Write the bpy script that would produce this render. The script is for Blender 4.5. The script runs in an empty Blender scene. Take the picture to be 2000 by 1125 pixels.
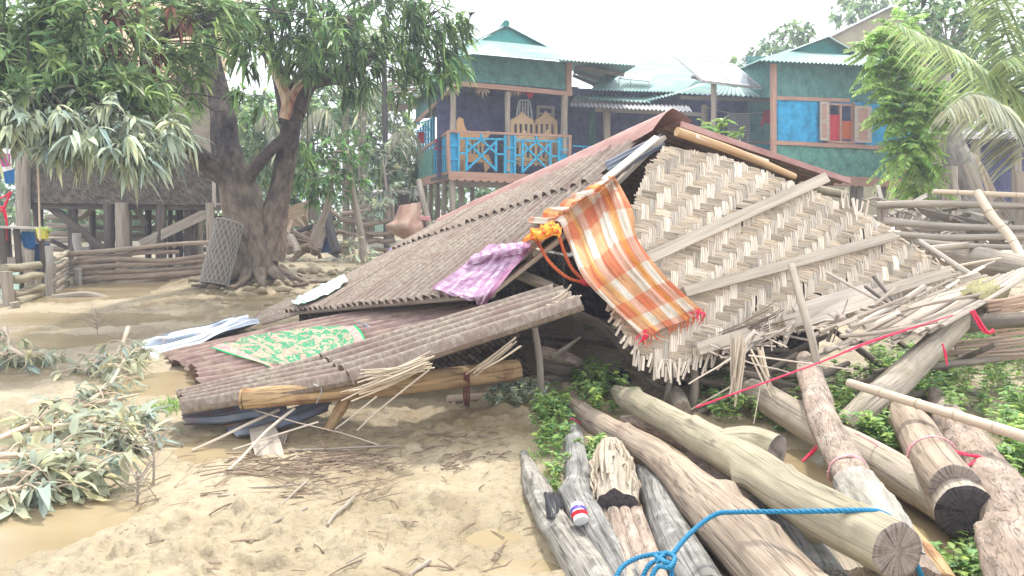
import bpy, math, random
import numpy as np
from mathutils import Vector, noise as mn
rng = np.random.default_rng(7)
random.seed(7)
C = bpy.context.scene.collection
# ---------------------------------------------------------------- camera
HAZE = 0.0045
CAM_H, PITCH, F = 1.55, math.radians(6.8), 1482.0
cd = bpy.data.cameras.new("camera"); cam = bpy.data.objects.new("camera", cd); C.objects.link(cam)
cam.location = (0, 0, CAM_H); cam.rotation_euler = (math.pi/2-PITCH, 0, 0)
cd.sensor_width = 36.0; cd.lens = 36.0*F/2000.0; cd.clip_start = 0.05; cd.clip_end = 2000
bpy.context.scene.camera = cam
# ---------------------------------------------------------------- sky and sun
SUN_EL, SUN_AZ = math.radians(60), math.radians(12)      # behind the wreck, a little to the right
w = bpy.data.worlds.new("World"); bpy.context.scene.world = w; w.use_nodes = True
nt = w.node_tree; nt.nodes.clear()
out = nt.nodes.new('ShaderNodeOutputWorld'); bg = nt.nodes.new('ShaderNodeBackground')
sky = nt.nodes.new('ShaderNodeTexSky'); sky.sky_type = 'NISHITA'; sky.sun_disc = False
sky.sun_elevation = SUN_EL; sky.sun_rotation = SUN_AZ; sky.dust_density = 4.0; sky.air_density = 1.0; sky.ozone_density = 1.0
hs = nt.nodes.new('ShaderNodeHueSaturation'); hs.inputs['Saturation'].default_value = 0.42
hs.inputs['Value'].default_value = 1.0
# thin bright cloud veil over the whole sky
tc = nt.nodes.new('ShaderNodeTexCoord'); no = nt.nodes.new('ShaderNodeTexNoise'); no.inputs['Scale'].default_value = 2.2
no.inputs['Detail'].default_value = 6
mr = nt.nodes.new('ShaderNodeMapRange'); mr.inputs[1].default_value = 0.3; mr.inputs[2].default_value = 0.7
mr.inputs[3].default_value = 0.45; mr.inputs[4].default_value = 0.9
mx = nt.nodes.new('ShaderNodeMixRGB'); mx.inputs[2].default_value = (10.5, 10.9, 11.6, 1)
nt.links.new(tc.outputs['Generated'], no.inputs['Vector']); nt.links.new(no.outputs['Fac'], mr.inputs[0])
nt.links.new(mr.outputs[0], mx.inputs[0]); nt.links.new(sky.outputs[0], hs.inputs['Color'])
nt.links.new(hs.outputs[0], mx.inputs[1]); nt.links.new(mx.outputs[0], bg.inputs['Color'])
bg.inputs['Strength'].default_value = 0.14
nt.links.new(bg.outputs[0], out.inputs[0])
sd = bpy.data.lights.new("sun", 'SUN'); sd.energy = 2.5; sd.angle = math.radians(4); sd.color = (1.0, 0.96, 0.88)
so = bpy.data.objects.new("sun", sd); C.objects.link(so)
sdir = Vector((math.sin(SUN_AZ)*math.cos(SUN_EL), math.cos(SUN_AZ)*math.cos(SUN_EL), math.sin(SUN_EL)))
so.rotation_euler = sdir.to_track_quat('Z', 'Y').to_euler(); so.location = (0, 0, 30)
sc = bpy.context.scene
sc.view_settings.view_transform = 'Standard'; sc.view_settings.look = 'None'
sc.view_settings.exposure = 0.95; sc.view_settings.gamma = 1.0
sc.render.engine = 'CYCLES'
sc.cycles.max_bounces = 6; sc.cycles.transparent_max_bounces = 6; sc.cycles.use_denoising = True
# ---------------------------------------------------------------- from photo pixels to places
O = np.array([0, 0, CAM_H])
def ray(px, py):
    r = (px-1000)/F; u = (562.5-py)/F; c, s = math.cos(PITCH), math.sin(PITCH)
    return np.array([r, c+u*s, -s+u*c])
def P(px, py, Y):
    d = ray(px, py); return O + d*(Y/d[1])
def Z(px, py, z=0.0):
    d = ray(px, py); return O + d*((z-CAM_H)/d[2])
def G(px, py): return Z(px, py, 0.0)
def pxm(Y): return Y/F                                   # metres per pixel at depth Y
class Plane:
    """a plane in the world; self(px,py,off) is the point seen there, off metres towards the viewer"""
    def __init__(s, a, b, c):
        a, b, c = map(np.asarray, (a, b, c)); n = np.cross(b-a, c-a); n = n/np.linalg.norm(n)
        if np.dot(n, O-a) < 0: n = -n
        s.o = a; s.n = n
    def __call__(s, px, py, off=0.0):
        d = ray(px, py); t = np.dot(s.o+s.n*off-O, s.n)/np.dot(d, s.n); return O+d*t
def vplane(a, b): return Plane(a, b, np.asarray(a)+np.array([0, 0, 1.0]))
# ---------------------------------------------------------------- materials
def new_mat(name):
    m = bpy.data.materials.new(name); m.use_nodes = True; t = m.node_tree
    b = t.nodes['Principled BSDF']; return m, t, b
def N(t, typ, **kw):
    n = t.nodes.new(typ)
    for k, v in kw.items():
        if k.startswith('i_'): n.inputs[int(k[2:]) if k[2:].isdigit() else k[2:]].default_value = v
        else: setattr(n, k, v)
    return n
def ramp(t, stops):
    r = t.nodes.new('ShaderNodeValToRGB'); e = r.color_ramp.elements
    while len(e) < len(stops): e.new(0.5)
    for x, (p, c) in zip(e, stops): x.position = p; x.color = (*c, 1) if len(c) == 3 else c
    return r
def mat(name, stops, scale=(6, 6, 6), detail=6, rough=0.85, bump=0.3, bscale=None, coord='gc', spec=0.25, blotch=None, metal=0.0, dist=0.02, transl=None, crack=None):
    """noise-coloured surface; gc is a per-vertex local coordinate (metres, z along the grain); Col multiplies"""
    m, t, b = new_mat(name); L = t.links.new
    if coord == 'gc': src = N(t, 'ShaderNodeAttribute', attribute_name='gc').outputs['Vector']
    else: src = N(t, 'ShaderNodeTexCoord').outputs['Object']
    mp = N(t, 'ShaderNodeMapping'); mp.inputs['Scale'].default_value = scale; L(src, mp.inputs[0])
    no = N(t, 'ShaderNodeTexNoise', i_Scale=1.0, i_Detail=detail, i_Roughness=0.6); L(mp.outputs[0], no.inputs['Vector'])
    r = ramp(t, stops); L(no.outputs['Fac'], r.inputs[0]); col = r.outputs[0]
    if blotch:                                            # (colour, scale, lo, hi): patches of dirt, moss or rust
        bc, bs, lo, hi = blotch
        n2 = N(t, 'ShaderNodeTexNoise', i_Scale=bs, i_Detail=5.0, i_Roughness=0.65); L(src, n2.inputs['Vector'])
        mr = N(t, 'ShaderNodeMapRange'); mr.inputs[1].default_value = lo; mr.inputs[2].default_value = hi; L(n2.outputs['Fac'], mr.inputs[0])
        mx = N(t, 'ShaderNodeMixRGB'); mx.inputs[2].default_value = (*bc, 1); L(mr.outputs[0], mx.inputs[0]); L(col, mx.inputs[1]); col = mx.outputs[0]
    if crack:                                             # (scale, depth): long drying cracks along the grain
        m4 = N(t, 'ShaderNodeMapping'); m4.inputs['Scale'].default_value = crack[0]; L(src, m4.inputs[0])
        n5 = N(t, 'ShaderNodeTexNoise', i_Scale=1.0, i_Detail=3.0, i_Roughness=0.5); L(m4.outputs[0], n5.inputs['Vector'])
        r5 = ramp(t, [(0.455, (1, 1, 1)), (0.485, (crack[1],)*3), (0.5, (1, 1, 1)), (0.60, (1, 1, 1)), (0.625, (crack[1],)*3), (0.64, (1, 1, 1))]); L(n5.outputs['Fac'], r5.inputs[0])
        m5 = N(t, 'ShaderNodeMixRGB', blend_type='MULTIPLY'); m5.inputs[0].default_value = 1.0; L(col, m5.inputs[1]); L(r5.outputs[0], m5.inputs[2]); col = m5.outputs[0]
    at = N(t, 'ShaderNodeAttribute', attribute_name='Col')
    mu = N(t, 'ShaderNodeMixRGB', blend_type='MULTIPLY'); mu.inputs[0].default_value = 1.0
    L(col, mu.inputs[1]); L(at.outputs['Color'], mu.inputs[2]); L(mu.outputs[0], b.inputs['Base Color'])
    b.inputs['Roughness'].default_value = rough; b.inputs['Specular IOR Level'].default_value = spec; b.inputs['Metallic'].default_value = metal
    if bump:
        bs = bscale or scale
        m2 = N(t, 'ShaderNodeMapping'); m2.inputs['Scale'].default_value = bs; L(src, m2.inputs[0])
        n3 = N(t, 'ShaderNodeTexNoise', i_Scale=1.0, i_Detail=8.0, i_Roughness=0.65); L(m2.outputs[0], n3.inputs['Vector'])
        bp = N(t, 'ShaderNodeBump', i_Strength=bump, i_Distance=dist); L(n3.outputs['Fac'], bp.inputs['Height']); L(bp.outputs[0], b.inputs['Normal'])
    if transl:
        o = t.nodes['Material Output']; tr = N(t, 'ShaderNodeBsdfTranslucent'); L(mu.outputs[0], tr.inputs['Color'])
        ms = N(t, 'ShaderNodeMixShader'); ms.inputs[0].default_value = transl
        L(b.outputs[0], ms.inputs[1]); L(tr.outputs[0], ms.inputs[2]); L(ms.outputs[0], o.inputs[0])
    return m
def g3(r, g, b, k): return (r*k, g*k, b*k)
def wood(name, c, lo=0.55, hi=1.25, s=30, along=2.2, bump=0.5, rough=0.9, blotch=None, dist=0.012, crack=None):
    return mat(name, [(0.28, g3(*c, lo)), (0.5, c), (0.72, g3(*c, hi))], (s, s, along), 7, rough, bump, (s*1.6, s*1.6, along*1.4), blotch=blotch, dist=dist, crack=crack)
M = {}
M['log'] = wood('log_wood', (0.36, 0.285, 0.215), 0.5, 1.3, 26, 1.6, 0.9, blotch=((0.27, 0.20, 0.15), 5.5, 0.5, 0.72), crack=((24, 24, 0.7), 0.42))
M['log_pale'] = wood('log_pale_wood', (0.41, 0.35, 0.275), 0.55, 1.25, 22, 1.3, 0.8, blotch=((0.30, 0.26, 0.18), 5.0, 0.5, 0.75), crack=((24, 24, 0.6), 0.5))
M['log_green'] = wood('log_lichen_wood', (0.35, 0.305, 0.215), 0.6, 1.2, 14, 1.5, 0.7, blotch=((0.27, 0.25, 0.16), 6.0, 0.48, 0.72), crack=((22, 22, 0.55), 0.5))
M['log_grey'] = wood('log_grey_wood', (0.225, 0.215, 0.195), 0.4, 1.4, 30, 3.0, 0.9, blotch=((0.36, 0.355, 0.33), 11.0, 0.5, 0.68), crack=((26, 26, 0.8), 0.35))
M['log_dark'] = wood('log_dark_wood', (0.20, 0.165, 0.13), 0.45, 1.5, 26, 2.0, 0.9, blotch=((0.38, 0.32, 0.24), 5, 0.55, 0.8))
M['log_bark'] = wood('log_bark_brown', (0.33, 0.255, 0.20), 0.4, 1.35, 20, 5.0, 1.0, blotch=((0.50, 0.43, 0.36), 7, 0.5, 0.75), dist=0.02, crack=((28, 28, 4), 0.4))
M['cut'] = wood('cut_wood', (0.25, 0.20, 0.165), 0.6, 1.25, 55, 0.3, 0.6, blotch=((0.36, 0.30, 0.25), 6, 0.48, 0.7), crack=((1.2, 1, 1.7), 0.4))
M['cut_black_hollow_shade'] = wood('cut_wood_hollow_shade', (0.075, 0.062, 0.062), 0.5, 1.5, 50, 0.3, 0.6, crack=((1.2, 1, 1.7), 0.25))
M['beam'] = wood('beam_wood', (0.43, 0.29, 0.15), 0.55, 1.35, 26, 1.0, 0.6, blotch=((0.27, 0.135, 0.07), 4.5, 0.5, 0.66), crack=((12, 12, 1.0), 0.45))
M['plank'] = wood('plank_wood', (0.47, 0.41, 0.34), 0.6, 1.2, 40, 1.6, 0.5)
M['plank_grey'] = wood('plank_grey_wood', (0.40, 0.37, 0.33), 0.55, 1.25, 40, 1.6, 0.6)
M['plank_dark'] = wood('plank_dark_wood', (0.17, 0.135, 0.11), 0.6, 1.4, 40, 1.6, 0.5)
M['bamboo'] = wood('bamboo_dry', (0.52, 0.42, 0.31), 0.75, 1.15, 45, 1.2, 0.3, 0.6)
M['splint'] = wood('bamboo_splint', (0.60, 0.51, 0.40), 0.5, 1.2, 160, 3.0, 0.35, 0.75, dist=0.004)
M['gap_shade'] = wood('weave_gap_shade', (0.17, 0.145, 0.115), 0.55, 1.5, 70, 3.0, 0.3, 0.85, dist=0.004)  # dark tone painting the shade seen through the weave gaps
M['slat'] = wood('bamboo_slat_grey', (0.46, 0.405, 0.345), 0.6, 1.2, 120, 2.5, 0.35, 0.8, dist=0.004)
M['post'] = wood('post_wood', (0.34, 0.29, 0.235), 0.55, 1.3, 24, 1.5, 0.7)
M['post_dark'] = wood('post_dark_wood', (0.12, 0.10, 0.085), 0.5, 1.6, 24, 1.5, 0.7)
M['trim'] = wood('trim_brown_paint', (0.43, 0.255, 0.185), 0.7, 1.2, 24, 1.4, 0.25, 0.7)
M['furn'] = wood('furniture_wood', (0.62, 0.36, 0.17), 0.75, 1.2, 30, 1.2, 0.2, 0.5)
M['furn_pale'] = wood('furniture_pale_wood', (0.66, 0.46, 0.26), 0.75, 1.15, 30, 1.2, 0.2, 0.5)
M['rust'] = mat('rusty_iron_mud', [(0.34, (0.19, 0.14, 0.11)), (0.5, (0.265, 0.215, 0.17)), (0.62, (0.35, 0.295, 0.235))], (40, 40, 30), 8, 0.8, 0.16, (50, 50, 40), blotch=((0.205, 0.135, 0.11), 2.4, 0.47, 0.68), dist=0.005)
M['rust_red'] = mat('rusty_iron_red', [(0.3, (0.13, 0.08, 0.07)), (0.5, (0.235, 0.155, 0.13)), (0.7, (0.33, 0.255, 0.21))], (14, 14, 5), 8, 0.75, 0.15, (50, 50, 30), blotch=((0.33, 0.25, 0.19), 3.5, 0.5, 0.7), dist=0.006)
M['ridge'] = mat('ridge_cap_iron', [(0.3, (0.27, 0.135, 0.12)), (0.5, (0.36, 0.205, 0.175)), (0.7, (0.44, 0.29, 0.25))], (10, 10, 4), 7, 0.7, 0.25, (40, 40, 20), dist=0.005)
M['tin'] = mat('silver_tin', [(0.38, (0.06, 0.075, 0.10)), (0.5, (0.20, 0.235, 0.28)), (0.62, (0.46, 0.50, 0.56))], (9, 9, 1.2), 6, 0.35, 0.25, (30, 30, 5), metal=0.85, blotch=((0.33, 0.25, 0.18), 4, 0.58, 0.72), dist=0.006)
M['tin_dark'] = mat('grey_tin', [(0.35, (0.10, 0.11, 0.14)), (0.5, (0.20, 0.22, 0.26)), (0.65, (0.34, 0.35, 0.38))], (8, 8, 2), 6, 0.5, 0.25, (30, 30, 8), metal=0.4, blotch=((0.24, 0.13, 0.10), 3, 0.5, 0.7), dist=0.006)
M['green_roof'] = mat('green_roof_iron', [(0.36, (0.15, 0.30, 0.27)), (0.5, (0.23, 0.39, 0.345)), (0.66, (0.35, 0.46, 0.415))], (0.8, 0.8, 2.5), 7, 0.5, 0.1, blotch=((0.46, 0.30, 0.24), 0.9, 0.58, 0.74), dist=0.005)
M['green_dark'] = mat('green_gable_paint', [(0.3, (0.03, 0.16, 0.14)), (0.6, (0.05, 0.23, 0.20))], (3, 3, 3), 5, 0.7, 0.1)
M['shed_iron'] = mat('plain_shed_iron', [(0.35, (0.26, 0.25, 0.26)), (0.5, (0.42, 0.40, 0.39)), (0.65, (0.55, 0.53, 0.50))], (3, 3, 3), 7, 0.5, 0.2, dist=0.004)
def woven_paint(name, c1, c2, sc=7.0, bump=0.5, dirt=None):
    m, t, b = new_mat(name); L = t.links.new
    src = N(t, 'ShaderNodeAttribute', attribute_name='gc').outputs['Vector']
    sx = N(t, 'ShaderNodeSeparateXYZ'); L(src, sx.inputs[0]); cb = N(t, 'ShaderNodeCombineXYZ'); L(sx.outputs[0], cb.inputs[0]); L(sx.outputs[2], cb.inputs[1])
    mp = N(t, 'ShaderNodeMapping'); mp.inputs['Rotation'].default_value = (0, 0, math.radians(42)); L(cb.outputs[0], mp.inputs[0])
    br = N(t, 'ShaderNodeTexBrick', i_Scale=sc); br.offset = 0.5; br.inputs['Color1'].default_value = (*c1, 1); br.inputs['Color2'].default_value = (*c2, 1)
    br.inputs['Mortar'].default_value = (*g3(*c1, 0.55), 1); br.inputs['Mortar Size'].default_value = 0.03; br.inputs['Mortar Smooth'].default_value = 0.6
    L(mp.outputs[0], br.inputs['Vector'])
    no = N(t, 'ShaderNodeTexNoise', i_Scale=3.5, i_Detail=6.0, i_Roughness=0.7); L(src, no.inputs['Vector'])
    r = ramp(t, [(0.32, (0.52, 0.52, 0.52)), (0.48, (0.95, 0.95, 0.95)), (0.70, (1.35, 1.33, 1.28))]); L(no.outputs['Fac'], r.inputs[0])
    mu = N(t, 'ShaderNodeMixRGB', blend_type='MULTIPLY'); mu.inputs[0].default_value = 1; L(br.outputs['Color'], mu.inputs[1]); L(r.outputs[0], mu.inputs[2])
    col = mu.outputs[0]
    if dirt:
        n2 = N(t, 'ShaderNodeTexNoise', i_Scale=9.0, i_Detail=6.0); L(src, n2.inputs['Vector'])
        mr = N(t, 'ShaderNodeMapRange'); mr.inputs[1].default_value = 0.56; mr.inputs[2].default_value = 0.75; L(n2.outputs['Fac'], mr.inputs[0])
        mx = N(t, 'ShaderNodeMixRGB'); mx.inputs[2].default_value = (*dirt, 1); L(mr.outputs[0], mx.inputs[0]); L(col, mx.inputs[1]); col = mx.outputs[0]
    L(col, b.inputs['Base Color']); b.inputs['Roughness'].default_value = 0.8; b.inputs['Specular IOR Level'].default_value = 0.2
    bp = N(t, 'ShaderNodeBump', i_Strength=bump, i_Distance=0.02); L(br.outputs['Fac'], bp.inputs['Height']); bp.invert = True; L(bp.outputs[0], b.inputs['Normal'])
    return m
M['green_wall'] = woven_paint('green_woven_paint', (0.10, 0.285, 0.225), (0.14, 0.35, 0.28), 6.0, dirt=(0.26, 0.42, 0.36))
M['teal_wall'] = woven_paint('dull_green_woven_paint', (0.095, 0.235, 0.215), (0.115, 0.27, 0.245), 6.0, 0.25, dirt=(0.20, 0.30, 0.28))
M['blue_wall'] = woven_paint('blue_woven_paint', (0.03, 0.33, 0.60), (0.05, 0.39, 0.66), 6.0, 0.3, dirt=(0.12, 0.44, 0.66))
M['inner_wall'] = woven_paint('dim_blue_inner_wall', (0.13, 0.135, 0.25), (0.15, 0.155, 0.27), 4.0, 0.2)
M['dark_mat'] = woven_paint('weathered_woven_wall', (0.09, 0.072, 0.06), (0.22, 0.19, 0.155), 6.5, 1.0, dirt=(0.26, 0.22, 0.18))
M['pale_mat'] = woven_paint('pale_woven_wall', (0.40, 0.35, 0.28), (0.50, 0.45, 0.37), 9.0, 0.6)
M['cream'] = mat('cream_gable', [(0.3, (0.33, 0.27, 0.17)), (0.6, (0.46, 0.40, 0.27))], (2, 2, 2), 6, 0.9, 0.1)
def flat(name, c, rough=0.6, spec=0.3, var=0.15, s=8, metal=0.0, transl=None, bump=0.1):
    return mat(name, [(0.3, g3(*c, 1-var)), (0.7, g3(*c, 1+var))], (s, s, s), 5, rough, bump, spec=spec, metal=metal, transl=transl, dist=0.005)
M['blue_rail'] = flat('blue_rail_paint', (0.035, 0.36, 0.58), 0.55, var=.3, s=14)
M['blue_panel'] = flat('blue_panel_paint', (0.02, 0.26, 0.46), 0.6, var=0.4, s=5)
M['white'] = flat('white_paint', (0.78, 0.78, 0.78), 0.5)
M['red'] = flat('red_cloth', (0.55, 0.02, 0.035), 0.9, transl=0.2)
M['pink_red'] = flat('pink_red_cloth', (0.62, 0.06, 0.08), 0.9, transl=0.25)
M['orange'] = flat('orange_cloth', (0.60, 0.14, 0.05), 0.9, transl=0.25)
M['dull_red'] = flat('dull_red_tie', (0.22, 0.07, 0.06), 0.8)
M['red_string'] = flat('red_raffia', (0.72, 0.03, 0.09), 0.45, var=0.25, s=60)
M['pink_string'] = flat('pale_raffia', (0.80, 0.40, 0.42), 0.45, var=0.3, s=60)
M['blue_rope'] = flat('blue_nylon', (0.01, 0.17, 0.31), 0.6, var=0.3, s=300, spec=0.4)
M['red_plastic'] = flat('red_plastic', (0.65, 0.02, 0.05), 0.35)
M['yellow'] = flat('yellow_plastic', (0.60, 0.55, 0.10), 0.5)
M['blue_cloth'] = flat('blue_cloth', (0.02, 0.16, 0.42), 0.85)
M['black'] = flat('black_plastic', (0.03, 0.03, 0.035), 0.4)
M['navy'] = flat('navy_plastic', (0.02, 0.05, 0.13), 0.45)
M['sack'] = mat('white_sack', [(0.3, (0.26, 0.235, 0.19)), (0.6, (0.42, 0.395, 0.34))], (30, 30, 6), 5, 0.8, 0.8, (40, 40, 14), dist=0.02)
M['tarp'] = mat('brown_tarp', [(0.35, (0.30, 0.16, 0.115)), (0.5, (0.40, 0.255, 0.19)), (0.62, (0.46, 0.34, 0.27))], (2.2, 2.2, 2.2), 5, 0.85, 0.4, (9, 9, 9))
M['mint'] = mat('pale_green_cloth', [(0.3, (0.34, 0.52, 0.40)), (0.6, (0.62, 0.78, 0.66))], (20, 20, 20), 5, 0.9, 0.4)
M['solar'] = flat('solar_panel_glass', (0.36, 0.38, 0.42), 0.25, 0.6, 0.05)
M['foil'] = flat('dusty_metal', (0.55, 0.55, 0.54), 0.4, 0.5)
M['wire'] = flat('grey_wire', (0.36, 0.34, 0.31), 0.5, 0.4)
M['string'] = flat('pale_rope', (0.62, 0.50, 0.38), 0.8)
M['husk'] = wood('corn_husk', (0.52, 0.40, 0.30), 0.6, 1.2, 40, 4, 0.4)
M['thatch'] = wood('dry_thatch', (0.50, 0.37, 0.24), 0.5, 1.3, 30, 2, 0.6)
M['bark'] = mat('mango_bark', [(0.3, (0.035, 0.028, 0.03)), (0.5, (0.085, 0.068, 0.062)), (0.68, (0.17, 0.135, 0.11))], (9, 9, 4), 9, 0.95, 1.0, (18, 18, 9), dist=0.04)
M['bark_mud'] = mat('mango_bark_muddy', [(0.3, (0.115, 0.085, 0.065)), (0.48, (0.23, 0.175, 0.13)), (0.66, (0.36, 0.285, 0.21))], (8, 8, 5), 9, 0.95, 1.0, (18, 18, 9), dist=0.04)
def flood_bark():
    m, t, b = new_mat('mango_bark_flood_line'); L = t.links.new
    src = N(t, 'ShaderNodeAttribute', attribute_name='gc').outputs['Vector']; mp = N(t, 'ShaderNodeMapping'); mp.inputs['Scale'].default_value = (9, 9, 4); L(src, mp.inputs[0])
    n1 = N(t, 'ShaderNodeTexNoise', i_Scale=1.0, i_Detail=9.0, i_Roughness=0.65); L(mp.outputs[0], n1.inputs['Vector'])
    ra = ramp(t, [(0.34, (0.035, 0.028, 0.03)), (0.5, (0.085, 0.068, 0.062)), (0.66, (0.17, 0.135, 0.11))]); rb = ramp(t, [(0.34, (0.115, 0.085, 0.065)), (0.48, (0.22, 0.17, 0.128)), (0.64, (0.33, 0.262, 0.195))]); L(n1.outputs['Fac'], ra.inputs[0]); L(n1.outputs['Fac'], rb.inputs[0])
    ge = N(t, 'ShaderNodeNewGeometry'); sz = N(t, 'ShaderNodeSeparateXYZ'); L(ge.outputs['Position'], sz.inputs[0])
    n2 = N(t, 'ShaderNodeTexNoise', i_Scale=1.6, i_Detail=8.0, i_Roughness=0.7); L(ge.outputs['Position'], n2.inputs['Vector'])
    ad = N(t, 'ShaderNodeMath', operation='MULTIPLY_ADD'); L(n2.outputs['Fac'], ad.inputs[0]); ad.inputs[1].default_value = 2.6; L(sz.outputs[2], ad.inputs[2])
    mr = N(t, 'ShaderNodeMapRange'); mr.inputs[1].default_value = 2.5; mr.inputs[2].default_value = 3.5; L(ad.outputs[0], mr.inputs[0])
    mx = N(t, 'ShaderNodeMixRGB'); L(mr.outputs[0], mx.inputs[0]); L(rb.outputs[0], mx.inputs[1]); L(ra.outputs[0], mx.inputs[2]); L(mx.outputs[0], b.inputs['Base Color']); b.inputs['Roughness'].default_value = .95; b.inputs['Specular IOR Level'].default_value = .2
    m2 = N(t, 'ShaderNodeMapping'); m2.inputs['Scale'].default_value = (20, 20, 9); L(src, m2.inputs[0]); n3 = N(t, 'ShaderNodeTexNoise', i_Scale=1.0, i_Detail=9.0, i_Roughness=0.7); L(m2.outputs[0], n3.inputs['Vector']); bp = N(t, 'ShaderNodeBump', i_Strength=1.0, i_Distance=.05); L(n3.outputs['Fac'], bp.inputs['Height']); L(bp.outputs[0], b.inputs['Normal'])
    return m
M['bark_mud'] = flood_bark(); M['bark'] = M['bark_mud']
M['bare'] = mat('stripped_wood', [(0.35, (0.22, 0.09, 0.05)), (0.47, (0.45, 0.30, 0.20)), (0.6, (0.58, 0.45, 0.33))], (7, 7, 3), 6, 0.9, 0.5)
M['palm_trunk'] = mat('palm_trunk_bark', [(0.35, (0.15, 0.14, 0.10)), (0.6, (0.33, 0.31, 0.23))], (5, 5, 14), 6, 0.9, 0.5)
M['dark_trunk'] = wood('dark_trunk_bark', (0.085, 0.075, 0.07), 0.6, 1.6, 18, 3, 0.6)
M['stump'] = mat('old_trunk_bark', [(0.3, (0.12, 0.105, 0.095)), (0.5, (0.24, 0.21, 0.185)), (0.68, (0.36, 0.32, 0.27))], (6, 6, 2.5), 9, 0.95, 1.0, (12, 12, 6), dist=0.06)
def leafmat(name, c, tr=0.35, rough=0.45, var=0.3, spec=0.35):
    return mat(name, [(0.3, g3(*c, 1-var)), (0.7, g3(*c, 1+var))], (3, 3, 3), 3, rough, 0, spec=spec, transl=tr)
M['leaf'] = leafmat('mango_leaf', (0.25, 0.36, 0.15), 0.48, 0.36)
M['leaf_deep'] = leafmat('mango_leaf_deep', (0.16, 0.265, 0.09), 0.5, 0.34)
M['leaf_dust'] = leafmat('mango_leaf_mud_dusted', (0.36, 0.41, 0.29), 0.3, 0.7)
M['leaf_dry'] = leafmat('dried_leaf', (0.20, 0.085, 0.06), 0.25, 0.8)
M['leaf_shrub'] = leafmat('shrub_leaf', (0.15, 0.29, 0.09), 0.42, 0.45)
M['leaf_far'] = leafmat('far_leaf', (0.25, 0.36, 0.16), 0.42, 0.5)
M['leaf_fern'] = leafmat('feathery_leaf', (0.30, 0.47, 0.15), 0.45, 0.45)
M['leaf_palm'] = leafmat('palm_leaf', (0.33, 0.41, 0.19), 0.4, 0.4)
M['leaf_palm_dust'] = leafmat('palm_leaf_dusty', (0.43, 0.44, 0.32), 0.3, 0.6)
M['leaf_weed'] = leafmat('weed_leaf', (0.30, 0.45, 0.14), 0.45, 0.45)
M['leaf_muddy'] = leafmat('fallen_leaf_muddy', (0.41, 0.435, 0.315), 0.35, 0.8, spec=0.15)
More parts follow.
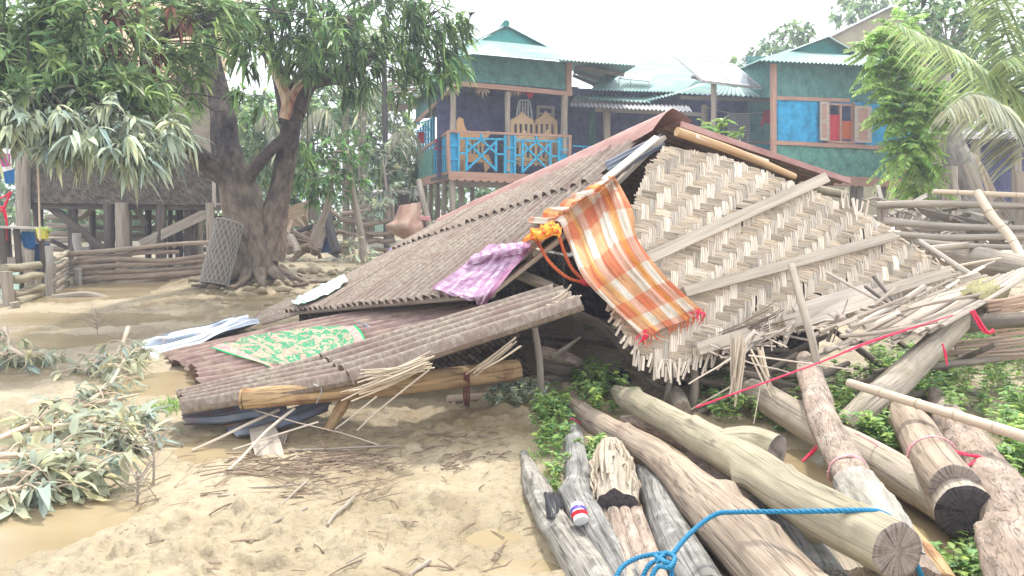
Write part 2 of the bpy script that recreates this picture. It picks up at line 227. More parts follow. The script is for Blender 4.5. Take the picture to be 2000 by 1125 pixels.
# ---------------------------------------------------------------- mesh building
def unit(v):
    v = np.asarray(v, float); n = np.linalg.norm(v); return v/n if n > 1e-9 else v
def catmull(pts, n):
    """n points on a smooth curve through pts (rows may have any number of columns)"""
    p = np.asarray(pts, float); k = len(p)
    if k == 2:
        t = np.linspace(0, 1, n)[:, None]; return p[0]*(1-t)+p[1]*t
    q = np.vstack([2*p[0]-p[1], p, 2*p[-1]-p[-2]])
    s = np.linspace(0, k-1-1e-9, n); i = s.astype(int); t = (s-i)[:, None]
    a, b, c, d = q[i], q[i+1], q[i+2], q[i+3]
    return 0.5*((2*b)+(-a+c)*t+(2*a-5*b+4*c-d)*t*t+(-a+3*b-3*c+d)*t**3)
def nz(x, y, z): return mn.noise(Vector((x, y, z)))
class MB:
    def __init__(s): s.V = []; s.F = []; s.C = []; s.G = []; s.n = 0; s.MI = []; s.mats = None
    def add(s, V, F, col=(1, 1, 1), G=None, mi=0):
        V = np.asarray(V, float); k = len(V)
        Cc = np.broadcast_to(np.asarray(col, float), (k, 3)) if np.ndim(col) <= 1 else np.asarray(col, float)
        s.V.append(V); s.C.append(Cc); s.G.append(V.copy() if G is None else np.asarray(G, float))
        if isinstance(F, np.ndarray): F = (F+s.n).tolist()
        else: F = [[i+s.n for i in f] for f in F]
        s.F += F; s.MI += [mi]*len(F); s.n += k; return s
    def grid(s, A, G=None, col=(1, 1, 1), closed=False, mi=0):
        """A: (rows, cols, 3)"""
        r, c = A.shape[:2]; idx = np.arange(r*c).reshape(r, c)
        if closed: idx = np.hstack([idx, idx[:, :1]])
        F = np.stack([idx[:-1, :-1], idx[:-1, 1:], idx[1:, 1:], idx[1:, :-1]], -1).reshape(-1, 4)
        if G is not None: G = np.asarray(G).reshape(-1, 3)
        if np.ndim(col) > 1: col = np.asarray(col).reshape(-1, 3)
        return s.add(A.reshape(-1, 3), F, col, G, mi)
    def tube(s, pts, radii, n=10, rings=None, rough=0.0, rs=6.0, cap=True, col=(1, 1, 1), seed=None, ridge=0.0, capmi=0, smooth=True, flat=1.0, taperend=None):
        """tapered, wobbly round length through pts; rough: bark relief as a share of the radius"""
        pts = np.asarray(pts, float); seed = rng.uniform(0, 90) if seed is None else seed
        ln = np.linalg.norm(np.diff(pts, axis=0), axis=1).sum(); rm = float(np.mean(radii))
        rings = rings or int(np.clip(ln/max(rm*0.7, 0.01), 2*len(pts), 60)) if len(pts) > 2 else (rings or 2)
        c = catmull(pts, rings) if smooth else pts; rings = len(c)
        R = np.interp(np.linspace(0, 1, rings), np.linspace(0, 1, len(radii)), radii)
        T = np.gradient(c, axis=0); T /= np.linalg.norm(T, axis=1)[:, None]+1e-12
        a = np.array([0, 0, 1.0]) if abs(T[0][2]) < 0.9 else np.array([1.0, 0, 0])
        u = unit(np.cross(a, T[0])); th = np.linspace(0, 2*math.pi, n, endpoint=False)
        A = np.zeros((rings, n, 3)); Gc = np.zeros((rings, n, 3)); d = 0.0
        for i in range(rings):
            if i: d += np.linalg.norm(c[i]-c[i-1])
            u = unit(u-T[i]*np.dot(u, T[i])); v = np.cross(T[i], u)
            rr = np.full(n, R[i])
            if rough:
                for j in range(n):
                    cx, sx = math.cos(th[j]), math.sin(th[j])
                    q = mn.noise(Vector((cx*1.3+seed, sx*1.3, d*rs*0.35)))*1.0+mn.noise(Vector((cx*3.2+seed, sx*3.2, d*rs*0.9)))*0.5
                    q += ridge*(mn.noise(Vector((cx*7+seed, sx*7, d*rs*0.35)))) if ridge else 0
                    rr[j] *= 1+rough*q
            A[i] = c[i]+np.outer(np.cos(th)*rr, u)*1.0+np.outer(np.sin(th)*rr*flat, v)
            Gc[i, :, 0] = np.cos(th)*R[i]+seed; Gc[i, :, 1] = np.sin(th)*R[i]; Gc[i, :, 2] = d
        s.grid(A, Gc, col, closed=True)
        if cap:
            for e, sg in ((0, -1), (rings-1, 1)):
                ring = A[e]; ctr = ring.mean(0)+T[e]*sg*R[e]*0.03
                V = np.vstack([ring, ctr[None]]); f = [[j, (j+1) % n, n] for j in range(n)]
                g = np.vstack([Gc[e], [[seed, 0, d*0.5*(sg+1)]]]); s.add(V, f if sg > 0 else [x[::-1] for x in f], col, g, capmi)
        return A
    def stick(s, p, q, r, r2=None, n=6, bend=0.02, col=None, seed=None):
        p, q = np.asarray(p, float), np.asarray(q, float); L = np.linalg.norm(q-p)
        j = rng.normal(0, bend*L*0.5, (2, 3)); k = (1, 1, 1) if col is None else col
        return s.tube([p, p+(q-p)*0.35+j[0], p+(q-p)*0.7+j[1], q], [r, r if r2 is None else (r+r2)/2, r if r2 is None else r2], n, rings=7, col=k, seed=seed)
    def bar(s, p, q, wd, th, up=(0, 0, 1), col=(1, 1, 1), seg=4, warp=0.0, seed=None):
        """a sawn length from p to q, wd wide across, th thick along up"""
        p, q, up = map(lambda x: np.asarray(x, float), (p, q, up)); t = unit(q-p); L = np.linalg.norm(q-p)
        a = unit(np.cross(up, t)); b = np.cross(t, a); seed = rng.uniform(0, 90) if seed is None else seed
        rows = []; g = []
        for i in range(seg+1):
            x = i/seg; c = p+(q-p)*x+b*warp*math.sin(x*3.14)+a*warp*0.4*nz(x*3+seed, 1, 2)
            k = 1+0.05*nz(x*4+seed, 5, 1)
            rows.append([c+a*wd/2*k+b*th/2, c-a*wd/2*k+b*th/2, c-a*wd/2*k-b*th/2, c+a*wd/2*k-b*th/2])
            g.append([[wd/2+seed, th/2, x*L], [-wd/2+seed, th/2, x*L], [-wd/2+seed, -th/2, x*L], [wd/2+seed, -th/2, x*L]])
        A = np.array(rows); Gc = np.array(g); s.grid(A, Gc, col, closed=True)
        s.add(A[0], [[3, 2, 1, 0]], col, Gc[0]); s.add(A[-1], [[0, 1, 2, 3]], col, Gc[-1]); return s
    def prism(s, front, nrm, t, grain=None, col=(1, 1, 1)):
        """flat outline (points in order) given a thickness t behind it"""
        fr = np.asarray(front, float); bk = fr-np.asarray(nrm)*t; k = len(fr)
        ax = unit(fr[1]-fr[0]) if grain is None else unit(grain); ax = unit(ax-nrm*np.dot(ax, nrm)); ay = np.cross(nrm, ax); o = fr[0]
        sd = rng.uniform(0, 50)
        def gg(Q): d = Q-o; return np.stack([d@ay+sd, d@nrm, d@ax], 1)
        s.add(fr, [list(range(k))], col, gg(fr)); s.add(bk, [list(range(k))[::-1]], col, gg(bk))
        for i in range(k):
            j = (i+1) % k; q = np.array([fr[i], bk[i], bk[j], fr[j]]); s.add(q, [[0, 1, 2, 3]], col, gg(q))
        return s
    def build(s, name, m, parent=None, smooth=True, loc=None):
        V = np.vstack(s.V); me = bpy.data.meshes.new(name)
        if parent is not None: base = np.array(ROOT[parent.name])
        elif loc is not None: base = np.asarray(loc, float)
        else: mnv, mxv = V.min(0), V.max(0); base = np.array([(mnv[0]+mxv[0])/2, (mnv[1]+mxv[1])/2, mnv[2]])
        me.from_pydata((V-base).tolist(), [], s.F)
        ms = m if isinstance(m, (list, tuple)) else [m]
        for x in ms: me.materials.append(M[x] if isinstance(x, str) else x)
        if len(ms) > 1: me.polygons.foreach_set('material_index', s.MI)
        ca = me.attributes.new('Col', 'FLOAT_COLOR', 'POINT')
        ca.data.foreach_set('color', np.hstack([np.vstack(s.C), np.ones((s.n, 1))]).astype(np.float32).ravel())
        ga = me.attributes.new('gc', 'FLOAT_VECTOR', 'POINT'); ga.data.foreach_set('vector', np.vstack(s.G).astype(np.float32).ravel())
        if smooth:
            me.polygons.foreach_set('use_smooth', np.ones(len(me.polygons), bool))
            if smooth != 'all': me.set_sharp_from_angle(angle=math.radians(40))
        me.update(); o = bpy.data.objects.new(name, me); C.objects.link(o)
        if parent is not None: o.parent = parent
        else: o.location = base
        ROOT[o.name] = tuple(base) if parent is None else ROOT[parent.name]
        return o
ROOT = {}
def thing(name, label, cat, loc, group=None):
    o = bpy.data.objects.new(name, None); C.objects.link(o); o.location = tuple(loc); o.empty_display_size = 0.2
    ROOT[o.name] = tuple(float(x) for x in loc); tag(o, label, cat, group); return o
def tag(o, label=None, cat=None, group=None, kind=None):
    if label: o['label'] = label
    if cat: o['category'] = cat
    if group: o['group'] = group
    if kind: o['kind'] = kind
    return o
def slab(mb, pl, pix, t, off=0.0, grain=None, col=(1, 1, 1)):
    """a flat piece on the plane pl whose outline is seen at pixels pix; t thick, its face off metres in front"""
    fr = [pl(x, y, off) for x, y in pix]; g = None if grain is None else pl(*grain[1])-pl(*grain[0])
    return mb.prism(fr, pl.n, t, g, col)
def strip(mb, pl, a, b, wpx, t, off=0.0, col=(1, 1, 1)):
    """a straight lath on pl between pixels a and b, wpx pixels wide"""
    a, b = np.array(a, float), np.array(b, float); d = b-a; n = np.array([-d[1], d[0]])/np.linalg.norm(d)*wpx/2
    return slab(mb, pl, [tuple(a+n), tuple(b+n), tuple(b-n), tuple(a-n)], t, off, (tuple(a), tuple(b)), col)
def corr(mb, EA, EB, waves, amp, nv=16, spw=8, ragged=0.0, v0=0.0, v1=1.0, lift=0.0, gscale=1.0, dent=0.0, seed=0.0, u0=0.0, u1=1.0, col=(1, 1, 1), taper=0.0):
    """corrugated sheet: EA and EB are its two long edges (along the corrugation)"""
    a = catmull(EA, 65); b = catmull(EB, 65); nu = int(max(4, waves*spw*(u1-u0)))+1
    us = np.linspace(u0, u1, nu); A = np.zeros((nv+1, nu, 3)); Gc = np.zeros((nv+1, nu, 3))
    Lw = np.linalg.norm(b[32]-a[32]); Lv = np.linalg.norm(np.diff(a, axis=0), axis=1).sum()
    for j, u in enumerate(us):
        e = ragged*nz(u*waves*1.1+seed, 3.1, seed)+ragged*0.5*nz(u*waves*4+seed, 9.1, seed)
        f = ragged*nz(u*waves*1.1+seed, 7.7, seed+5)+ragged*0.5*nz(u*waves*4+seed, 1.1, seed)
        vs = np.linspace(v0+max(e, -v0*0.98 if v0 > 0 else 0), v1+(f if v1 < 1 else -abs(f)), nv+1)
        x = np.clip(vs, 0, 1)*64; i = np.minimum(x.astype(int), 63); t = (x-i)[:, None]
        pa = a[i]*(1-t)+a[i+1]*t; pb = b[i]*(1-t)+b[i+1]*t
        A[:, j] = pa*(1-u)+pb*u; Gc[:, j, 0] = u*Lw+seed*3; Gc[:, j, 1] = 0; Gc[:, j, 2] = vs*Lv
    nrm = np.cross(np.gradient(A, axis=0), np.gradient(A, axis=1)); nrm /= np.linalg.norm(nrm, axis=2)[..., None]+1e-12
    if nrm[..., 2].mean() < 0: nrm = -nrm
    h = np.sin(us*waves*2*math.pi)*amp
    H = np.broadcast_to(h, A.shape[:2]).copy()+lift
    if dent:
        for i in range(nv+1):
            for j in range(nu):
                g = Gc[i, j]; H[i, j] += dent*(nz(g[0]*2.5+seed, g[2]*1.6, 4.0)+0.5*nz(g[0]*6+seed, g[2]*4, 2.0))
    A = A+nrm*H[..., None]
    mb.grid(A, Gc*gscale, col); return A
def cloth(mb, rows, nu=40, nv=40, fold=0.0, fs=9.0, seed=0.0, edge=0.0, fdir=0):
    """cloth through a net of 3-D points; folds run down the net"""
    R = np.array(rows, float); r, c = R.shape[:2]
    B = np.stack([catmull(R[i], nu) for i in range(r)]); A = np.stack([catmull(B[:, j], nv) for j in range(nu)], 1)
    nrm = np.cross(np.gradient(A, axis=0), np.gradient(A, axis=1)); nrm /= np.linalg.norm(nrm, axis=2)[..., None]+1e-12
    if np.mean(np.sum(nrm*(O-A), axis=2)) < 0: nrm = -nrm
    Gc = np.zeros((nv, nu, 3)); uu = np.linspace(0, 1, nu); vv = np.linspace(0, 1, nv)
    Gc[..., 0] = uu[None]; Gc[..., 1] = vv[:, None]
    for i in range(nv):
        for j in range(nu):
            u, v = uu[j], vv[i]
            k = nz(u*fs+seed+0.6*nz(v*2, seed, 1), v*1.2, seed)+0.45*nz(u*fs*2.3+seed, v*2.5+seed, 3) if fdir == 0 else nz(u*fs*0.5+seed, v*fs*0.5+seed, 2)+0.5*nz(u*fs+seed, v*fs, 8)
            A[i, j] += nrm[i, j]*fold*k
    mb.grid(A, Gc); return A
# ---------------------------------------------------------------- leaves
TL = np.array([0, 0.3, 0.68, 1.0]); TW = np.array([0.12, 1.0, 0.72, 0.0])
def leaves(mb, base, d, L, W, droop=0.25, col=None, fold=0.25, curl=None):
    """many leaf blades at once: base (n,3), d (n,3) unit, L, W (n,)"""
    n = len(base); up = np.tile([0, 0, 1.0], (n, 1)); d = d/np.linalg.norm(d, axis=1)[:, None]
    side = np.cross(d, up)+rng.normal(0, 0.25, (n, 3)); side /= np.linalg.norm(side, axis=1)[:, None]+1e-9
    nr = np.cross(side, d); V = np.zeros((n, 4, 3, 3))
    dr = droop*(0.6+0.8*rng.random(n)) if np.ndim(droop) == 0 else droop
    for k in range(4):
        t = TL[k]; c = base+d*(L*t)[:, None]-up*(dr*L*t*t)[:, None]; hw = (W*TW[k]/2)[:, None]
        V[:, k, 0] = c+side*hw+nr*hw*fold*2; V[:, k, 1] = c; V[:, k, 2] = c-side*hw+nr*hw*fold*2
    b = np.arange(n)[:, None]*12; q = []
    for k in range(3):
        for j in range(2): q.append([k*3+j, k*3+j+1, k*3+3+j+1, k*3+3+j])
    F = (b[:, None]+np.array(q)[None]).reshape(-1, 4)
    cc = np.ones((n, 3)) if col is None else col
    mb.add(V.reshape(-1, 3), F, np.repeat(cc, 12, axis=0))
def leafcol(n, spread=0.35, warm=0.09):
    k = 1+rng.normal(0, spread, n).clip(-0.7, 1.2); y = rng.normal(0, warm, n).clip(-0.4, 0.7)
    return np.stack([k*(1+y), k*(1+y*0.45), k*(1-y*0.4)], 1).clip(0.15, 3)
def randdir(n):
    v = rng.normal(0, 1, (n, 3)); return v/np.linalg.norm(v, axis=1)[:, None]
def whorls(mb, ctr, ax, nl=10, L=0.22, W=0.055, droop=0.35, spread=1.1, col=None, cs=0.3, lj=0.25):
    """a rosette of long leaves at the end of each twig"""
    m = len(ctr); ax = ax/np.linalg.norm(ax, axis=1)[:, None]; n = m*nl; A = np.repeat(ax, nl, axis=0); B = np.repeat(ctr, nl, axis=0)
    r = randdir(n); r -= A*np.sum(r*A, axis=1)[:, None]; r /= np.linalg.norm(r, axis=1)[:, None]
    s = rng.uniform(0.35, 1.25, n)*spread; d = A*np.cos(s)[:, None]+r*np.sin(s)[:, None]
    l = L*rng.normal(1, lj, n).clip(0.5, 1.6); B = B-A*(rng.random(n)*L*0.35)[:, None]
    cc = leafcol(n, cs) if col is None else col
    cl = np.repeat(leafcol(m, cs*0.8), nl, axis=0); cc = (cc*cl).clip(0.12, 3)
    leaves(mb, B, d, l, l*W/L*rng.normal(1, 0.15, n).clip(0.6, 1.5), droop, cc)
def blobpts(blobs, dens):
    """points filled through ellipsoids given as (px, py, Y, rx_px[, ry_px[, depth_m]]): each has its own distance and real size"""
    out = []
    for bl in blobs:
        px, py, Y, rx = bl[:4]; ry = bl[4] if len(bl) > 4 else rx; rx, ry = rx*pxm(Y), ry*pxm(Y); dp = bl[5] if len(bl) > 5 else 0.5*(rx+ry)
        n = max(3, int(dens*rx*ry)); v = randdir(n)*(0.35+0.65*rng.random(n)**0.6)[:, None]
        out.append(P(px, py, Y)+v*np.array([rx, dp, ry]))
    return np.vstack(out)
def twigs(mb, src, ctr, r=0.006, every=3):
    for p in ctr[::every]:
        q = src[np.argmin(np.linalg.norm(src-p, axis=1))]
        m_ = (p+q)/2+np.array([0, 0, 0.12*np.linalg.norm(p-q)]); mb.tube([q, m_, p], [r*2.2, r*1.4, r*0.7], 5, rings=5, cap=False)
def frond(leafmb, stemmb, pts, L0, nleaf=40, W=0.03, rad=0.02, hang=0.5, fwd=0.6, col=(1, 1, 1), tipL=0.45, cs=0.2, droop=0.45, bare=0.1, updir=None):
    """feather leaf: a midrib through pts with leaflets on both sides"""
    c = catmull(pts, nleaf); T = np.gradient(c, axis=0); T /= np.linalg.norm(T, axis=1)[:, None]
    stemmb.tube(pts, [rad, rad*0.7, rad*0.25], 6, rings=max(8, nleaf//3), cap=False)
    u = np.linspace(0, 1, nleaf); keep = u > bare; c, T, u = c[keep], T[keep], u[keep]; n = len(c)
    up = np.tile([0, 0, 1.0] if updir is None else updir, (n, 1)); sd = np.cross(T, up); sd /= np.linalg.norm(sd, axis=1)[:, None]+1e-9
    env = np.sin((0.12+0.80*u)*math.pi)**0.6*(1-(1-tipL)*u)
    for sg in (1, -1):
        d = T*fwd+sd*sg+np.array([0, 0, -hang])+rng.normal(0, 0.10, (n, 3))
        l = L0*env*rng.normal(1, 0.08, n); cc = leafcol(n, cs, 0.08)*np.asarray(col)
        leaves(leafmb, c, d, l, np.full(n, W)*(0.6+0.5*env), droop, cc, fold=0.3)

def pixof(p):
    d = np.asarray(p)-O; c, s = math.cos(PITCH), math.sin(PITCH); t = d[..., 1]*c-d[..., 2]*s
    return np.stack([1000+F*d[..., 0]/t, 562.5-F*(d[..., 1]*s+d[..., 2]*c)/t], -1)
def surf(EA, EB):
    """the sheet between two edges as a placer: f(px, py, off) is the point of the sheet seen there, off metres above it"""
    a = catmull(EA, 129); b = catmull(EB, 129); u = np.linspace(0, 1, 65)[None, :, None]; A = a[:, None]*(1-u)+b[:, None]*u
    nr = np.cross(np.gradient(A, axis=0), np.gradient(A, axis=1)); nr /= np.linalg.norm(nr, axis=2)[..., None]+1e-12
    if nr[..., 2].mean() < 0: nr = -nr
    px = pixof(A)
    def f(x, y, off=0.04):
        d2 = ((px-np.array([x, y]))**2).sum(-1); i = np.unravel_index(np.argmin(d2), d2.shape); n = nr[i]; d = ray(x, y); o = A[i]+n*off
        return O+d*(np.dot(o-O, n)/np.dot(d, n))
    return f
# ---------------------------------------------------------------- ground: one mud sheet to the horizon, flood water lying in its hollows
LOW = [(*G(40, 668)[:2], 1.6, 0.7, 0.05), (*G(120, 622)[:2], 2.2, 0.7, 0.05), (*G(250, 556)[:2], 2.2, 1.7, 0.13), (*G(520, 582)[:2], 0.7, 0.8, 0.09),
       (*G(40, 1050)[:2], 0.5, 0.35, 0.045), (*G(190, 1000)[:2], 0.25, 0.2, 0.035), (*G(1660, 960)[:2], 0.6, 0.8, 0.12), (*G(1850, 1010)[:2], 0.5, 0.4, 0.12),
       (*G(760, 1000)[:2], 0.16, 0.14, 0.035), (*G(960, 1050)[:2], 0.17, 0.12, 0.06), (*G(1010, 1110)[:2], 0.2, 0.1, 0.06), (*G(860, 920)[:2], 0.5, 0.22, 0.03),
       (*G(330, 745)[:2], 0.6, 0.5, 0.06), (*G(700, 860)[:2], 1.0, 0.35, 0.028), (*G(420, 870)[:2], 0.45, 0.3, 0.03), (-11, 16, 5, 4, 0.06)]
HIGH = [(*G(505, 540)[:2], 2.4, 1.9, 0.16), (*G(660, 530)[:2], 2.2, 3.0, 0.08), (*G(1060, 830)[:2], 0.7, 0.9, 0.10), (*G(1500, 820)[:2], 1.5, 1.4, 0.03), (*G(420, 562)[:2], 1.1, 0.8, 0.06), (*G(960, 850)[:2], 0.35, 0.3, 0.05), (*G(700, 1080)[:2], 1.2, 0.4, 0.012)]
def gz(x, y):
    z = 0.028
    for cx, cy, rx, ry, k in LOW: z -= k*math.exp(-((x-cx)/rx)**2-((y-cy)/ry)**2)
    for cx, cy, rx, ry, k in HIGH: z += k*math.exp(-((x-cx)/rx)**2-((y-cy)/ry)**2)
    return z
def gzd(x, y):
    z = gz(x, y); k = min(1.0, max(0.12, (z+0.02)/0.05))
    z += 0.020*mn.noise(Vector((x*1.3, y*1.3, 0)))
    if y < 40:
        a = mn.noise(Vector((x*3.1+4, y*3.1, 2.0))); b = mn.noise(Vector((x*7.5, y*7.5, 7.0))); c = mn.noise(Vector((x*17, y*17, 3.0)))
        e = mn.noise(Vector((x*38, y*38, 9.0)))
        cl = max(0.0, mn.noise(Vector((x*1.1+9, y*1.1, 5.0)))+0.25)              # trampled patches
        z += k*(0.024*a+(0.018+0.055*cl)*abs(b)*1.3*(1 if a > -0.2 else 0.4)+(0.008+0.022*cl)*c*(0.6+b)+(0.003+0.009*cl)*e)
        if y < 12:                                                               # clods kicked up by feet
            z += k*(0.03*max(0, mn.noise(Vector((x*4.3+3, y*5.2, 11)))-0.2)*(0.4+cl*2)+0.05*max(0, mn.noise(Vector((x*11, y*13, 21)))-0.25)*(0.3+cl*2.2))
            f_ = mn.noise(Vector((x*2.6, y*2.2, 31))); z -= k*0.05*max(0, f_-0.3)
        if y > 9: z += 0.02*k*b
    return z
ys = np.concatenate([[-30, -8, 0.3, 1.2], np.geomspace(1.9, 16, 400), np.geomspace(16.6, 40, 36), np.geomspace(48, 700, 14)])
us = np.concatenate([[-3.0, -1.6, -1.1], np.linspace(-0.86, 0.86, 400), [1.1, 1.6, 3.0]])
A = np.zeros((len(ys), len(us), 3))
for i, y in enumerate(ys):
    wd = max(abs(y), 2.2)+0.25
    for j, u in enumerate(us):
        x = u*wd; A[i, j] = (x, y, gzd(x, y) if 1.5 < y < 45 else 0.03)
mb = MB(); mb.grid(A[:, ::-1])
m, t, b = new_mat('wet_mud'); L = t.links.new
src = N(t, 'ShaderNodeTexCoord').outputs['Object']
n1 = N(t, 'ShaderNodeTexNoise', i_Scale=1.6, i_Detail=10.0, i_Roughness=0.62); L(src, n1.inputs['Vector'])
r1 = ramp(t, [(0.30, (0.23, 0.18, 0.108)), (0.44, (0.305, 0.243, 0.15)), (0.58, (0.345, 0.281, 0.183)), (0.72, (0.375, 0.316, 0.22))]); L(n1.outputs['Fac'], r1.inputs[0])
n2 = N(t, 'ShaderNodeTexNoise', i_Scale=26.0, i_Detail=8.0, i_Roughness=0.7); L(src, n2.inputs['Vector'])
r2 = ramp(t, [(0.36, (0.55, 0.51, 0.46)), (0.46, (1, 1, 1)), (0.7, (1.12, 1.12, 1.12))]); L(n2.outputs['Fac'], r2.inputs[0])
mu = N(t, 'ShaderNodeMixRGB', blend_type='MULTIPLY'); mu.inputs[0].default_value = 0.8; L(r1.outputs[0], mu.inputs[1]); L(r2.outputs[0], mu.inputs[2])
n3 = N(t, 'ShaderNodeTexNoise', i_Scale=0.9, i_Detail=7.0, i_Roughness=0.6); L(src, n3.inputs['Vector'])
mr = N(t, 'ShaderNodeMapRange'); mr.inputs[1].default_value = 0.42; mr.inputs[2].default_value = 0.62; mr.inputs[3].default_value = 0.22; mr.inputs[4].default_value = 0.62
L(n3.outputs['Fac'], mr.inputs[0]); L(mr.outputs[0], b.inputs['Roughness'])
rw = ramp(t, [(0.42, (0.88, 0.85, 0.79)), (0.54, (1.08, 1.08, 1.08)), (0.68, (1.22, 1.23, 1.25))]); L(n3.outputs['Fac'], rw.inputs[0]); mw = N(t, 'ShaderNodeMixRGB', blend_type='MULTIPLY'); mw.inputs[0].default_value = 1.0; L(mu.outputs[0], mw.inputs[1]); L(rw.outputs[0], mw.inputs[2]); L(mw.outputs[0], b.inputs['Base Color'])
b.inputs['Specular IOR Level'].default_value = 0.4
n4 = N(t, 'ShaderNodeTexNoise', i_Scale=42.0, i_Detail=9.0, i_Roughness=0.7); L(src, n4.inputs['Vector'])
bp = N(t, 'ShaderNodeBump', i_Strength=0.6, i_Distance=0.025); L(n4.outputs['Fac'], bp.inputs['Height']); L(bp.outputs[0], b.inputs['Normal'])
M['mud'] = m
o = mb.build('ground', 'mud', smooth='all', loc=(0, 0, 0)); tag(o, 'pale brown wet flood mud, trampled and uneven', None, None, 'structure')
m, t, b = new_mat('muddy_water'); L = t.links.new
src = N(t, 'ShaderNodeTexCoord').outputs['Object']
mp = N(t, 'ShaderNodeMapping'); mp.inputs['Scale'].default_value = (0.5, 1.6, 1); L(src, mp.inputs[0])
n1 = N(t, 'ShaderNodeTexNoise', i_Scale=1.4, i_Detail=6.0); L(mp.outputs[0], n1.inputs['Vector'])
r1 = ramp(t, [(0.35, (0.26, 0.198, 0.108)), (0.65, (0.32, 0.25, 0.146))]); L(n1.outputs['Fac'], r1.inputs[0]); L(r1.outputs[0], b.inputs['Base Color'])
b.inputs['Roughness'].default_value = 0.22; b.inputs['Specular IOR Level'].default_value = 0.35
n2 = N(t, 'ShaderNodeTexNoise', i_Scale=5.0, i_Detail=4.0); L(mp.outputs[0], n2.inputs['Vector'])
bp = N(t, 'ShaderNodeBump', i_Strength=0.12, i_Distance=0.03); L(n2.outputs['Fac'], bp.inputs['Height']); L(bp.outputs[0], b.inputs['Normal'])
M['water'] = m
mb = MB(); mb.add([(-30, 1.5, 0.0), (30, 1.5, 0.0), (30, 45, 0.0), (-30, 45, 0.0)], [[0, 1, 2, 3]])
o = mb.build('water', 'water', loc=(0, 0, 0)); tag(o, 'shallow yellow brown flood water in the hollows of the mud', None, None, 'structure')
def Gm(px, py, dz=0.0):
    """point of the uneven mud seen at a pixel"""
    p = G(px, py)
    for _ in range(3): p = Z(px, py, gz(p[0], p[1])+dz)
    return p
# ---------------------------------------------------------------- the collapsed hut
A_ = P(1312, 236, 6.0); B_ = P(860, 438, 9.6); D_ = P(940, 572, 5.45); C_ = P(552, 608, 8.3)
E_ = P(1655, 353, 6.75); H_ = B_+(E_-A_)*0.95
hut = thing('collapsed_house', 'collapsed bamboo hut with muddy corrugated iron roof and leaning woven gable wall', 'house', (0.6, 6.6, 0.0))
SLOPE = Plane(A_, B_, D_)
tex = 0
NS = 7                                                     # sheets side by side, two courses
for k in range(NS):
    u0, u1 = k/NS-0.004, (k+1)/NS+0.006
    # lower course first, then the upper one lapped over it
    mb = MB(); corr(mb, [A_, (A_+D_)/2, D_], [B_, (B_+C_)/2, C_], 30, 0.026, 14, 10, 0.012, 0.30, 1.0, lift=0.004*(k % 2)-0.004, dent=0.006, seed=2.0+k*0.0, u0=u0, u1=u1)
    mb.build('roof_sheet', 'rust', hut, 'all')
    mb = MB(); corr(mb, [A_, (A_+D_)/2, D_], [B_, (B_+C_)/2, C_], 30, 0.026, 10, 10, 0.012, 0.02, 0.335, lift=0.026+0.004*(k % 2), dent=0.010, seed=5.0, u0=max(u0, 0.06), u1=u1)
    mb.build('roof_sheet', 'rust', hut, 'all')
# torn dark sheet and pale facing board under the ridge end
pa = P(1180, 318, 5.85); pb = P(1290, 262, 6.02); pc = P(1192, 345, 5.7); pd = P(1300, 285, 5.93)
mb = MB(); corr(mb, [pb, pa], [pd, pc], 4, 0.014, 10, 10, 0.02, seed=8.0, dent=0.01); mb.build('roof_sheet', 'tin_dark', hut, 'all')
mb = MB(); mb.bar(P(1180, 352, 5.64), P(1284, 268, 5.9), 0.055, 0.018, (-0.4, -0.7, 0.5), col=(1.35, 1.4, 1.45)); mb.build('facing_board', 'plank', hut)
# ridge cap: bent strip of iron along the ridge, its near end open
nR = unit(np.cross(E_-A_, B_-A_)); nR = nR if nR[2] > 0 else -nR
nL = SLOPE.n
dl = unit(D_-A_); dr = unit(E_-A_)
rows = []; ga = []
for i in range(31):
    v = i/30; c = A_*(1-v)+B_*v+np.array([0, 0, 0.03+0.012*nz(v*7, 0, 1)]); wl = 0.15*(1+0.2*nz(v*5, 2, 2))+0.06*math.exp(-(v/0.15)**2)
    row = []
    for q in np.linspace(-1, 1, 11):
        h = math.cos(q*1.5708)*0.045
        p = c+(dl*(-q) if q < 0 else dr*q)*wl*0.95+np.array([0, 0, h]); p = p+(nL if q < 0 else nR)*(0.024+0.01*nz(v*9, q*3, 3)*abs(q))
        if q < -0.8: p = p-nL*0.03*max(0, nz(v*6, 4, 4))
        row.append(p)
    rows.append(row); ga.append([[q, 0, v*4] for q in np.linspace(-0.2, 0.2, 11)])
mb = MB(); mb.grid(np.array(rows), np.array(ga)); mb.build('ridge_cap', 'ridge', hut, 'all')
# right slope, seen edge-on and from below
mb = MB(); corr(mb, [A_, (A_+E_)/2+[0, 0, -0.015], E_], [B_, (B_+H_)/2, H_], 50, 0.013, 12, 6, 0.01, 0.02, 1.0, seed=9.0, dent=0.006); mb.build('roof_sheet', 'rust_red', hut, 'all')
mb = MB(); mb.bar(P(1330, 243, 5.93), P(1660, 354, 6.68), 0.05, 0.016, (0, -0.9, 0.3)); mb.build('facing_board', 'ridge', hut)
mb = MB(); mb.bar(P(1358, 266, 5.86), P(1500, 316, 6.2), 0.03, 0.02, (0, -0.9, 0.3), col=(1.3, 1.35, 1.4)); mb.build('facing_board', 'plank', hut)
mb = MB(); mb.tube([P(1322, 257, 5.82), P(1440, 298, 6.05), P(1552, 346, 6.2)], [0.036, 0.033, 0.028], 12, rough=0.06, col=[0.95, 0.75, 0.55]); mb.build('rafter', 'bamboo', hut)
mb = MB(); mb.tube([P(1563, 363, 6.15), P(1652, 381, 6.35)], [0.035, 0.033], 12, rough=0.06, rings=8); mb.build('rafter', 'log_green', hut)
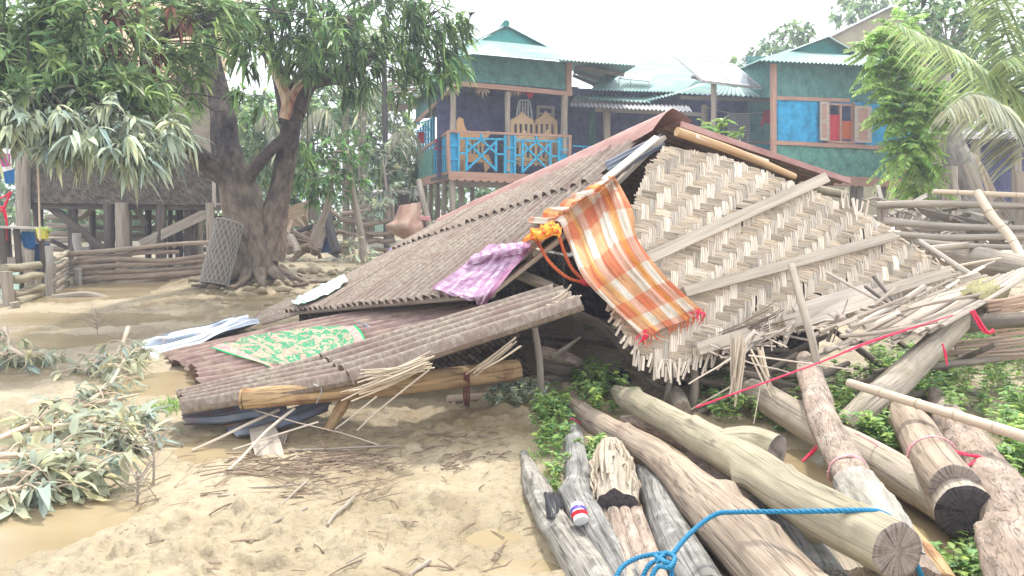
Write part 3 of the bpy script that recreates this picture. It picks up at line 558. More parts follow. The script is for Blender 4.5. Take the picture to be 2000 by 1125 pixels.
# front rafter board under the left rake
mb = MB(); mb.bar(P(935, 592, 5.42), P(1100, 462, 5.68), 0.07, 0.03, SLOPE.n, col=(1.0, 0.95, 0.85)); mb.bar(P(1098, 462, 5.69), P(1296, 268, 5.97), 0.07, 0.03, SLOPE.n); mb.build('rake_board', 'plank', hut)
for v in (0.25, 0.5, 0.75, 0.97):                          # purlins under the left slope
    a = A_*(1-v)+D_*v; b = B_*(1-v)+C_*v; mb = MB(); mb.tube([a-nL*0.06, (a+b)/2-nL*0.06, b-nL*0.06], [0.035, 0.03, 0.035], 8, rough=0.05); mb.build('purlin', 'post', hut)
# woven gable wall
MATP = Plane(P(1300, 285, 5.85), P(1300, 722, 5.02), P(1880, 552, 6.2))
MOUT = [(1298, 282), (1330, 290), (1400, 300), (1478, 330), (1560, 362), (1650, 398), (1715, 430), (1780, 478), (1845, 522), (1888, 552), (1846, 570), (1790, 592), (1700, 606), (1640, 632), (1560, 650), (1480, 664), (1400, 690), (1345, 716), (1300, 728), (1258, 700), (1230, 668), (1196, 620), (1180, 575), (1190, 500), (1215, 440), (1238, 392), (1262, 330)]
e1 = unit(MATP(1560, 533)-MATP(1420, 502)); e2 = unit(np.cross(MATP.n, e1)); e2 = e2 if e2[2] > 0 else -e2; q0 = MATP(1480, 520)
poly = np.array([[np.dot(MATP(*p)-q0, e1), np.dot(MATP(*p)-q0, e2)] for p in MOUT])
def inside(x, y, pl):
    c = False; n = len(pl)
    for i in range(n):
        x1, y1 = pl[i]; x2, y2 = pl[(i+1) % n]
        if (y1 > y) != (y2 > y) and x < (x2-x1)*(y-y1)/(y2-y1)+x1: c = not c
    return c
CW = 0.060; NSP = 4; mb = MB()
pfine = np.vstack([poly[i]*(1-t)+poly[(i+1) % len(poly)]*t for i in range(len(poly)) for t in np.linspace(0, 1, 12)[:-1]])
def bulge(x, y): return 0.03*nz(x*0.9, y*0.9, 3)+0.012*nz(x*2.2, y*2.2, 8)
for i in range(-56, 57):
    for j in range(-56, 57):
        r = (i-j) % 4
        if r == 1: vert = True; cx, cy = (i+0.5)*CW, (j+1)*CW
        elif r == 2: vert = False; cx, cy = (i+1)*CW, (j+0.5)*CW
        else: continue
        jx, jy = 0.045*nz(cx*9, cy*9, 1), 0.045*nz(cx*9, cy*9, 5)
        if np.min(np.hypot(pfine[:, 0]-cx, pfine[:, 1]-cy)) > CW*2.2 and not inside(cx, cy, poly): continue
        tone = 1+0.16*rng.normal()
        if not vert: tone *= 0.74
        for k in range(NSP):
            if rng.random() < 0.006: continue
            o_ = ((k+0.5)/NSP-0.5)*CW*1.0; wv = CW/NSP*rng.uniform(0.80, 0.97); hl = CW*(1.13+0.12*rng.random()); hue = tone*(1+0.11*rng.normal())
            sk = rng.normal(0, 0.012); sh = rng.normal(0, 0.005); rows = []; gg = []
            ok = [tt for tt in np.linspace(-1, 1, 11) if inside(*((cx+o_+jx*.3, cy+tt*hl+jy*.3) if vert else (cx+tt*hl+jx*.3, cy+o_+jy*.3)), poly)]
            if len(ok) < 3: continue
            ex = rng.normal(0, .10, 2); t0_, t1_ = ok[0]-(abs(ex[0]) if ok[0] > -1 else 0), ok[-1]+(abs(ex[1]) if ok[-1] < 1 else 0)
            for tt in np.linspace(t0_, t1_, 6):
                h = 0.007*math.cos(tt*1.45)-0.003+rng.normal(0, 0.0007)
                row = []
                for sd in (-1, 0, 1):
                    la, lb = o_+sk*tt*CW+sd*wv/2, tt*hl+sh
                    x, y = (cx+la, cy+lb) if vert else (cx+lb, cy+la)
                    row.append(q0+e1*x+e2*y+MATP.n*(h+bulge(x, y)+(0.0016 if sd == 0 else 0)))
                    gg.append([la+cx*3+k, cy*2, tt*hl])
                rows.append(row)
            y_ = rng.normal(0.0 if vert else 0.05, 0.02); mb.grid(np.array(rows), np.array(gg), col=(hue*(1+y_), hue, hue*(1-y_*1.5)))
# ragged splint ends along the lower and right edge
def fringe(mb, pix, n, l0, dirpx, spread=0.35):
    pts = catmull(np.array(pix, float), n)
    for (x, y) in pts:
        a = MATP(x+rng.normal(0, 3), y+rng.normal(0, 4), rng.uniform(0.0, 0.03)); d = MATP(x+dirpx[0], y+dirpx[1])-MATP(x, y); d = unit(unit(d)+rng.normal(0, spread*0.4, 3))
        l = l0*rng.uniform(0.5, 1.2); k = rng.uniform(0.75, 1.15)
        mb.bar(a-d*l*0.4, a+d*l*0.6, 0.017, 0.003, MATP.n+rng.normal(0, 0.2, 3), col=(k, k, k), seg=2)
fringe(mb, [(1240, 690), (1290, 718), (1330, 720), (1400, 690)], 30, 0.15, (-3, 30))
if 0: fringe(mb, [(1390, 690), (1480, 664), (1600, 640)], 14, 0.16, (-2, 30))
fringe(mb, [(1190, 590), (1215, 650), (1240, 680)], 16, 0.08, (-14, 22))
fringe(mb, [(1640, 392), (1690, 412)], 9, 0.2, (2, -30), 0.35)
if 0: fringe(mb, [(1228, 410), (1250, 360), (1275, 310)], 12, 0.07, (-16, -14), 0.5)
fringe(mb, [(1740, 450), (1830, 510), (1880, 545)], 26, 0.07, (22, 8), 0.6)
mb.build('woven_wall', 'splint', hut)
mb = MB(); bk = [q0+e1*x+e2*y+MATP.n*(bulge(x, y)-0.02) for x, y in poly*0.975+poly.mean(0)*0.025]
cc = np.mean(bk, axis=0); mb.add(np.vstack([bk, cc[None]]), [[i, (i+1) % len(bk), len(bk)] for i in range(len(bk))]); mb.build('gap_shade_sheet', 'gap_shade', hut)  # dark sheet added so the gaps in the weave look shaded
# battens nailed over the weave
for a, b, wd, th, c in [((1262, 506), (1615, 346), 0.085, 0.022, 1.0), ((1336, 571), (1746, 462), 0.075, 0.04, 0.92), ((1530, 628), (1856, 531), 0.085, 0.022, 1.0), ((1362, 682), (1480, 648), 0.09, 0.03, 1.05)]:
    mb = MB(); mb.bar(MATP(*a, 0.055), MATP(*b, 0.055), wd, th, MATP.n, col=(c, c*0.98, c*0.94), seg=10, warp=0.012); mb.build('batten', 'plank', hut)
# unseen rear and side walls added to keep the inside dark; posts
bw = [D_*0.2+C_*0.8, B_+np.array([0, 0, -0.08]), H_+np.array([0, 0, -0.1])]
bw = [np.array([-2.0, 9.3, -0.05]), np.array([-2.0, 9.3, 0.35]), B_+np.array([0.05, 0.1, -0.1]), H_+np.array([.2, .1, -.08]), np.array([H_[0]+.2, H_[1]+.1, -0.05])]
mb = MB(); mb.add(bw, [[0, 1, 2, 3, 4]]); mb.build('rear_shade_wall', 'dark_mat', hut)
mb = MB(); mb.add([B_+np.array([0.0, 0.1, -0.1]), C_+np.array([0.15, 0.1, -0.05]), np.array([C_[0]+.15, C_[1]+.1, -.1]), np.array([B_[0], B_[1]+.1, -.1])], [[0, 1, 2, 3]]); mb.build('rear_shade_wall', 'dark_mat', hut)
mb = MB(); mb.add([np.array([E_[0]-.1, E_[1]+.2, -0.1]), E_+np.array([-.1, .2, -.08]), H_+np.array([0, 0, -.06]), np.array([H_[0], H_[1], -0.1])], [[0, 1, 2, 3]]); mb.build('side_wall', 'dark_mat', hut)  # unseen side closed in to keep sun out of the hut
for (a, b, r) in [((1044, 640), (1058, 778), 0.025), ((1312, 700), (1296, 790), 0.022), ((1356, 716), (1352, 800), 0.03)]:
    q = Gm(*b); Y = q[1]; mb = MB(); mb.tube([P(a[0], a[1], Y+0.03), P((a[0]+b[0])/2+3, (a[1]+b[1])/2, Y), q-[0, 0, 0.1]], [r*0.9, r, r*1.1], 9, rough=0.1); mb.build('post', 'post', hut)
mb = MB(); mb.bar(P(1560, 618, 5.5), P(1700, 575, 5.7), 0.2, 0.012, MATP.n+[0, 0, 0.6], seg=3); mb.build('loose_plank', 'plank', hut)
# ---- loose iron sheets of the fallen lean-to
GS = 'rusty roofing sheets fallen in front of the hut'
def sheet(name, label, EA, EB, waves, amp, m, ragged, dent, seed, nv=26, group=GS, base=None):
    mb = MB(); corr(mb, EA, EB, waves, amp, nv, 10, ragged, seed=seed, dent=dent); o = mb.build(name, m, None, 'all'); tag(o, label, 'roofing sheet', group); return o
sheet('roofing_sheet', 'lower brown roofing sheet whose left end juts out over the yellow timber beam', [P(712, 684, 5.4), P(344, 772, 5.1)], [P(742, 734, 4.64), P(352, 800, 4.74)], 5, 0.045, 'rust', 0.035, 0.008, 3.0, 30)
sheet('roofing_sheet', 'long straight brown roofing sheet rising to the opening, lapped over the lower brown one', [P(1090, 562, 5.22), P(625, 698, 5.28)], [P(1142, 594, 4.55), P(688, 744, 4.58)], 5, 0.045, 'rust', 0.03, 0.006, 13.0, 34)
RA, RB_ = [P(900, 588, 6.95), P(700, 612, 7.3), P(500, 650, 7.5), P(308, 694, 7.3)], [P(960, 622, 5.55), P(740, 682, 5.6), P(560, 724, 5.7), P(392, 752, 5.8)]
for k, lab in enumerate(('dark red rusty sheet farthest back under the main eave', 'dark red rusty sheet in the middle under the green floral cloth', 'dark red rusty sheet nearest the long brown sheets')):
    mb = MB(); corr(mb, RA, RB_, 9, 0.036, 36, 10, 0.05, seed=21.0+k*5, dent=0.012, u0=k/3-(.0 if k == 0 else .015), u1=(k+1)/3, v1=(1.0, .97, .985)[k], lift=(0.0, .012, -.004)[k]); o = mb.build('roofing_sheet', 'rust_red', None, 'all'); tag(o, lab, 'roofing sheet', GS)
sheet('roofing_sheet', 'shiny silver roofing sheet lying at the left edge of the wreck', [P(474, 617, 8.9), P(380, 642, 8.4), P(292, 660, 7.95)], [P(508, 632, 8.3), P(400, 668, 7.6), P(262, 702, 7.05)], 3.5, 0.04, 'tin', 0.03, 0.06, 31.0)
sheet('roofing_sheet', 'narrow brown sheet tucked under the far left corner of the main roof', [P(628, 570, 8.9), P(560, 588, 8.85), P(492, 618, 8.7)], [P(640, 600, 8.2), P(585, 612, 8.1), P(512, 634, 8.2)], 7, 0.016, 'rust', 0.03, 0.01, 37.0)
sheet('roofing_sheet', 'dark grey crumpled sheet lying lowest under the beam end', [P(560, 770, 5.3), P(460, 785, 5.2), P(352, 790, 5.1)], [P(560, 800, 5.0), P(470, 820, 4.95), P(356, 832, 4.85)], 5, 0.024, 'tin_dark', 0.06, 0.05, 41.0)
sheet('roofing_sheet', 'blue grey iron strip poking out below the timber beam', [P(650, 772, 5.15), P(540, 806, 5.0), P(440, 845, 4.85)], [P(640, 800, 4.95), P(540, 836, 4.8), P(462, 850, 4.72)], 2, 0.02, 'tin_dark', 0.05, 0.02, 47.0)
sheet('roofing_sheet', 'small reddish sheet scrap between the beam and the mud', [P(560, 790, 5.2), P(470, 815, 5.1), P(385, 838, 5.0)], [P(560, 806, 5.05), P(470, 832, 4.95), P(395, 846, 4.9)], 2, 0.018, 'rust_red', 0.05, 0.02, 53.0)
sheet('roofing_sheet', 'twisted dark scrap of sheet standing above the floral cloth', [P(700, 632, 6.6), P(725, 640, 6.45), P(745, 655, 6.35)], [P(702, 650, 6.4), P(724, 662, 6.3), P(738, 668, 6.25)], 1.5, 0.02, 'tin_dark', 0.05, 0.05, 57.0)
# yellow timber beam, its end cut with a notch
mb = MB(); mb.add([Gm(470, 790)*[1, 1, 0]+[0.1, .55, -.05], P(470, 790, 5.6)*[1, 1, 0]+[0.1, 0, .22], P(760, 730, 5.9)*[1, 1, 0]+[0, 0, .42], P(1010, 690, 6.0)*[1, 1, 0]+[0, 0, .55], P(1040, 690, 6.2)*[1, 1, 0]+[0, 0, -.05]], [[0, 1, 2, 3, 4]]); mb.build('shade_panel', 'dark_mat', hut)  # dark panel added to paint the shade in the cavity behind the beam
bm_ = thing('timber_beam', 'yellow brown timber beam with a rounded notched end under the iron sheets', 'beam', P(480, 800, 4.74))
mb = MB(); mb.tube([P(478, 779, 4.74), P(600, 768, 4.78), P(800, 748, 4.95), P(1012, 722, 5.25)], [0.072, 0.075, 0.080, 0.080], 20, rings=60, rough=0.05, rs=4, cap=False, flat=0.9); mb.build('log', 'beam', bm_, 'all')
mb = MB(); p = P(476, 779, 4.74); mb.tube([p+[-0.012, 0, 0], p+[0.006, 0, 0]], [0.066, 0.073], 20, rings=2, smooth=False); mb.build('cut_end', 'beam', bm_)
mb = MB(); mb.tube([P(612, 750, 4.70), P(628, 762, 4.68), P(618, 788, 4.70)], [0.004]*3, 5); mb.build('wire_tie', 'wire', bm_)
# broken props and boards below the beam
mb = MB(); mb.tube([P(682, 770, 4.9), P(664, 800, 4.88), P(640, 840, 4.84)], [0.035, 0.04, 0.03], 10, rough=0.2); o = mb.build('broken_prop', 'beam'); tag(o, 'short splintered brown prop leaning under the middle of the beam', 'prop')
mb = MB(); mb.bar(P(512, 836, 4.82), P(530, 906, 4.28), 0.16, 0.03, (0.1, -0.5, 0.7), seg=6, warp=0.02); o = mb.build('broken_board', 'post'); tag(o, 'weathered grey board stuck in the mud below the beam end', 'board')
slt = MB()
for k in range(12):
    a = P(505+k*5, 836+k*1.0, 4.74); slt.bar(a, a+np.array([0.01, -0.12, -0.05])*rng.uniform(0.7, 1.3), 0.012, 0.006, (0, -0.6, 0.6), seg=2)
o = slt.build('slat_bundle', 'post'); tag(o, 'bundle of thin grey slats on the broken board', 'slats')
# bamboo crosspiece with red tie and stub leg
cb = thing('bamboo_rail', 'short bamboo rail with red tie lying under the right end of the beam', 'bamboo rail', P(930, 790, 5.3))
mb = MB(); mb.tube([P(874, 779, 5.3), P(1010, 770, 5.5)], [0.028, 0.026], 10, rings=8, rough=0.03); mb.build('pole', 'bamboo', cb)
mb = MB(); mb.tube([P(886, 786, 5.3), P(884, 834, 5.0)], [0.018, 0.024], 8, rings=5, rough=0.15); mb.build('leg', 'post', cb)
mb = MB()
for k in range(5): mb.tube([P(908+k*2, 728, 4.95), P(905+k*3, 765, 5.1), P(908+k*2, 796, 5.25)], [0.004]*3, 4)
mb.build('tie', 'dull_red', cb)
# rubble inside the wreck
RB = 'broken timbers inside the wreck'
for lab, pts, r, m in [('dark pole tied with a black strip under the woven wall', [(1170, 770, 6.0), (1230, 690, 6.1), (1262, 640, 6.2)], (0.05, 0.045, 0.04), 'log_dark'),
    ('grey pole lying across under the woven wall', [(1060, 716, 6.0), (1120, 728, 5.9), (1190, 742, 5.8)], (0.045, 0.04, 0.045), 'log_dark'),
    ('splintered rotten branch stub in the dark opening', [(1062, 690, 5.7), (1100, 698, 5.6), (1130, 708, 5.5)], (0.06, 0.05, 0.035), 'log_bark'),
    ('forked broken splinter standing in the opening', [(1085, 694, 5.55), (1105, 680, 5.5), (1134, 658, 5.45)], (0.022, 0.02, 0.006), 'post'),
    ('pale broken pole end under the purple cloth', [(1012, 535, 5.9), (1050, 550, 5.75), (1090, 565, 5.6)], (0.045, 0.045, 0.03), 'log_pale'),
    ('long dark pole deep under the roof', [(960, 650, 7.0), (1150, 660, 6.8), (1330, 690, 6.6)], (0.06, 0.06, 0.06), 'log_dark'),
    ('dark log low in the back of the wreck', [(1040, 745, 6.5), (1200, 750, 6.4), (1420, 745, 6.3)], (0.09, 0.09, 0.09), 'log_dark'),
    ('brown round log on the mud in the opening', [(1000, 770, 5.9), (1080, 745, 6.0), (1180, 735, 6.1)], (0.06, 0.065, 0.06), 'post'),
    ('dark slanting pole behind the blanket', [(1090, 600, 6.0), (1180, 640, 5.9), (1235, 700, 5.8)], (0.04, 0.04, 0.04), 'log_dark')]:
    mb = MB(); mb.tube([P(*p) for p in pts], r, 10, rough=0.15); o = mb.build('timber', m); tag(o, lab, 'timber', RB)
mb = MB()
for k in range(14):
    a = rng.uniform(0, 6.28); c_ = P(1205, 735, 5.95); d = np.array([math.cos(a)*0.07, -0.02, math.sin(a)*0.06]); mb.tube([c_+d, c_+d*1.1+rng.normal(0, 0.03, 3), c_-d*0.6+rng.normal(0, 0.03, 3)], [0.012, 0.012, 0.006], 5)
o = mb.build('cloth_strip', 'black'); tag(o, 'black strip knotted round the dark pole', 'cloth strip')
# bamboo splints sticking out of the sheets
SP = 'loose bamboo splints sticking out of the wreck'
def bundle(label, a, bpix, n, Ya, Yb, spa, spb, w_=0.012, m='splint', cl=1.0):
    mb = MB()
    for k in range(n):
        x, y = rng.normal(0, spa, 2); x2, y2 = rng.normal(0, spb, 2); kk = cl*rng.uniform(0.7, 1.15)
        p, q = P(a[0]+x, a[1]+y, Ya+rng.normal(0, 0.02)), P(bpix[0]+x2, bpix[1]+y2, Yb+rng.normal(0, 0.02)); f = rng.uniform(0.6, 1.0); q = p+(q-p)*f
        mid = (p+q)/2+np.array([0, 0, -0.02*rng.random()]); mb.tube([p, mid, q], [w_/2, w_/2, w_/2.6], 4, rings=5, col=(kk, kk*0.97, kk*0.92))
    o = mb.build('bamboo_splints', m); tag(o, label, 'splints', SP); return o
bundle('fan of pale splints over the brown sheet and beam', (828, 706), (668, 778), 16, 4.42, 4.5, 9, 9)
bundle('second fan of thin splints lower on the sheet edge', (838, 712), (700, 735), 10, 4.40, 4.48, 7, 6, 0.009)
bundle('few grey splints below the right part of the sheet', (1010, 668), (905, 745), 7, 4.6, 4.7, 7, 5, 0.01)
bundle('splints hanging in a loose tuft from the woven wall corner', (1442, 670), (1438, 795), 14, 4.95, 4.78, 9, 9, 0.016)
bundle('leaning splints right of the hanging tuft', (1475, 690), (1512, 775), 7, 4.95, 4.8, 10, 8, 0.016)
bundle('pale splints on top of the short iron sheet', (1115, 572), (1060, 600), 8, 4.68, 4.74, 10, 8, 0.012)
bundle('brown splints in a tangle at the wall foot', (1520, 620), (1400, 672), 16, 5.3, 5.25, 16, 10, 0.008, 'plank_dark', 1.2)
for lab, a, b, r in [('long splint slanting from the splint fan to the mud', (838, 722, 4.42), (698, 840, 4.6), 0.007), ('splint standing in front of the brown prop', (735, 775, 4.5), (655, 838, 4.65), 0.006), ('pale splint lying across the grey board', (622, 824, 4.62), (455, 878, 4.42), 0.006),
                ('thin splint leaning from the sheets down to the mud at left', (575, 798, 4.75), (415, 945, 3.95), 0.009), ('dark splint leaning from sheet end to the mud', (545, 800, 4.9), (375, 880, 4.5), 0.011),
                ('thin splint crossing the shadow under the beam', (495, 800, 4.8), (742, 870, 4.55), 0.004), ('splint pointing down left of the tuft', (1428, 700, 4.85), (1345, 750, 4.75), 0.006), ('long thin pale splint pointing right from the tuft', (1462, 694, 4.8), (1665, 722, 4.75), 0.006),
                ('thin splint over the red cord at the tuft', (1455, 705, 4.82), (1548, 730, 4.8), 0.005), ('thin bent twig standing in the weeds by the red cord', (1485, 755, 4.9), (1472, 828, 4.75), 0.004), ('grey splint slanting down from the tuft into the weeds', (1432, 752, 4.9), (1350, 800, 4.95), 0.006)]:
    mb = MB(); mb.stick(P(*a), P(*b), r, r*0.8, 6, 0.015); o = mb.build('bamboo_splint', 'splint'); tag(o, lab, 'splint', SP)
# ---------------------------------------------------------------- cloths drying on the wreck
def clothmat(name, build):
    m, t, b = new_mat(name); L = t.links.new
    uv = N(t, 'ShaderNodeAttribute', attribute_name='gc').outputs['Vector']; sx = N(t, 'ShaderNodeSeparateXYZ'); L(uv, sx.inputs[0])
    col = build(t, L, sx, uv); L(col, b.inputs['Base Color']); b.inputs['Roughness'].default_value = 0.9; b.inputs['Specular IOR Level'].default_value = 0.1
    n = N(t, 'ShaderNodeTexNoise', i_Scale=60.0, i_Detail=4.0); L(uv, n.inputs['Vector']); bp = N(t, 'ShaderNodeBump', i_Strength=0.25, i_Distance=0.004); L(n.outputs['Fac'], bp.inputs['Height']); L(bp.outputs[0], b.inputs['Normal'])
    o = t.nodes['Material Output']; tr = N(t, 'ShaderNodeBsdfTranslucent'); L(col, tr.inputs['Color']); ms = N(t, 'ShaderNodeMixShader'); ms.inputs[0].default_value = 0.22
    L(b.outputs[0], ms.inputs[1]); L(tr.outputs[0], ms.inputs[2]); L(ms.outputs[0], o.inputs[0]); return m
def math_(t, op, a, b=None):
    n = t.nodes.new('ShaderNodeMath'); n.operation = op
    for i, x in enumerate((a, b)):
        if x is None: continue
        if isinstance(x, (int, float)): n.inputs[i].default_value = x
        else: t.links.new(x, n.inputs[i])
    return n.outputs[0]
def mix(t, f, a, b, typ='MIX'):
    n = N(t, 'ShaderNodeMixRGB', blend_type=typ)
    for i, x in ((0, f), (1, a), (2, b)):
        if isinstance(x, tuple): n.inputs[i].default_value = (*x, 1)
        elif isinstance(x, (int, float)): n.inputs[i].default_value = x
        else: t.links.new(x, n.inputs[i])
    return n.outputs[0]
def plaid(t, L, sx, uv):
    def band(s, k, ph, wd): return math_(t, 'LESS_THAN', math_(t, 'FRACT', math_(t, 'ADD', math_(t, 'MULTIPLY', s, k), ph)), wd)
    u, v = sx.outputs[0], sx.outputs[1]
    bu = band(u, 3.5, 0.75, 0.5); bv = band(v, 5.0, 0.25, 0.48)
    fine = band(u, 20, 0.0, 0.25)
    c = mix(t, math_(t, 'MULTIPLY', bu, 0.8), (0.76, 0.70, 0.60), (0.72, 0.34, 0.13))
    c = mix(t, math_(t, 'MULTIPLY', bv, 0.60), c, (0.70, 0.25, 0.13))
    c = mix(t, math_(t, 'MULTIPLY', math_(t, 'MULTIPLY', bu, bv), 0.55), c, (0.66, 0.16, 0.08))
    yl = band(u, 2.0, 0.62, 0.12); c = mix(t, math_(t, 'MULTIPLY', yl, 0.55), c, (0.80, 0.42, 0.08))
    n = N(t, 'ShaderNodeTexNoise', i_Scale=9.0, i_Detail=8.0, i_Roughness=.7); L(uv, n.inputs['Vector']); r = ramp(t, [(0.3, (0.68, 0.66, 0.62)), (0.6, (1.08, 1.08, 1.08))]); L(n.outputs['Fac'], r.inputs[0])
    c = mix(t, 1.0, c, r.outputs[0], 'MULTIPLY')
    mp = N(t, 'ShaderNodeMapping'); mp.inputs['Scale'].default_value = (90, 2.5, 1); L(uv, mp.inputs[0]); n2 = N(t, 'ShaderNodeTexNoise', i_Scale=1.0, i_Detail=3.0); L(mp.outputs[0], n2.inputs['Vector']); r2 = ramp(t, [(0.35, (0.82, 0.80, 0.78)), (0.65, (1.12, 1.12, 1.1))]); L(n2.outputs['Fac'], r2.inputs[0])
    return mix(t, 1.0, c, r2.outputs[0], 'MULTIPLY')
M['plaid'] = clothmat('orange_plaid_cloth', plaid)
def purple(t, L, sx, uv):
    n = N(t, 'ShaderNodeTexNoise', i_Scale=7.0, i_Detail=6.0, i_Distortion=1.2); L(uv, n.inputs['Vector'])
    r = ramp(t, [(0.28, (0.22, 0.11, 0.20)), (0.40, (0.44, 0.28, 0.40)), (0.55, (0.60, 0.45, 0.55)), (0.7, (0.70, 0.58, 0.66))]); L(n.outputs['Fac'], r.inputs[0])
    e = math_(t, 'GREATER_THAN', sx.outputs[0], 0.86); c = mix(t, math_(t, 'MULTIPLY', e, 0.65), r.outputs[0], (0.36, 0.12, 0.22))
    for s_, k_ in ((sx.outputs[0], 7), (sx.outputs[1], 9)): c = mix(t, math_(t, 'MULTIPLY', math_(t, 'LESS_THAN', math_(t, 'FRACT', math_(t, 'MULTIPLY', s_, k_)), .3), .45), c, (.36, .17, .30))
    return c
M['purple'] = clothmat('purple_faded_cloth', purple)
def saffron(t, L, sx, uv):
    n = N(t, 'ShaderNodeTexNoise', i_Scale=6.0, i_Detail=5.0); L(uv, n.inputs['Vector'])
    r = ramp(t, [(0.36, (0.66, 0.08, 0.05)), (0.46, (0.78, 0.22, 0.04)), (0.56, (0.82, 0.42, 0.05)), (0.66, (0.85, 0.60, 0.10))]); L(n.outputs['Fac'], r.inputs[0]); return r.outputs[0]
M['saffron'] = clothmat('saffron_scarf_cloth', saffron)
def floral(t, L, sx, uv):
    mp = N(t, 'ShaderNodeMapping'); mp.inputs['Scale'].default_value = (3.2, 1.6, 1); L(uv, mp.inputs[0])
    v1 = N(t, 'ShaderNodeTexVoronoi', i_Scale=9.0); L(mp.outputs[0], v1.inputs['Vector'])
    f1 = math_(t, 'LESS_THAN', v1.outputs['Distance'], 0.36)
    n = N(t, 'ShaderNodeTexNoise', i_Scale=5.0, i_Detail=3.0, i_Distortion=1.5); L(mp.outputs[0], n.inputs['Vector']); g = math_(t, 'GREATER_THAN', n.outputs['Fac'], 0.50)
    c = mix(t, g, (0.50, 0.37, 0.28), (0.06, 0.30, 0.16)); c = mix(t, math_(t, 'MULTIPLY', f1, math_(t, 'SUBTRACT', 1.0, math_(t, 'MULTIPLY', g, 0.75))), c, (0.62, 0.27, 0.25))
    n2 = N(t, 'ShaderNodeTexNoise', i_Scale=30.0, i_Detail=2.0); L(mp.outputs[0], n2.inputs['Vector']); h = math_(t, 'GREATER_THAN', n2.outputs['Fac'], 0.62); c = mix(t, math_(t, 'MULTIPLY', h, 0.7), c, (0.52, 0.54, 0.32))
    u, v = sx.outputs[0], sx.outputs[1]
    def edge(w_): return math_(t, 'MAXIMUM', math_(t, 'LESS_THAN', u, w_), math_(t, 'MAXIMUM', math_(t, 'GREATER_THAN', u, 1-w_), math_(t, 'GREATER_THAN', v, 1-w_*1.2)))
    v2 = N(t, 'ShaderNodeTexVoronoi', i_Scale=34.0); L(uv, v2.inputs['Vector']); bd = mix(t, math_(t, 'LESS_THAN', v2.outputs['Distance'], 0.4), (0.66, 0.30, 0.28), (0.66, 0.50, 0.38))
    c = mix(t, edge(0.09), c, bd); return mix(t, edge(0.018), c, (0.02, 0.40, 0.16))
M['floral'] = clothmat('green_floral_cloth', floral)
# plaid blanket: lies on the roof, bends over the rake and hangs down over the woven wall
def mp_(x, y, o=0.085): return MATP(x, y, o)
RS = surf([A_, (A_+D_)/2, D_], [B_, (B_+C_)/2, C_])
sl = lambda x, y, o=0.05: RS(x, y, o)
bl = thing('plaid_blanket', 'orange and cream plaid blanket draped over the roof edge and woven wall', 'blanket', MATP(1300, 640, 0.1))
rowsB = [[sl(1028, 434), sl(1085, 402), sl(1140, 370), sl(1190, 343)],
         [sl(1062, 436, .06), sl(1112, 404, .07), sl(1162, 370, .06), sl(1198, 344, .05)],
         [P(1092, 432, 5.58), P(1128, 402, 5.68), P(1172, 374, 5.76), P(1205, 350, 5.8)],
         [P(1108, 470, 5.5), P(1146, 440, 5.55), P(1190, 408, 5.58), mp_(1226, 398, .17)],
         [mp_(1138, 540, .16), mp_(1176, 512, .16), mp_(1216, 486, .16), mp_(1250, 468, .13)],
         [mp_(1184, 592, .12), mp_(1226, 570, .12), mp_(1262, 548, .11), mp_(1296, 535, .10)],
         [mp_(1224, 630), mp_(1268, 612), mp_(1308, 594), mp_(1342, 582)],
         [mp_(1256, 660, .07), mp_(1298, 640, .07), mp_(1338, 626, .07), mp_(1372, 608, .07)]]
mb = MB(); An = cloth(mb, rowsB, 110, 120, 0.036, 10.0, 4.0); mb.build('sheet', 'plaid', bl, 'all')
mb = MB()
for k in range(26):
    j = int(k/25*109); p = An[-1, j]
    if 0.25 < k/25 < 0.4: continue
    mb.tube([p, p+[rng.normal(0, .01), -0.01, -0.03], p+[rng.normal(0, .02), -0.02, -0.06*rng.uniform(.6, 1.3)]], [0.005, 0.004, 0.002], 4)
    mb.build('fringe_thread', 'orange', bl); mb = MB()
for c_ in ((1258, 655), (1366, 610)):
    mb = MB()
    for k in range(7): p = MATP(*c_, 0.08); mb.tube([p, p+rng.normal(0, 0.02, 3), p+rng.normal(0, 0.035, 3)+[0, 0, -0.02]], [0.005, 0.006, 0.003], 4)
    mb.build('tassel', 'red_string', bl)
# purple cloth
rowsP = [[sl(955, 476), sl(985, 478, .07), sl(1012, 480), sl(1038, 478)], [sl(915, 512), sl(952, 514, .05), sl(985, 512), sl(1024, 500)], [sl(880, 540), sl(915, 548), sl(955, 548, .045), sl(1000, 528)], [sl(846, 560, .04), sl(890, 572, .045), sl(935, 578, .05), sl(970, 566)], [sl(852, 566, .04), sl(900, 580, .05), P(932, 592, 5.42), P(942, 602, 5.36)]]
mb = MB(); cloth(mb, rowsP, 70, 60, 0.028, 11, 12.0); o = mb.build('purple_cloth', 'purple', None, 'all'); tag(o, 'faded purple cloth spread on the muddy roof near its lower corner', 'cloth')
rowsP = [[sl(920, 500, .07), sl(960, 484, .08), sl(1000, 474, .08), sl(1036, 472, .07)], [sl(918, 508, .09), sl(962, 494, .11), sl(1002, 484, .11), sl(1036, 482, .09)], [sl(910, 520, .06), sl(962, 506, .07), sl(1002, 498, .07), sl(1034, 490, .06)]]
mb = MB(); cloth(mb, rowsP, 40, 16, 0.03, 9, 32.0); o = mb.build('purple_rolled_cloth', 'purple', None, 'all'); tag(o, 'rolled dark purple waistband cloth above the spread purple cloth', 'cloth')
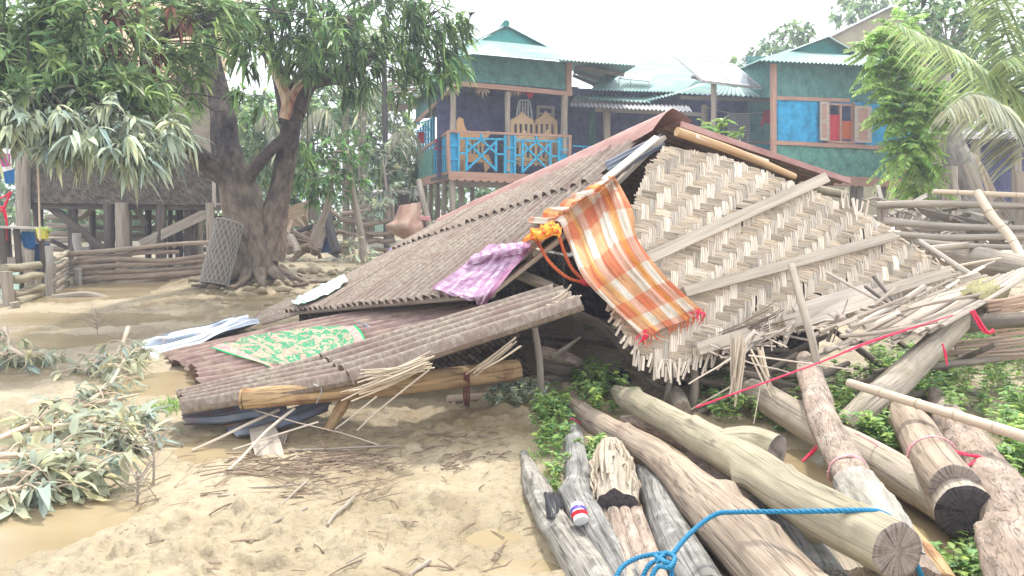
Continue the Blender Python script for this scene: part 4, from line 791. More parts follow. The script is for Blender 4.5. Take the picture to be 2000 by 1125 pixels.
# saffron scarf: bunched on the edge with two ends twisted down to a knot
sc_ = thing('orange_scarf', 'orange and yellow scarf bunched on the roof edge with twisted ends knotted below', 'scarf', P(1140, 555, 5.3))
rowsS = [[sl(1016, 470, .06), sl(1045, 446, .08), sl(1075, 434, .08), sl(1098, 440, .07)], [sl(1030, 470, .1), sl(1052, 456, .13), sl(1076, 446, .13), sl(1096, 452, .1)], [sl(1046, 470, .07), sl(1062, 468, .09), sl(1082, 460, .09), sl(1094, 464, .07)]]
mb = MB(); cloth(mb, rowsS, 40, 24, 0.035, 9, 7.0); mb.build('bunch', 'saffron', sc_, 'all')
def twist(mb, pts, r, k=3, turns=5):
    c = catmull(pts, 40); T = np.gradient(c, axis=0)
    for q in range(k):
        pp = []
        for i in range(40):
            a = i/39*turns*6.28+q*6.28/k; u_ = unit(np.cross(T[i], [0, 1, 0.2])); v_ = unit(np.cross(T[i], u_)); pp.append(c[i]+(u_*math.cos(a)+v_*math.sin(a))*r*0.55)
        mb.tube(pp, [r*0.6]*3, 6, rings=60)
mb = MB(); twist(mb, [P(1050, 472, 5.5), P(1072, 510, 5.36), P(1105, 540, 5.3), P(1140, 553, 5.28)], 0.011); twist(mb, [P(1092, 460, 5.55), P(1102, 492, 5.42), P(1118, 525, 5.33), P(1144, 551, 5.28)], 0.012)
mb.build('twisted_end', 'orange', sc_)
mb = MB(); mb.tube([P(1132, 548, 5.27), P(1142, 553, 5.26), P(1152, 556, 5.27)], [0.012, 0.02, 0.012], 8, rough=0.2); mb.build('knot', 'pink_red', sc_)
# floral cloth on the wide rusty sheet
f = surf([P(900, 588, 6.95), P(700, 612, 7.3), P(500, 650, 7.5), P(308, 694, 7.3)], [P(960, 622, 5.55), P(740, 682, 5.6), P(560, 724, 5.7), P(392, 752, 5.8)])
f_ = f
f = lambda x, y, o=0.055: f_(x, y, o)
rowsF = [[f(410, 678), f(500, 655), f(600, 640), f(694, 634)], [f(440, 688), f(530, 672), f(620, 658), f(702, 643)], [f(474, 698), f(556, 690), f(634, 674), f(708, 651)], [f(505, 707), f(575, 708), f(644, 690), f(712, 660)], [f(530, 718, .03), f(590, 714, .04), f(648, 698, .04), f(714, 666, .04)]]
mb = MB(); cloth(mb, rowsF, 60, 50, 0.022, 9, 3.0, fdir=0); o = mb.build('floral_cloth', 'floral', None, 'all'); tag(o, 'green and pink floral cloth spread over the rusty sheets', 'cloth')
rowsM = [[sl(568, 587, .06), sl(600, 571, .08), sl(640, 550, .1), sl(672, 534, .08)], [sl(574, 592, .05), sl(606, 578, .07), sl(644, 559, .07), sl(674, 540, .06)], [sl(584, 597, .04), sl(614, 585, .05), sl(650, 568, .05), sl(680, 548, .05)]]
mb = MB(); cloth(mb, rowsM, 40, 16, 0.03, 8, 5.0); o = mb.build('pale_green_cloth', 'mint', None, 'all'); tag(o, 'pale mint green cloth over the far rake of the muddy roof', 'cloth')
# ---------------------------------------------------------------- logs in the foreground
LG = 'logs gathered in front of the wreck'
def logthing(label, pts, m, rough=0.12, rs=5.0, n=26, rings=80, cut=None, capend=True, ridge=0.25, seed=None, lumps=(), flat_=1.0, cat='log', name='log', group=LG, col=(1, 1, 1)):
    """pts: (px, py, z, r_px); lumps: (fraction, angle, size) knots"""
    c = np.array([Z(x, y, z) for x, y, z, r in pts]); r = [rp*pxm(np.linalg.norm(q-O)) for (x, y, z, rp), q in zip(pts, c)]
    rr = np.interp(np.linspace(0, 1, 40), np.linspace(0, 1, len(r)), r)
    mb = MB(); A = mb.tube(c, rr, n, rings=rings, rough=rough, rs=rs, cap=False, ridge=ridge, seed=seed, flat=flat_, col=col)
    # knots and burrs: push the skin out round a spot
    V = mb.V[0].reshape(rings, n, 3); ctr = V.mean(1)
    for fr, an, sz in lumps:
        i0 = int(fr*(rings-1)); j0 = int(an/360*n) % n; p0 = V[i0, j0]; d = np.linalg.norm(V-p0, axis=2); k = np.exp(-(d/sz)**2)*sz*0.6
        V += unit(p0-ctr[i0])*k[..., None]
    mb.V[0] = V.reshape(-1, 3)
    def capmesh(e, sg, depth=0.01):
        cm = MB(); ring = V[e]; ct = ring.mean(0); T = unit(ctr[e]-ctr[e-sg]); R = np.linalg.norm(ring-ct, axis=1).mean(); sd = rng.uniform(0, 50)
        rows = []; gg = []
        for q, dz in ((1.0, 0), (0.97, 0.35), (0.8, 0.45), (0.45, 0.3), (0.12, 0.35), (0.0, 0.2)):
            ph = np.array([[nz(k*0.5, q*3, sd)*0.12 for k in range(n)]]).T
            rows.append(ct+(ring-ct)*q+T*depth*(dz+(ph if q < 0.95 else 0))); gg.append(np.stack([np.full(n, q*R+sd)+[0.004*nz(k*.4, sd, 1) for k in range(n)], np.zeros(n), np.abs(np.linspace(-3.14, 3.14, n))*1.3+sd], 1))
        cm.grid(np.array(rows), np.array(gg), closed=True); return cm
    if not cut:
        for e, sg in ((0, -1), (rings-1, 1)):
            cm = capmesh(e, sg); mb.add(np.vstack(cm.V), cm.F, (0.85, 0.8, 0.75), np.vstack(cm.G))
    if cut:
        cm = capmesh(0, -1); mb.add(np.vstack(cm.V), cm.F, (0.85, 0.8, 0.75), np.vstack(cm.G))
    o = mb.build(name, m, None, 'all'); tag(o, label, cat, group)
    if cut:
        cm = capmesh(rings-1, 1); cm.build('cut_end', cut, o, 'all')
    return o, c, r
def branchpart(o, pts, m, cut, name='branch_stub', n=20, rough=0.08):
    c = np.array([Z(x, y, z) for x, y, z, r in pts]); r = [rp*pxm(np.linalg.norm(q-O)) for (x, y, z, rp), q in zip(pts, c)]
    mb = MB(); mb.tube(c, r, n, rings=18, rough=rough, cap=False); st = mb.build(name, m, o, 'all')
    A = mb.V[0].reshape(-1, n, 3); cm = MB(); ring = A[-1]; ct = ring.mean(0); T = unit(c[-1]-c[-2]); rows = [ct+(ring-ct)*q+T*0.006*(1-q) for q in (1, .97, .6, .2, 0)]
    cm.grid(np.array(rows), None, closed=True); cm.build('cut_end', cut, st, 'all')
L2, c2, r2 = logthing('biggest smooth pale log ending in a round sawn face low in the photo', [(1204, 764, .24, 12), (1232, 782, .25, 24), (1310, 822, .27, 27), (1430, 890, .31, 36), (1560, 975, .36, 43), (1670, 1035, .40, 46), (1752, 1076, .42, 48)], 'log_green', 0.10, 5, 36, 120, cut='cut', ridge=0.3, lumps=[(0.18, 60, 0.035), (0.42, 100, 0.04), (0.64, 90, 0.035), (0.93, 140, 0.03), (0.30, 120, 0.03), (0.57, 200, 0.05), (0.72, 260, 0.05), (0.85, 100, 0.03)])
branchpart(L2, [(1425, 872, .33, 34), (1470, 868, .36, 32), (1518, 882, .36, 30)], 'log_green', 'cut')
logthing('long pale brown log crossing under the blue rope, widening towards the bottom', [(1108, 762, .10, 16), (1128, 800, .12, 21), (1180, 836, .15, 25), (1290, 900, .17, 31), (1370, 975, .19, 46), (1440, 1045, .19, 58), (1520, 1130, .18, 66), (1590, 1200, .18, 70)], 'log', 0.13, 5, 34, 120, ridge=0.5, lumps=[(0.2, 100, 0.035), (0.48, 130, 0.04), (0.8, 80, 0.05), (0.1, 200, 0.03), (0.35, 90, 0.03), (0.62, 60, 0.06), (0.7, 20, 0.05)])
logthing('short rounded log lying between the two long pale logs', [(1214, 820, .16, 8), (1250, 824, .17, 13), (1310, 848, .16, 18), (1356, 878, .15, 18)], 'log_bark', 0.10, 5, 22, 40, cut='cut')
LM = logthing('mossy grey log with a red string tie near the weeds', [(1108, 812, .09, 9), (1118, 850, .10, 19), (1130, 930, .10, 25), (1128, 975, .10, 30), (1158, 1030, .10, 30), (1200, 1100, .09, 34), (1235, 1160, .09, 36)], 'log_grey', 0.16, 6, 26, 90, ridge=0.6, lumps=[(0.45, 180, 0.04)])
logthing('leftmost split grey log with pointed top lying on the mud', [(1022, 884, .07, 6), (1038, 930, .07, 20), (1070, 1000, .07, 28), (1105, 1060, .07, 32), (1150, 1125, .07, 36), (1180, 1180, .07, 38)], 'log_grey', 0.20, 7, 26, 90, ridge=1.0, lumps=[(0.3, 100, 0.03)], col=(1.1, 1.05, 0.98))
logthing('grey brown log below the long pale log with a peeled rag of bark', [(1240, 880, .06, 14), (1275, 950, .08, 26), (1300, 1020, .09, 34), (1340, 1100, .09, 42), (1380, 1170, .09, 46)], 'log_grey', 0.10, 5, 24, 70, ridge=0.3)
logthing('dark damp log underneath the biggest log', [(1450, 930, .10, 24), (1510, 1010, .11, 38), (1560, 1080, .11, 46), (1610, 1160, .10, 52)], 'log_grey', 0.10, 5, 24, 60, ridge=0.3, lumps=[(0.5, 40, 0.04)])
logthing('flat brown split log between the long log and the biggest log', [(1345, 880, .12, 14), (1400, 915, .14, 28), (1462, 968, .13, 30), (1530, 1040, .10, 30)], 'log_bark', 0.2, 6, 20, 50, ridge=0.8, flat_=0.5)
LB = logthing('barked log standing out towards the wreck, wrapped by white sacking', [(1572, 700, .42, 14), (1582, 740, .40, 21), (1608, 820, .34, 27), (1645, 900, .30, 30), (1690, 985, .28, 34), (1740, 1070, .24, 40), (1790, 1150, .20, 42)], 'log_bark', 0.16, 6, 28, 100, ridge=0.7)
logthing('long grey log lying low under the barked log', [(1455, 752, .20, 16), (1500, 780, .19, 27), (1600, 842, .16, 29), (1700, 895, .14, 32), (1790, 950, .12, 34), (1855, 1000, .10, 26)], 'log_pale', 0.09, 4, 26, 90, ridge=0.3)
LS = logthing('grey log with a sawn upper end half hidden by a black sawn end', [(1758, 792, .20, 20), (1780, 830, .22, 30), (1815, 885, .23, 36), (1845, 930, .23, 39), (1866, 955, .23, 40)], 'log', 0.09, 5, 26, 50, cut='cut', lumps=[(0.2, 200, 0.03)])
logthing('short log with cracked black sawn end near the right edge', [(1815, 900, .15, 26), (1848, 950, .16, 40), (1886, 1000, .16, 46)], 'log_pale', 0.08, 5, 28, 30, cut='cut_black_hollow_shade')
logthing('rough barked log at the far right with a red ribbon', [(1822, 768, .12, 12), (1850, 812, .14, 24), (1890, 875, .15, 36), (1945, 960, .16, 44), (2010, 1050, .16, 50), (2070, 1130, .16, 52)], 'log_bark', 0.12, 7, 26, 80, ridge=0.6)
logthing('fluted root stump in the lower right corner', [(1940, 1035, .22, 30), (1975, 1075, .20, 52), (2010, 1140, .18, 66), (2040, 1200, .16, 70)], 'log_bark', 0.2, 4, 28, 50, ridge=1.2)
LP = logthing('steep grey log propped up from the weeds to the bamboo raft', [(1648, 838, .10, 24), (1700, 790, .22, 28), (1760, 738, .34, 27), (1830, 670, .52, 22), (1890, 610, .68, 19), (1930, 578, .76, 18)], 'log_pale', 0.10, 5, 26, 90, ridge=0.3, lumps=[(0.62, 60, 0.03), (0.35, 250, 0.03)])
logthing('mossy knobbly stub on top of the propped log', [(1900, 598, .74, 20), (1920, 582, .78, 29), (1942, 566, .82, 22)], 'log_green', 0.3, 9, 22, 24, ridge=1.0, col=(0.8, 0.85, 0.6))
logthing('dark pole lying below the bamboo raft at the right', [(1828, 650, .52, 10), (1900, 632, .62, 15), (1960, 626, .66, 13), (2040, 622, .70, 12)], 'log_dark', 0.12, 5, 16, 40)
logthing('dark wet log end showing under the rope knot', [(1190, 1040, .05, 24), (1215, 1100, .05, 30), (1240, 1150, .05, 32)], 'log_dark', 0.12, 5, 20, 30)
logthing('thin grey pole end poking out near the weeds under the wall', [(1318, 772, .12, 18), (1332, 800, .12, 18)], 'log_pale', 0.12, 5, 18, 14)
logthing('split pale timber in the gap under the sawn end of the biggest log', [(1600, 1040, .10, 20), (1640, 1090, .10, 34), (1680, 1150, .10, 40)], 'log_pale', 0.25, 6, 18, 30, ridge=1.4)
logthing('yellowish wet log under the right side of the sawn face', [(1770, 1040, .12, 18), (1810, 1100, .10, 26), (1840, 1150, .10, 28)], 'beam', 0.1, 5, 18, 30)
# splintered stump and fluted split pieces
def splinter_log(label, pts, m, n, lw, seed=3.0, jag=0.12, name='split_log', zoff=0.0):
    """bundle of torn fibres side by side making one broken piece"""
    c = catmull(np.array([Z(x, y, z) for x, y, z, r in pts]), 24); r = np.interp(np.linspace(0, 1, 24), np.linspace(0, 1, len(pts)), [p[3]*pxm(np.linalg.norm(q-O)) for p, q in zip(pts, [Z(x, y, z) for x, y, z, _ in pts])])
    T = np.gradient(c, axis=0); mb = MB(); mb.tube(c, r*0.86, 22, rings=24, rough=0.2, rs=7, ridge=1.0, seed=seed, capmi=1)  # black end caps paint the shade of a broken hollow
    for k in range(n):
        a = rng.uniform(-0.3, math.pi+0.3); i0 = rng.integers(0, 6); i1 = rng.integers(15, 24); pp = []
        for i in range(i0, i1, 3):
            s_ = unit(np.cross(T[i], [0, 0, 1])); u_ = unit(np.cross(s_, T[i])); pp.append(c[i]+(s_*math.cos(a)+u_*math.sin(a))*r[i]*(0.92+jag*nz(k, i*0.3, seed)))
        if len(pp) > 2: kk = rng.uniform(0.75, 1.2); mb.tube(pp, [lw*0.5, lw, lw*0.8, lw*0.25], 6, rings=10, rough=0.3, col=(kk, kk*0.97, kk*0.93))
    o = mb.build(name, [m, 'cut_black_hollow_shade'], None, 'all'); tag(o, label, 'log', LG); return o
splinter_log('torn stump piece with jagged pale fibres below the short round log', [(1190, 872, .16, 22), (1196, 915, .16, 40), (1200, 955, .15, 46), (1205, 990, .14, 42)], 'log_pale', 30, 0.012, jag=0.5)
fl = MB()
for k in range(3):
    fl.tube([Z(1198+k*22, 1000, .13), Z(1214+k*25, 1060, .13), Z(1232+k*28, 1130, .13), Z(1245+k*30, 1180, .13)], [0.030, 0.032, 0.034, 0.034], 16, rings=30, rough=0.05, rs=3)
o = fl.build('split_log', 'log_bark', None, 'all'); tag(o, 'pale split log piece with three rounded flutes above the rope knot', 'log', LG)
splinter_log('narrow torn brown sliver left of the fluted piece', [(1166, 985, .10, 12), (1176, 1030, .10, 18), (1186, 1075, .09, 14)], 'log_bark', 12, 0.008)
# white sacking on the barked log
mb = MB(); cc_ = [Z(1672, 950, .31), Z(1700, 1000, .29), Z(1735, 1055, .26), Z(1760, 1100, .24)]
mb.tube(cc_, [0.092, 0.106, 0.104, 0.088], 60, rings=90, rough=0.10, rs=30, ridge=0.8, cap=False)
o = mb.build('sacking', 'sack', None, 'all'); tag(o, 'creased white sacking wrapped round the barked log', 'sack')
mb = MB(); cloth(mb, [[Z(x, y, z) for x, y, z in r_] for r_ in ([(1052, 968, .10), (1066, 962, .15), (1084, 962, .14), (1092, 966, .10)], [(1058, 990, .10), (1072, 984, .15), (1090, 984, .14), (1100, 990, .10)], [(1066, 1016, .10), (1078, 1010, .145), (1090, 1010, .13), (1100, 1012, .1)])], 24, 24, .018, 8, 3.0)
o = mb.build('black_plastic', 'black', None, 'all'); tag(o, 'crumpled black plastic strip round the leftmost split log', 'plastic strip')
# bamboo pole, leaning pole, sticks
def pole(label, pts, r, m, name='pole', cat='pole', group=None, nodes=0, col=(1, 1, 1)):
    mb = MB(); c = np.array(pts); mb.tube(c, r, 14, rings=60, rough=0.03, rs=2, col=col)
    if nodes:
        cc2 = catmull(c, nodes+2)
        for q, T in zip(cc2[1:-1], np.gradient(cc2, axis=0)[1:-1]): T = unit(T); mb.tube([q-T*0.006, q, q+T*0.006], [np.mean(r)*1.0, np.mean(r)*1.13, np.mean(r)*1.0], 14, rings=3, cap=False, col=(0.8, 0.75, 0.7))
    o = mb.build(name, m, None, 'all'); tag(o, label, cat, group); return o
pole('long straight bamboo pole lying over the logs to the right edge', [Z(1658, 748, .42), Z(1830, 800, .42), Z(2030, 862, .42)], [0.027, 0.027, 0.029], 'bamboo', 'bamboo_pole', 'bamboo pole', nodes=4)
pole('thin crooked pole leaning on the woven wall', [P(1546, 518, 5.45), P(1565, 590, 5.2), P(1585, 660, 5.0), P(1600, 730, 4.9), P(1622, 785, 4.85)], [0.026, 0.027, 0.026, 0.026, 0.025], 'log_pale', 'leaning_pole')
SK = 'sticks lying on the woven wall and raft'
for lab, a, b, r, m in [('upper black splint of the crossed pair on the woven wall', (1706, 540, 5.55), (1762, 608, 5.3), 0.013, 'post_dark'), ('lower black splint of the crossed pair on the woven wall', (1690, 560, 5.5), (1752, 606, 5.3), 0.013, 'post_dark'), ('brown split stick running into the crossed splints', (1614, 532, 5.55), (1742, 602, 5.32), 0.012, 'plank'),
                     ('straight pale stick laid over the bamboo raft edge', (1805, 560, 5.5), (1655, 648, 5.0), 0.02, 'plank'), ('weathered bar poking past the right edge of the woven wall', (1795, 472, 6.4), (1912, 545, 6.1), 0.025, 'plank'), ('grey stick on the litter behind the wall', (1800, 488, 6.9), (1888, 478, 7.1), 0.03, 'log_pale'),
                     ('pale curved bamboo strip at the raft back', (1835, 525, 6.3), (1955, 505, 6.4), 0.012, 'bamboo')]:
    mb = MB(); mb.stick(P(*a), P(*b), r, r*0.9, 8, 0.01); o = mb.build('stick', m); tag(o, lab, 'stick', SK)
# slab of litter behind the raft
logthing('big smooth brown log lying behind the bamboo raft', [(1815, 488, .9, 14), (1870, 500, .92, 25), (1950, 515, .92, 22), (2060, 530, .92, 18)], 'post', 0.08, 4, 24, 40)
# bamboo raft: split canes tied side by side, sagging from the right down to the wall foot
raft = thing('bamboo_raft', 'grey bamboo slat mat sagging from the right edge to the wall foot', 'bamboo mat', P(1800, 620, 5.3))
mb = MB(); nS = 30
for k in range(nS):
    f_ = k/(nS-1)+rng.normal(0, 0.008)
    a = np.array([1585+250*f_+rng.normal(0, 9), 694-54*f_]); b = np.array([1800+250*f_, 588-80*f_])
    Ya, Yb = 5.0+0.15*f_, 5.75+0.45*f_
    p, q = P(a[0], a[1], Ya), P(b[0], b[1], Yb); md = (p+q)/2+[0, 0, -0.03+0.012*rng.normal()]
    kk = rng.uniform(0.65, 1.15); w_ = rng.uniform(0.015, 0.022)
    mb.tube([p+rng.normal(0, 0.02, 3), md, q], [w_, w_, w_*0.95], 8, rings=12, flat=0.6, rough=0.1, col=(kk, kk*0.96, kk*0.92))
for k in range(16):                                       # broken lengths on top
    f_ = rng.random(); g_ = rng.random(); p = P(1600+g_*330+60*f_, 672-g_*110-60*f_+rng.normal(0, 6), 4.95+0.5*f_+0.3*g_); d = P(1900, 575, 5.1)-P(1600, 680, 4.95); d = unit(unit(d)+rng.normal(0, 0.14, 3)*[1, 1, .3]); l = rng.uniform(0.12, 0.4); kk = rng.uniform(0.6, 1.2)
    mb.bar(p-d*l/2+[0, 0, 0.03], p+d*l/2+[0, 0, 0.03], rng.uniform(0.012, 0.03), 0.006, (rng.normal(0, .3), -0.5, 1), col=(kk, kk*.96, kk*.92), seg=2)
mb.build('slats', 'slat', raft)
mb = MB()
for a, b in [((1600, 660, 5.08), (1770, 592, 5.3)), ((1660, 650, 5.0), (1990, 560, 5.9)), ((1640, 668, 4.98), (1830, 640, 4.95))]: mb.stick(np.array(P(*a))+[0, 0, .04], np.array(P(*b))+[0, 0, .04], 0.014, 0.012, 8, 0.03, col=(.75, .7, .65))
mb.build('cross_stick', 'slat', raft)
mb = MB()
for k in range(9): mb.stick(P(1925+k*2, 590+k*8, 5.5+k*0.02), P(2040, 570+k*9, 5.7), 0.014, 0.014, 7, 0.01, col=(0.7, 0.55, 0.5))
mb.build('cane_end', 'splint', raft)
mb = MB()
for k in range(12): mb.stick(P(1840+rng.normal(0, 20), 668+k*4, 5.9), P(2040, 650+k*4, 6.2), 0.012, 0.012, 6, 0.02, col=(0.8, 0.68, 0.62))
o = mb.build('cane_bundle', 'slat'); tag(o, 'bundle of thin pinkish canes lying under the raft at the right', 'canes')
# torn bits at the wall foot between wall and raft
mb = MB()
for k in range(60):
    g_ = rng.random(); p = P(1400+g_*330, 688-g_*80+rng.normal(0, 9), 5.05+g_*0.25); d = unit(np.array([1, 0.2, 0.35])+rng.normal(0, 0.55, 3)); l = rng.uniform(0.08, 0.35); kk = rng.uniform(0.5, 1.15)
    mb.bar(p-d*l/2, p+d*l/2, rng.uniform(0.008, 0.03), 0.005, (rng.normal(0, .3), -0.7, 1), col=(kk, kk*.96, kk*.92), seg=2)
o = mb.build('splint_litter', 'slat'); tag(o, 'litter of torn bamboo bits along the foot of the woven wall', None, None, 'stuff')
# sticks added under the raft so no light shines through
mb = MB()
for k in range(40):
    p = np.array([rng.uniform(1.3, 3.6), rng.uniform(5.3, 6.4), rng.uniform(0.0, 0.35)]); d = unit(rng.normal(0, 1, 3)*[1, .6, .25]); l = rng.uniform(.2, .6); mb.tube([p-d*l, p, p+d*l], [.02, .03, .02], 7, rough=.2)
o = mb.build('light_block_sticks', 'log_dark', None, 'all'); tag(o, 'dark jumble of broken sticks added underneath the raft and wall to block light', None, None, 'stuff')
# red raffia
def cord(label, pts, r, m='red_string', name='red_string', n=5, k=2, cat='string', group=None, wob=0.004):
    mb = MB()
    for q in range(k): mb.tube([np.asarray(p)+rng.normal(0, wob, 3) for p in pts], [r]*3, n, rings=max(12, 8*len(pts)))
    o = mb.build(name, m, None, 'all'); tag(o, label, cat, group); return o
RS = 'red and pink raffia ties'
cord('tight red string stretched from the weeds to the propped log', [P(1360, 796, 4.6), P(1590, 712, 4.62), P(1700, 668, 4.7), P(1860, 616, 4.85)], 0.0045, k=3, group=RS, wob=0.003)
def tie(lg, f, label, m='red_string', r=0.004, k=3, skew=0.25, grow=1.05):
    """string wound once round a log (centre line and radii from logthing) at fraction f"""
    o_, c, rr = lg; cc = catmull(c, 60); i = int(f*59); T = unit(cc[min(i+1, 59)]-cc[max(i-1, 0)]); R = np.interp(f, np.linspace(0, 1, len(rr)), rr)*grow
    u_ = unit(np.cross(T, [0, 0, 1])); v_ = np.cross(u_, T); mb = MB()
    for q in range(k):
        ph = rng.uniform(0, 6.28); mb.tube([cc[i]+(u_*math.cos(a)+v_*math.sin(a))*(R+rng.normal(0, .002))+T*(skew*R*math.sin(a+.6)+rng.normal(0, .003)) for a in np.linspace(0, 6.283, 18)], [r]*3, 5, rings=48)
    o = mb.build('pink_string' if m == 'pink_string' else 'red_string', m, None, 'all'); tag(o, label, 'string', RS)
tie(LB, .55, 'pink red tie round the barked log above the sacking', 'pink_string', k=4)
cord('red tail running down left of the barked log tie', [Z(1606, 862, .34), Z(1588, 882, .25), Z(1566, 902, .2)], 0.005, k=3, group=RS)
cord('pink tail trailing over the low grey log', [Z(1672, 846, .36), Z(1712, 868, .24), Z(1780, 912, .18)], 0.003, 'pink_string', 'pink_string', k=2, group=RS)
tie(LS, .55, 'pink red band round the log with the sawn upper end', 'pink_string', k=5)
cord('red ribbon from the banded log across to the far right log', [Z(1846, 878, .31), Z(1880, 886, .29), Z(1920, 896, .27), Z(1990, 926, .25)], 0.0055, k=4, group=RS)
cord('short red tail under the right ribbon', [Z(1882, 912, .25), Z(1912, 898, .26)], 0.005, k=3, group=RS)
tie(LP, .86, 'red tie knotted round the top of the propped log', k=7, skew=.6, grow=1.12)
cord('red tail hanging right of the propped log top', [P(1900, 610, 4.85), P(1915, 632, 4.83), P(1928, 652, 4.83), P(1940, 645, 4.83)], 0.006, k=5, group=RS, wob=0.008)
cord('red tail hanging below the propped log', [P(1842, 672, 4.9), P(1846, 690, 4.9), P(1850, 712, 4.9)], 0.005, k=2, group=RS)
tie(LM, .13, 'red tie round the mossy grey log beside the weeds', r=.003, grow=1.12)
cord('red tie end lying right of the mossy grey log', [Z(1136, 836, .12), Z(1148, 842, .1), Z(1146, 850, .1)], 0.003, k=2, group=RS)
# blue rope: three twisted strands, knotted
rope = thing('blue_rope', 'blue nylon rope stretched over the logs with a loose knot', 'rope', Z(1500, 1000, .4))
def laid(mb, pts, r, turns_per_m=26):
    pts = np.asarray(pts); ln = np.linalg.norm(np.diff(pts, axis=0), axis=1).sum(); n_ = int(max(40, ln*turns_per_m*9)); c = catmull(pts, n_); T = np.gradient(c, axis=0)
    for q in range(3):
        pp = []
        for i in range(n_):
            a = i/n_*ln*turns_per_m*6.28+q*2.094; u_ = unit(np.cross(T[i], [0.1, 1, 0.2])); v_ = unit(np.cross(T[i], u_)); pp.append(c[i]+(u_*math.cos(a)+v_*math.sin(a))*r*0.5)
        mb.tube(pp, [r*0.56]*3, 6, rings=n_, cap=True)
mb = MB(); laid(mb, [Z(1312, 1085, .27), Z(1345, 1045, .30), Z(1395, 1006, .34), Z(1440, 1000, .37), Z(1560, 999, .45), Z(1690, 997, .50), Z(1722, 1002, .49), Z(1742, 1014, .44), Z(1752, 1030, .36)], 0.0095); mb.build('strand', 'blue_rope', rope, 'all')
mb = MB(); laid(mb, [Z(1312, 1082, .28), Z(1282, 1082, .27), Z(1245, 1090, .26), Z(1215, 1108, .25), Z(1200, 1135, .22)], 0.009); laid(mb, [Z(1300, 1090, .29), Z(1270, 1102, .28), Z(1255, 1130, .24), Z(1250, 1160, .2)], 0.009)
laid(mb, [Z(1285, 1100, .30), Z(1300, 1080, .31), Z(1318, 1090, .31), Z(1308, 1108, .31), Z(1288, 1106, .30), Z(1276, 1120, .28), Z(1268, 1150, .24)], 0.009); laid(mb, [Z(1310, 1095, .29), Z(1312, 1120, .27), Z(1308, 1160, .22)], 0.009); laid(mb, [Z(1280, 1085, .29), Z(1300, 1098, .32), Z(1316, 1104, .29)], 0.009)
mb.build('knot', 'blue_rope', rope, 'all')
mb = MB(); laid(mb, [Z(1785, 1092, .36), Z(1794, 1112, .30), Z(1806, 1140, .22)], 0.0095); mb.build('tail', 'blue_rope', rope, 'all')
# plastic bottle end
bt = thing('plastic_bottle', 'crushed clear plastic bottle with a red and violet label on the logs', 'bottle', Z(1130, 1004, .16))
bc = [Z(1128, 990, .20), Z(1131, 1003, .19), Z(1135, 1018, .17)]
mb = MB(); mb.tube([bc[0]+(bc[0]-bc[1])*0.5, bc[0], bc[1], bc[2]], [0.012, 0.030, 0.034, 0.033], 18, rings=14, rough=0.08, rs=18); mb.build('body', 'white', bt, 'all')
mb = MB(); mb.tube([bc[0]*0.4+bc[1]*0.6, bc[1]*0.9+bc[2]*0.1], [0.0355, 0.0365], 18, rings=3, cap=False); mb.build('label_band', flat('violet_print', (0.10, 0.06, 0.35), 0.4), bt, 'all')
mb = MB(); mb.tube([bc[1]*0.9+bc[2]*0.1, bc[1]*0.4+bc[2]*0.6], [0.0365, 0.036], 18, rings=3, cap=False); mb.build('label_band', 'red', bt, 'all')
# ---------------------------------------------------------------- stilt houses
def roof(parent, name, EA, EB, waves, m='green_roof', amp=0.02, nv=6, seed=0.0, ragged=0.0, gscale=1.0):
    mb = MB(); corr(mb, EA, EB, waves, amp, nv, 5, ragged, seed=seed, gscale=gscale); return mb.build(name, m, parent, 'all')
def scallop(pl, x0, y0a, x1, y0b, h, n, off):
    """hanging board with a wavy lower edge"""
    top = [(x0, y0a), (x1, y0b)]; low = []
    for k in range(n*6+1):
        f_ = 1-k/(n*6); low.append((x0+(x1-x0)*f_, y0a+(y0b-y0a)*f_+h*(0.78+0.22*abs(math.sin(f_*n*math.pi)))))
    fr = [pl(x, y, off) for x, y in top+low]; return fr
a1, b1 = P(885, 300, 18.0), P(1112, 300, 19.8)
HF = vplane(a1, b1); HS = vplane(P(885, 300, 18.0), P(812, 300, 26.5))
house = thing('stilt_house', 'two storey stilt house with green upper wall, blue balcony railing and green iron roof', 'house', P(1000, 500, 19.5))
def part(name, m, *prs, parent=None, smooth=True):
    mb = MB()
    for f_ in prs: f_(mb)
    return mb.build(name, m, parent if parent is not None else house, smooth)
# upper walls
part('upper_wall', 'teal_wall', lambda q: slab(q, HF, [(925, 105), (1112, 122), (1112, 178), (888, 160), (888, 110)], 0.08))
part('upper_wall', 'teal_wall', lambda q: slab(q, HS, [(886, 120), (886, 165), (812, 236), (812, 190)], 0.08))
part('trim', 'trim', lambda q: (strip(q, HF, (886, 162), (1118, 183), 9, 0.06, 0.05)))
part('trim', 'trim', lambda q: strip(q, HF, (1112, 122), (1112, 186), 10, 0.07, 0.06))
part('trim', 'trim', lambda q: strip(q, HF, (889, 135), (889, 163), 7, 0.07, 0.06))
part('trim', 'trim', lambda q: strip(q, HS, (886, 166), (812, 238), 6, 0.06, 0.04))
# posts of the balcony
for pl, a, b, wpx in [(HF, (884, 170), (884, 256), 12), (HF, (991, 180), (991, 335), 11), (HF, (1103, 185), (1101, 300), 14), (HS, (862, 190), (862, 270), 9), (HS, (845, 205), (845, 285), 9)]:
    c0 = pl(*a, -0.05); c1 = pl(*b, -0.05); r = wpx/2*pxm(c0[1])
    mb = MB(); mb.tube([c0, (c0+c1)/2+rng.normal(0, 0.01, 3), c1], [r, r*0.95, r*1.05], 10, rough=0.05); mb.build('post', 'post', house)
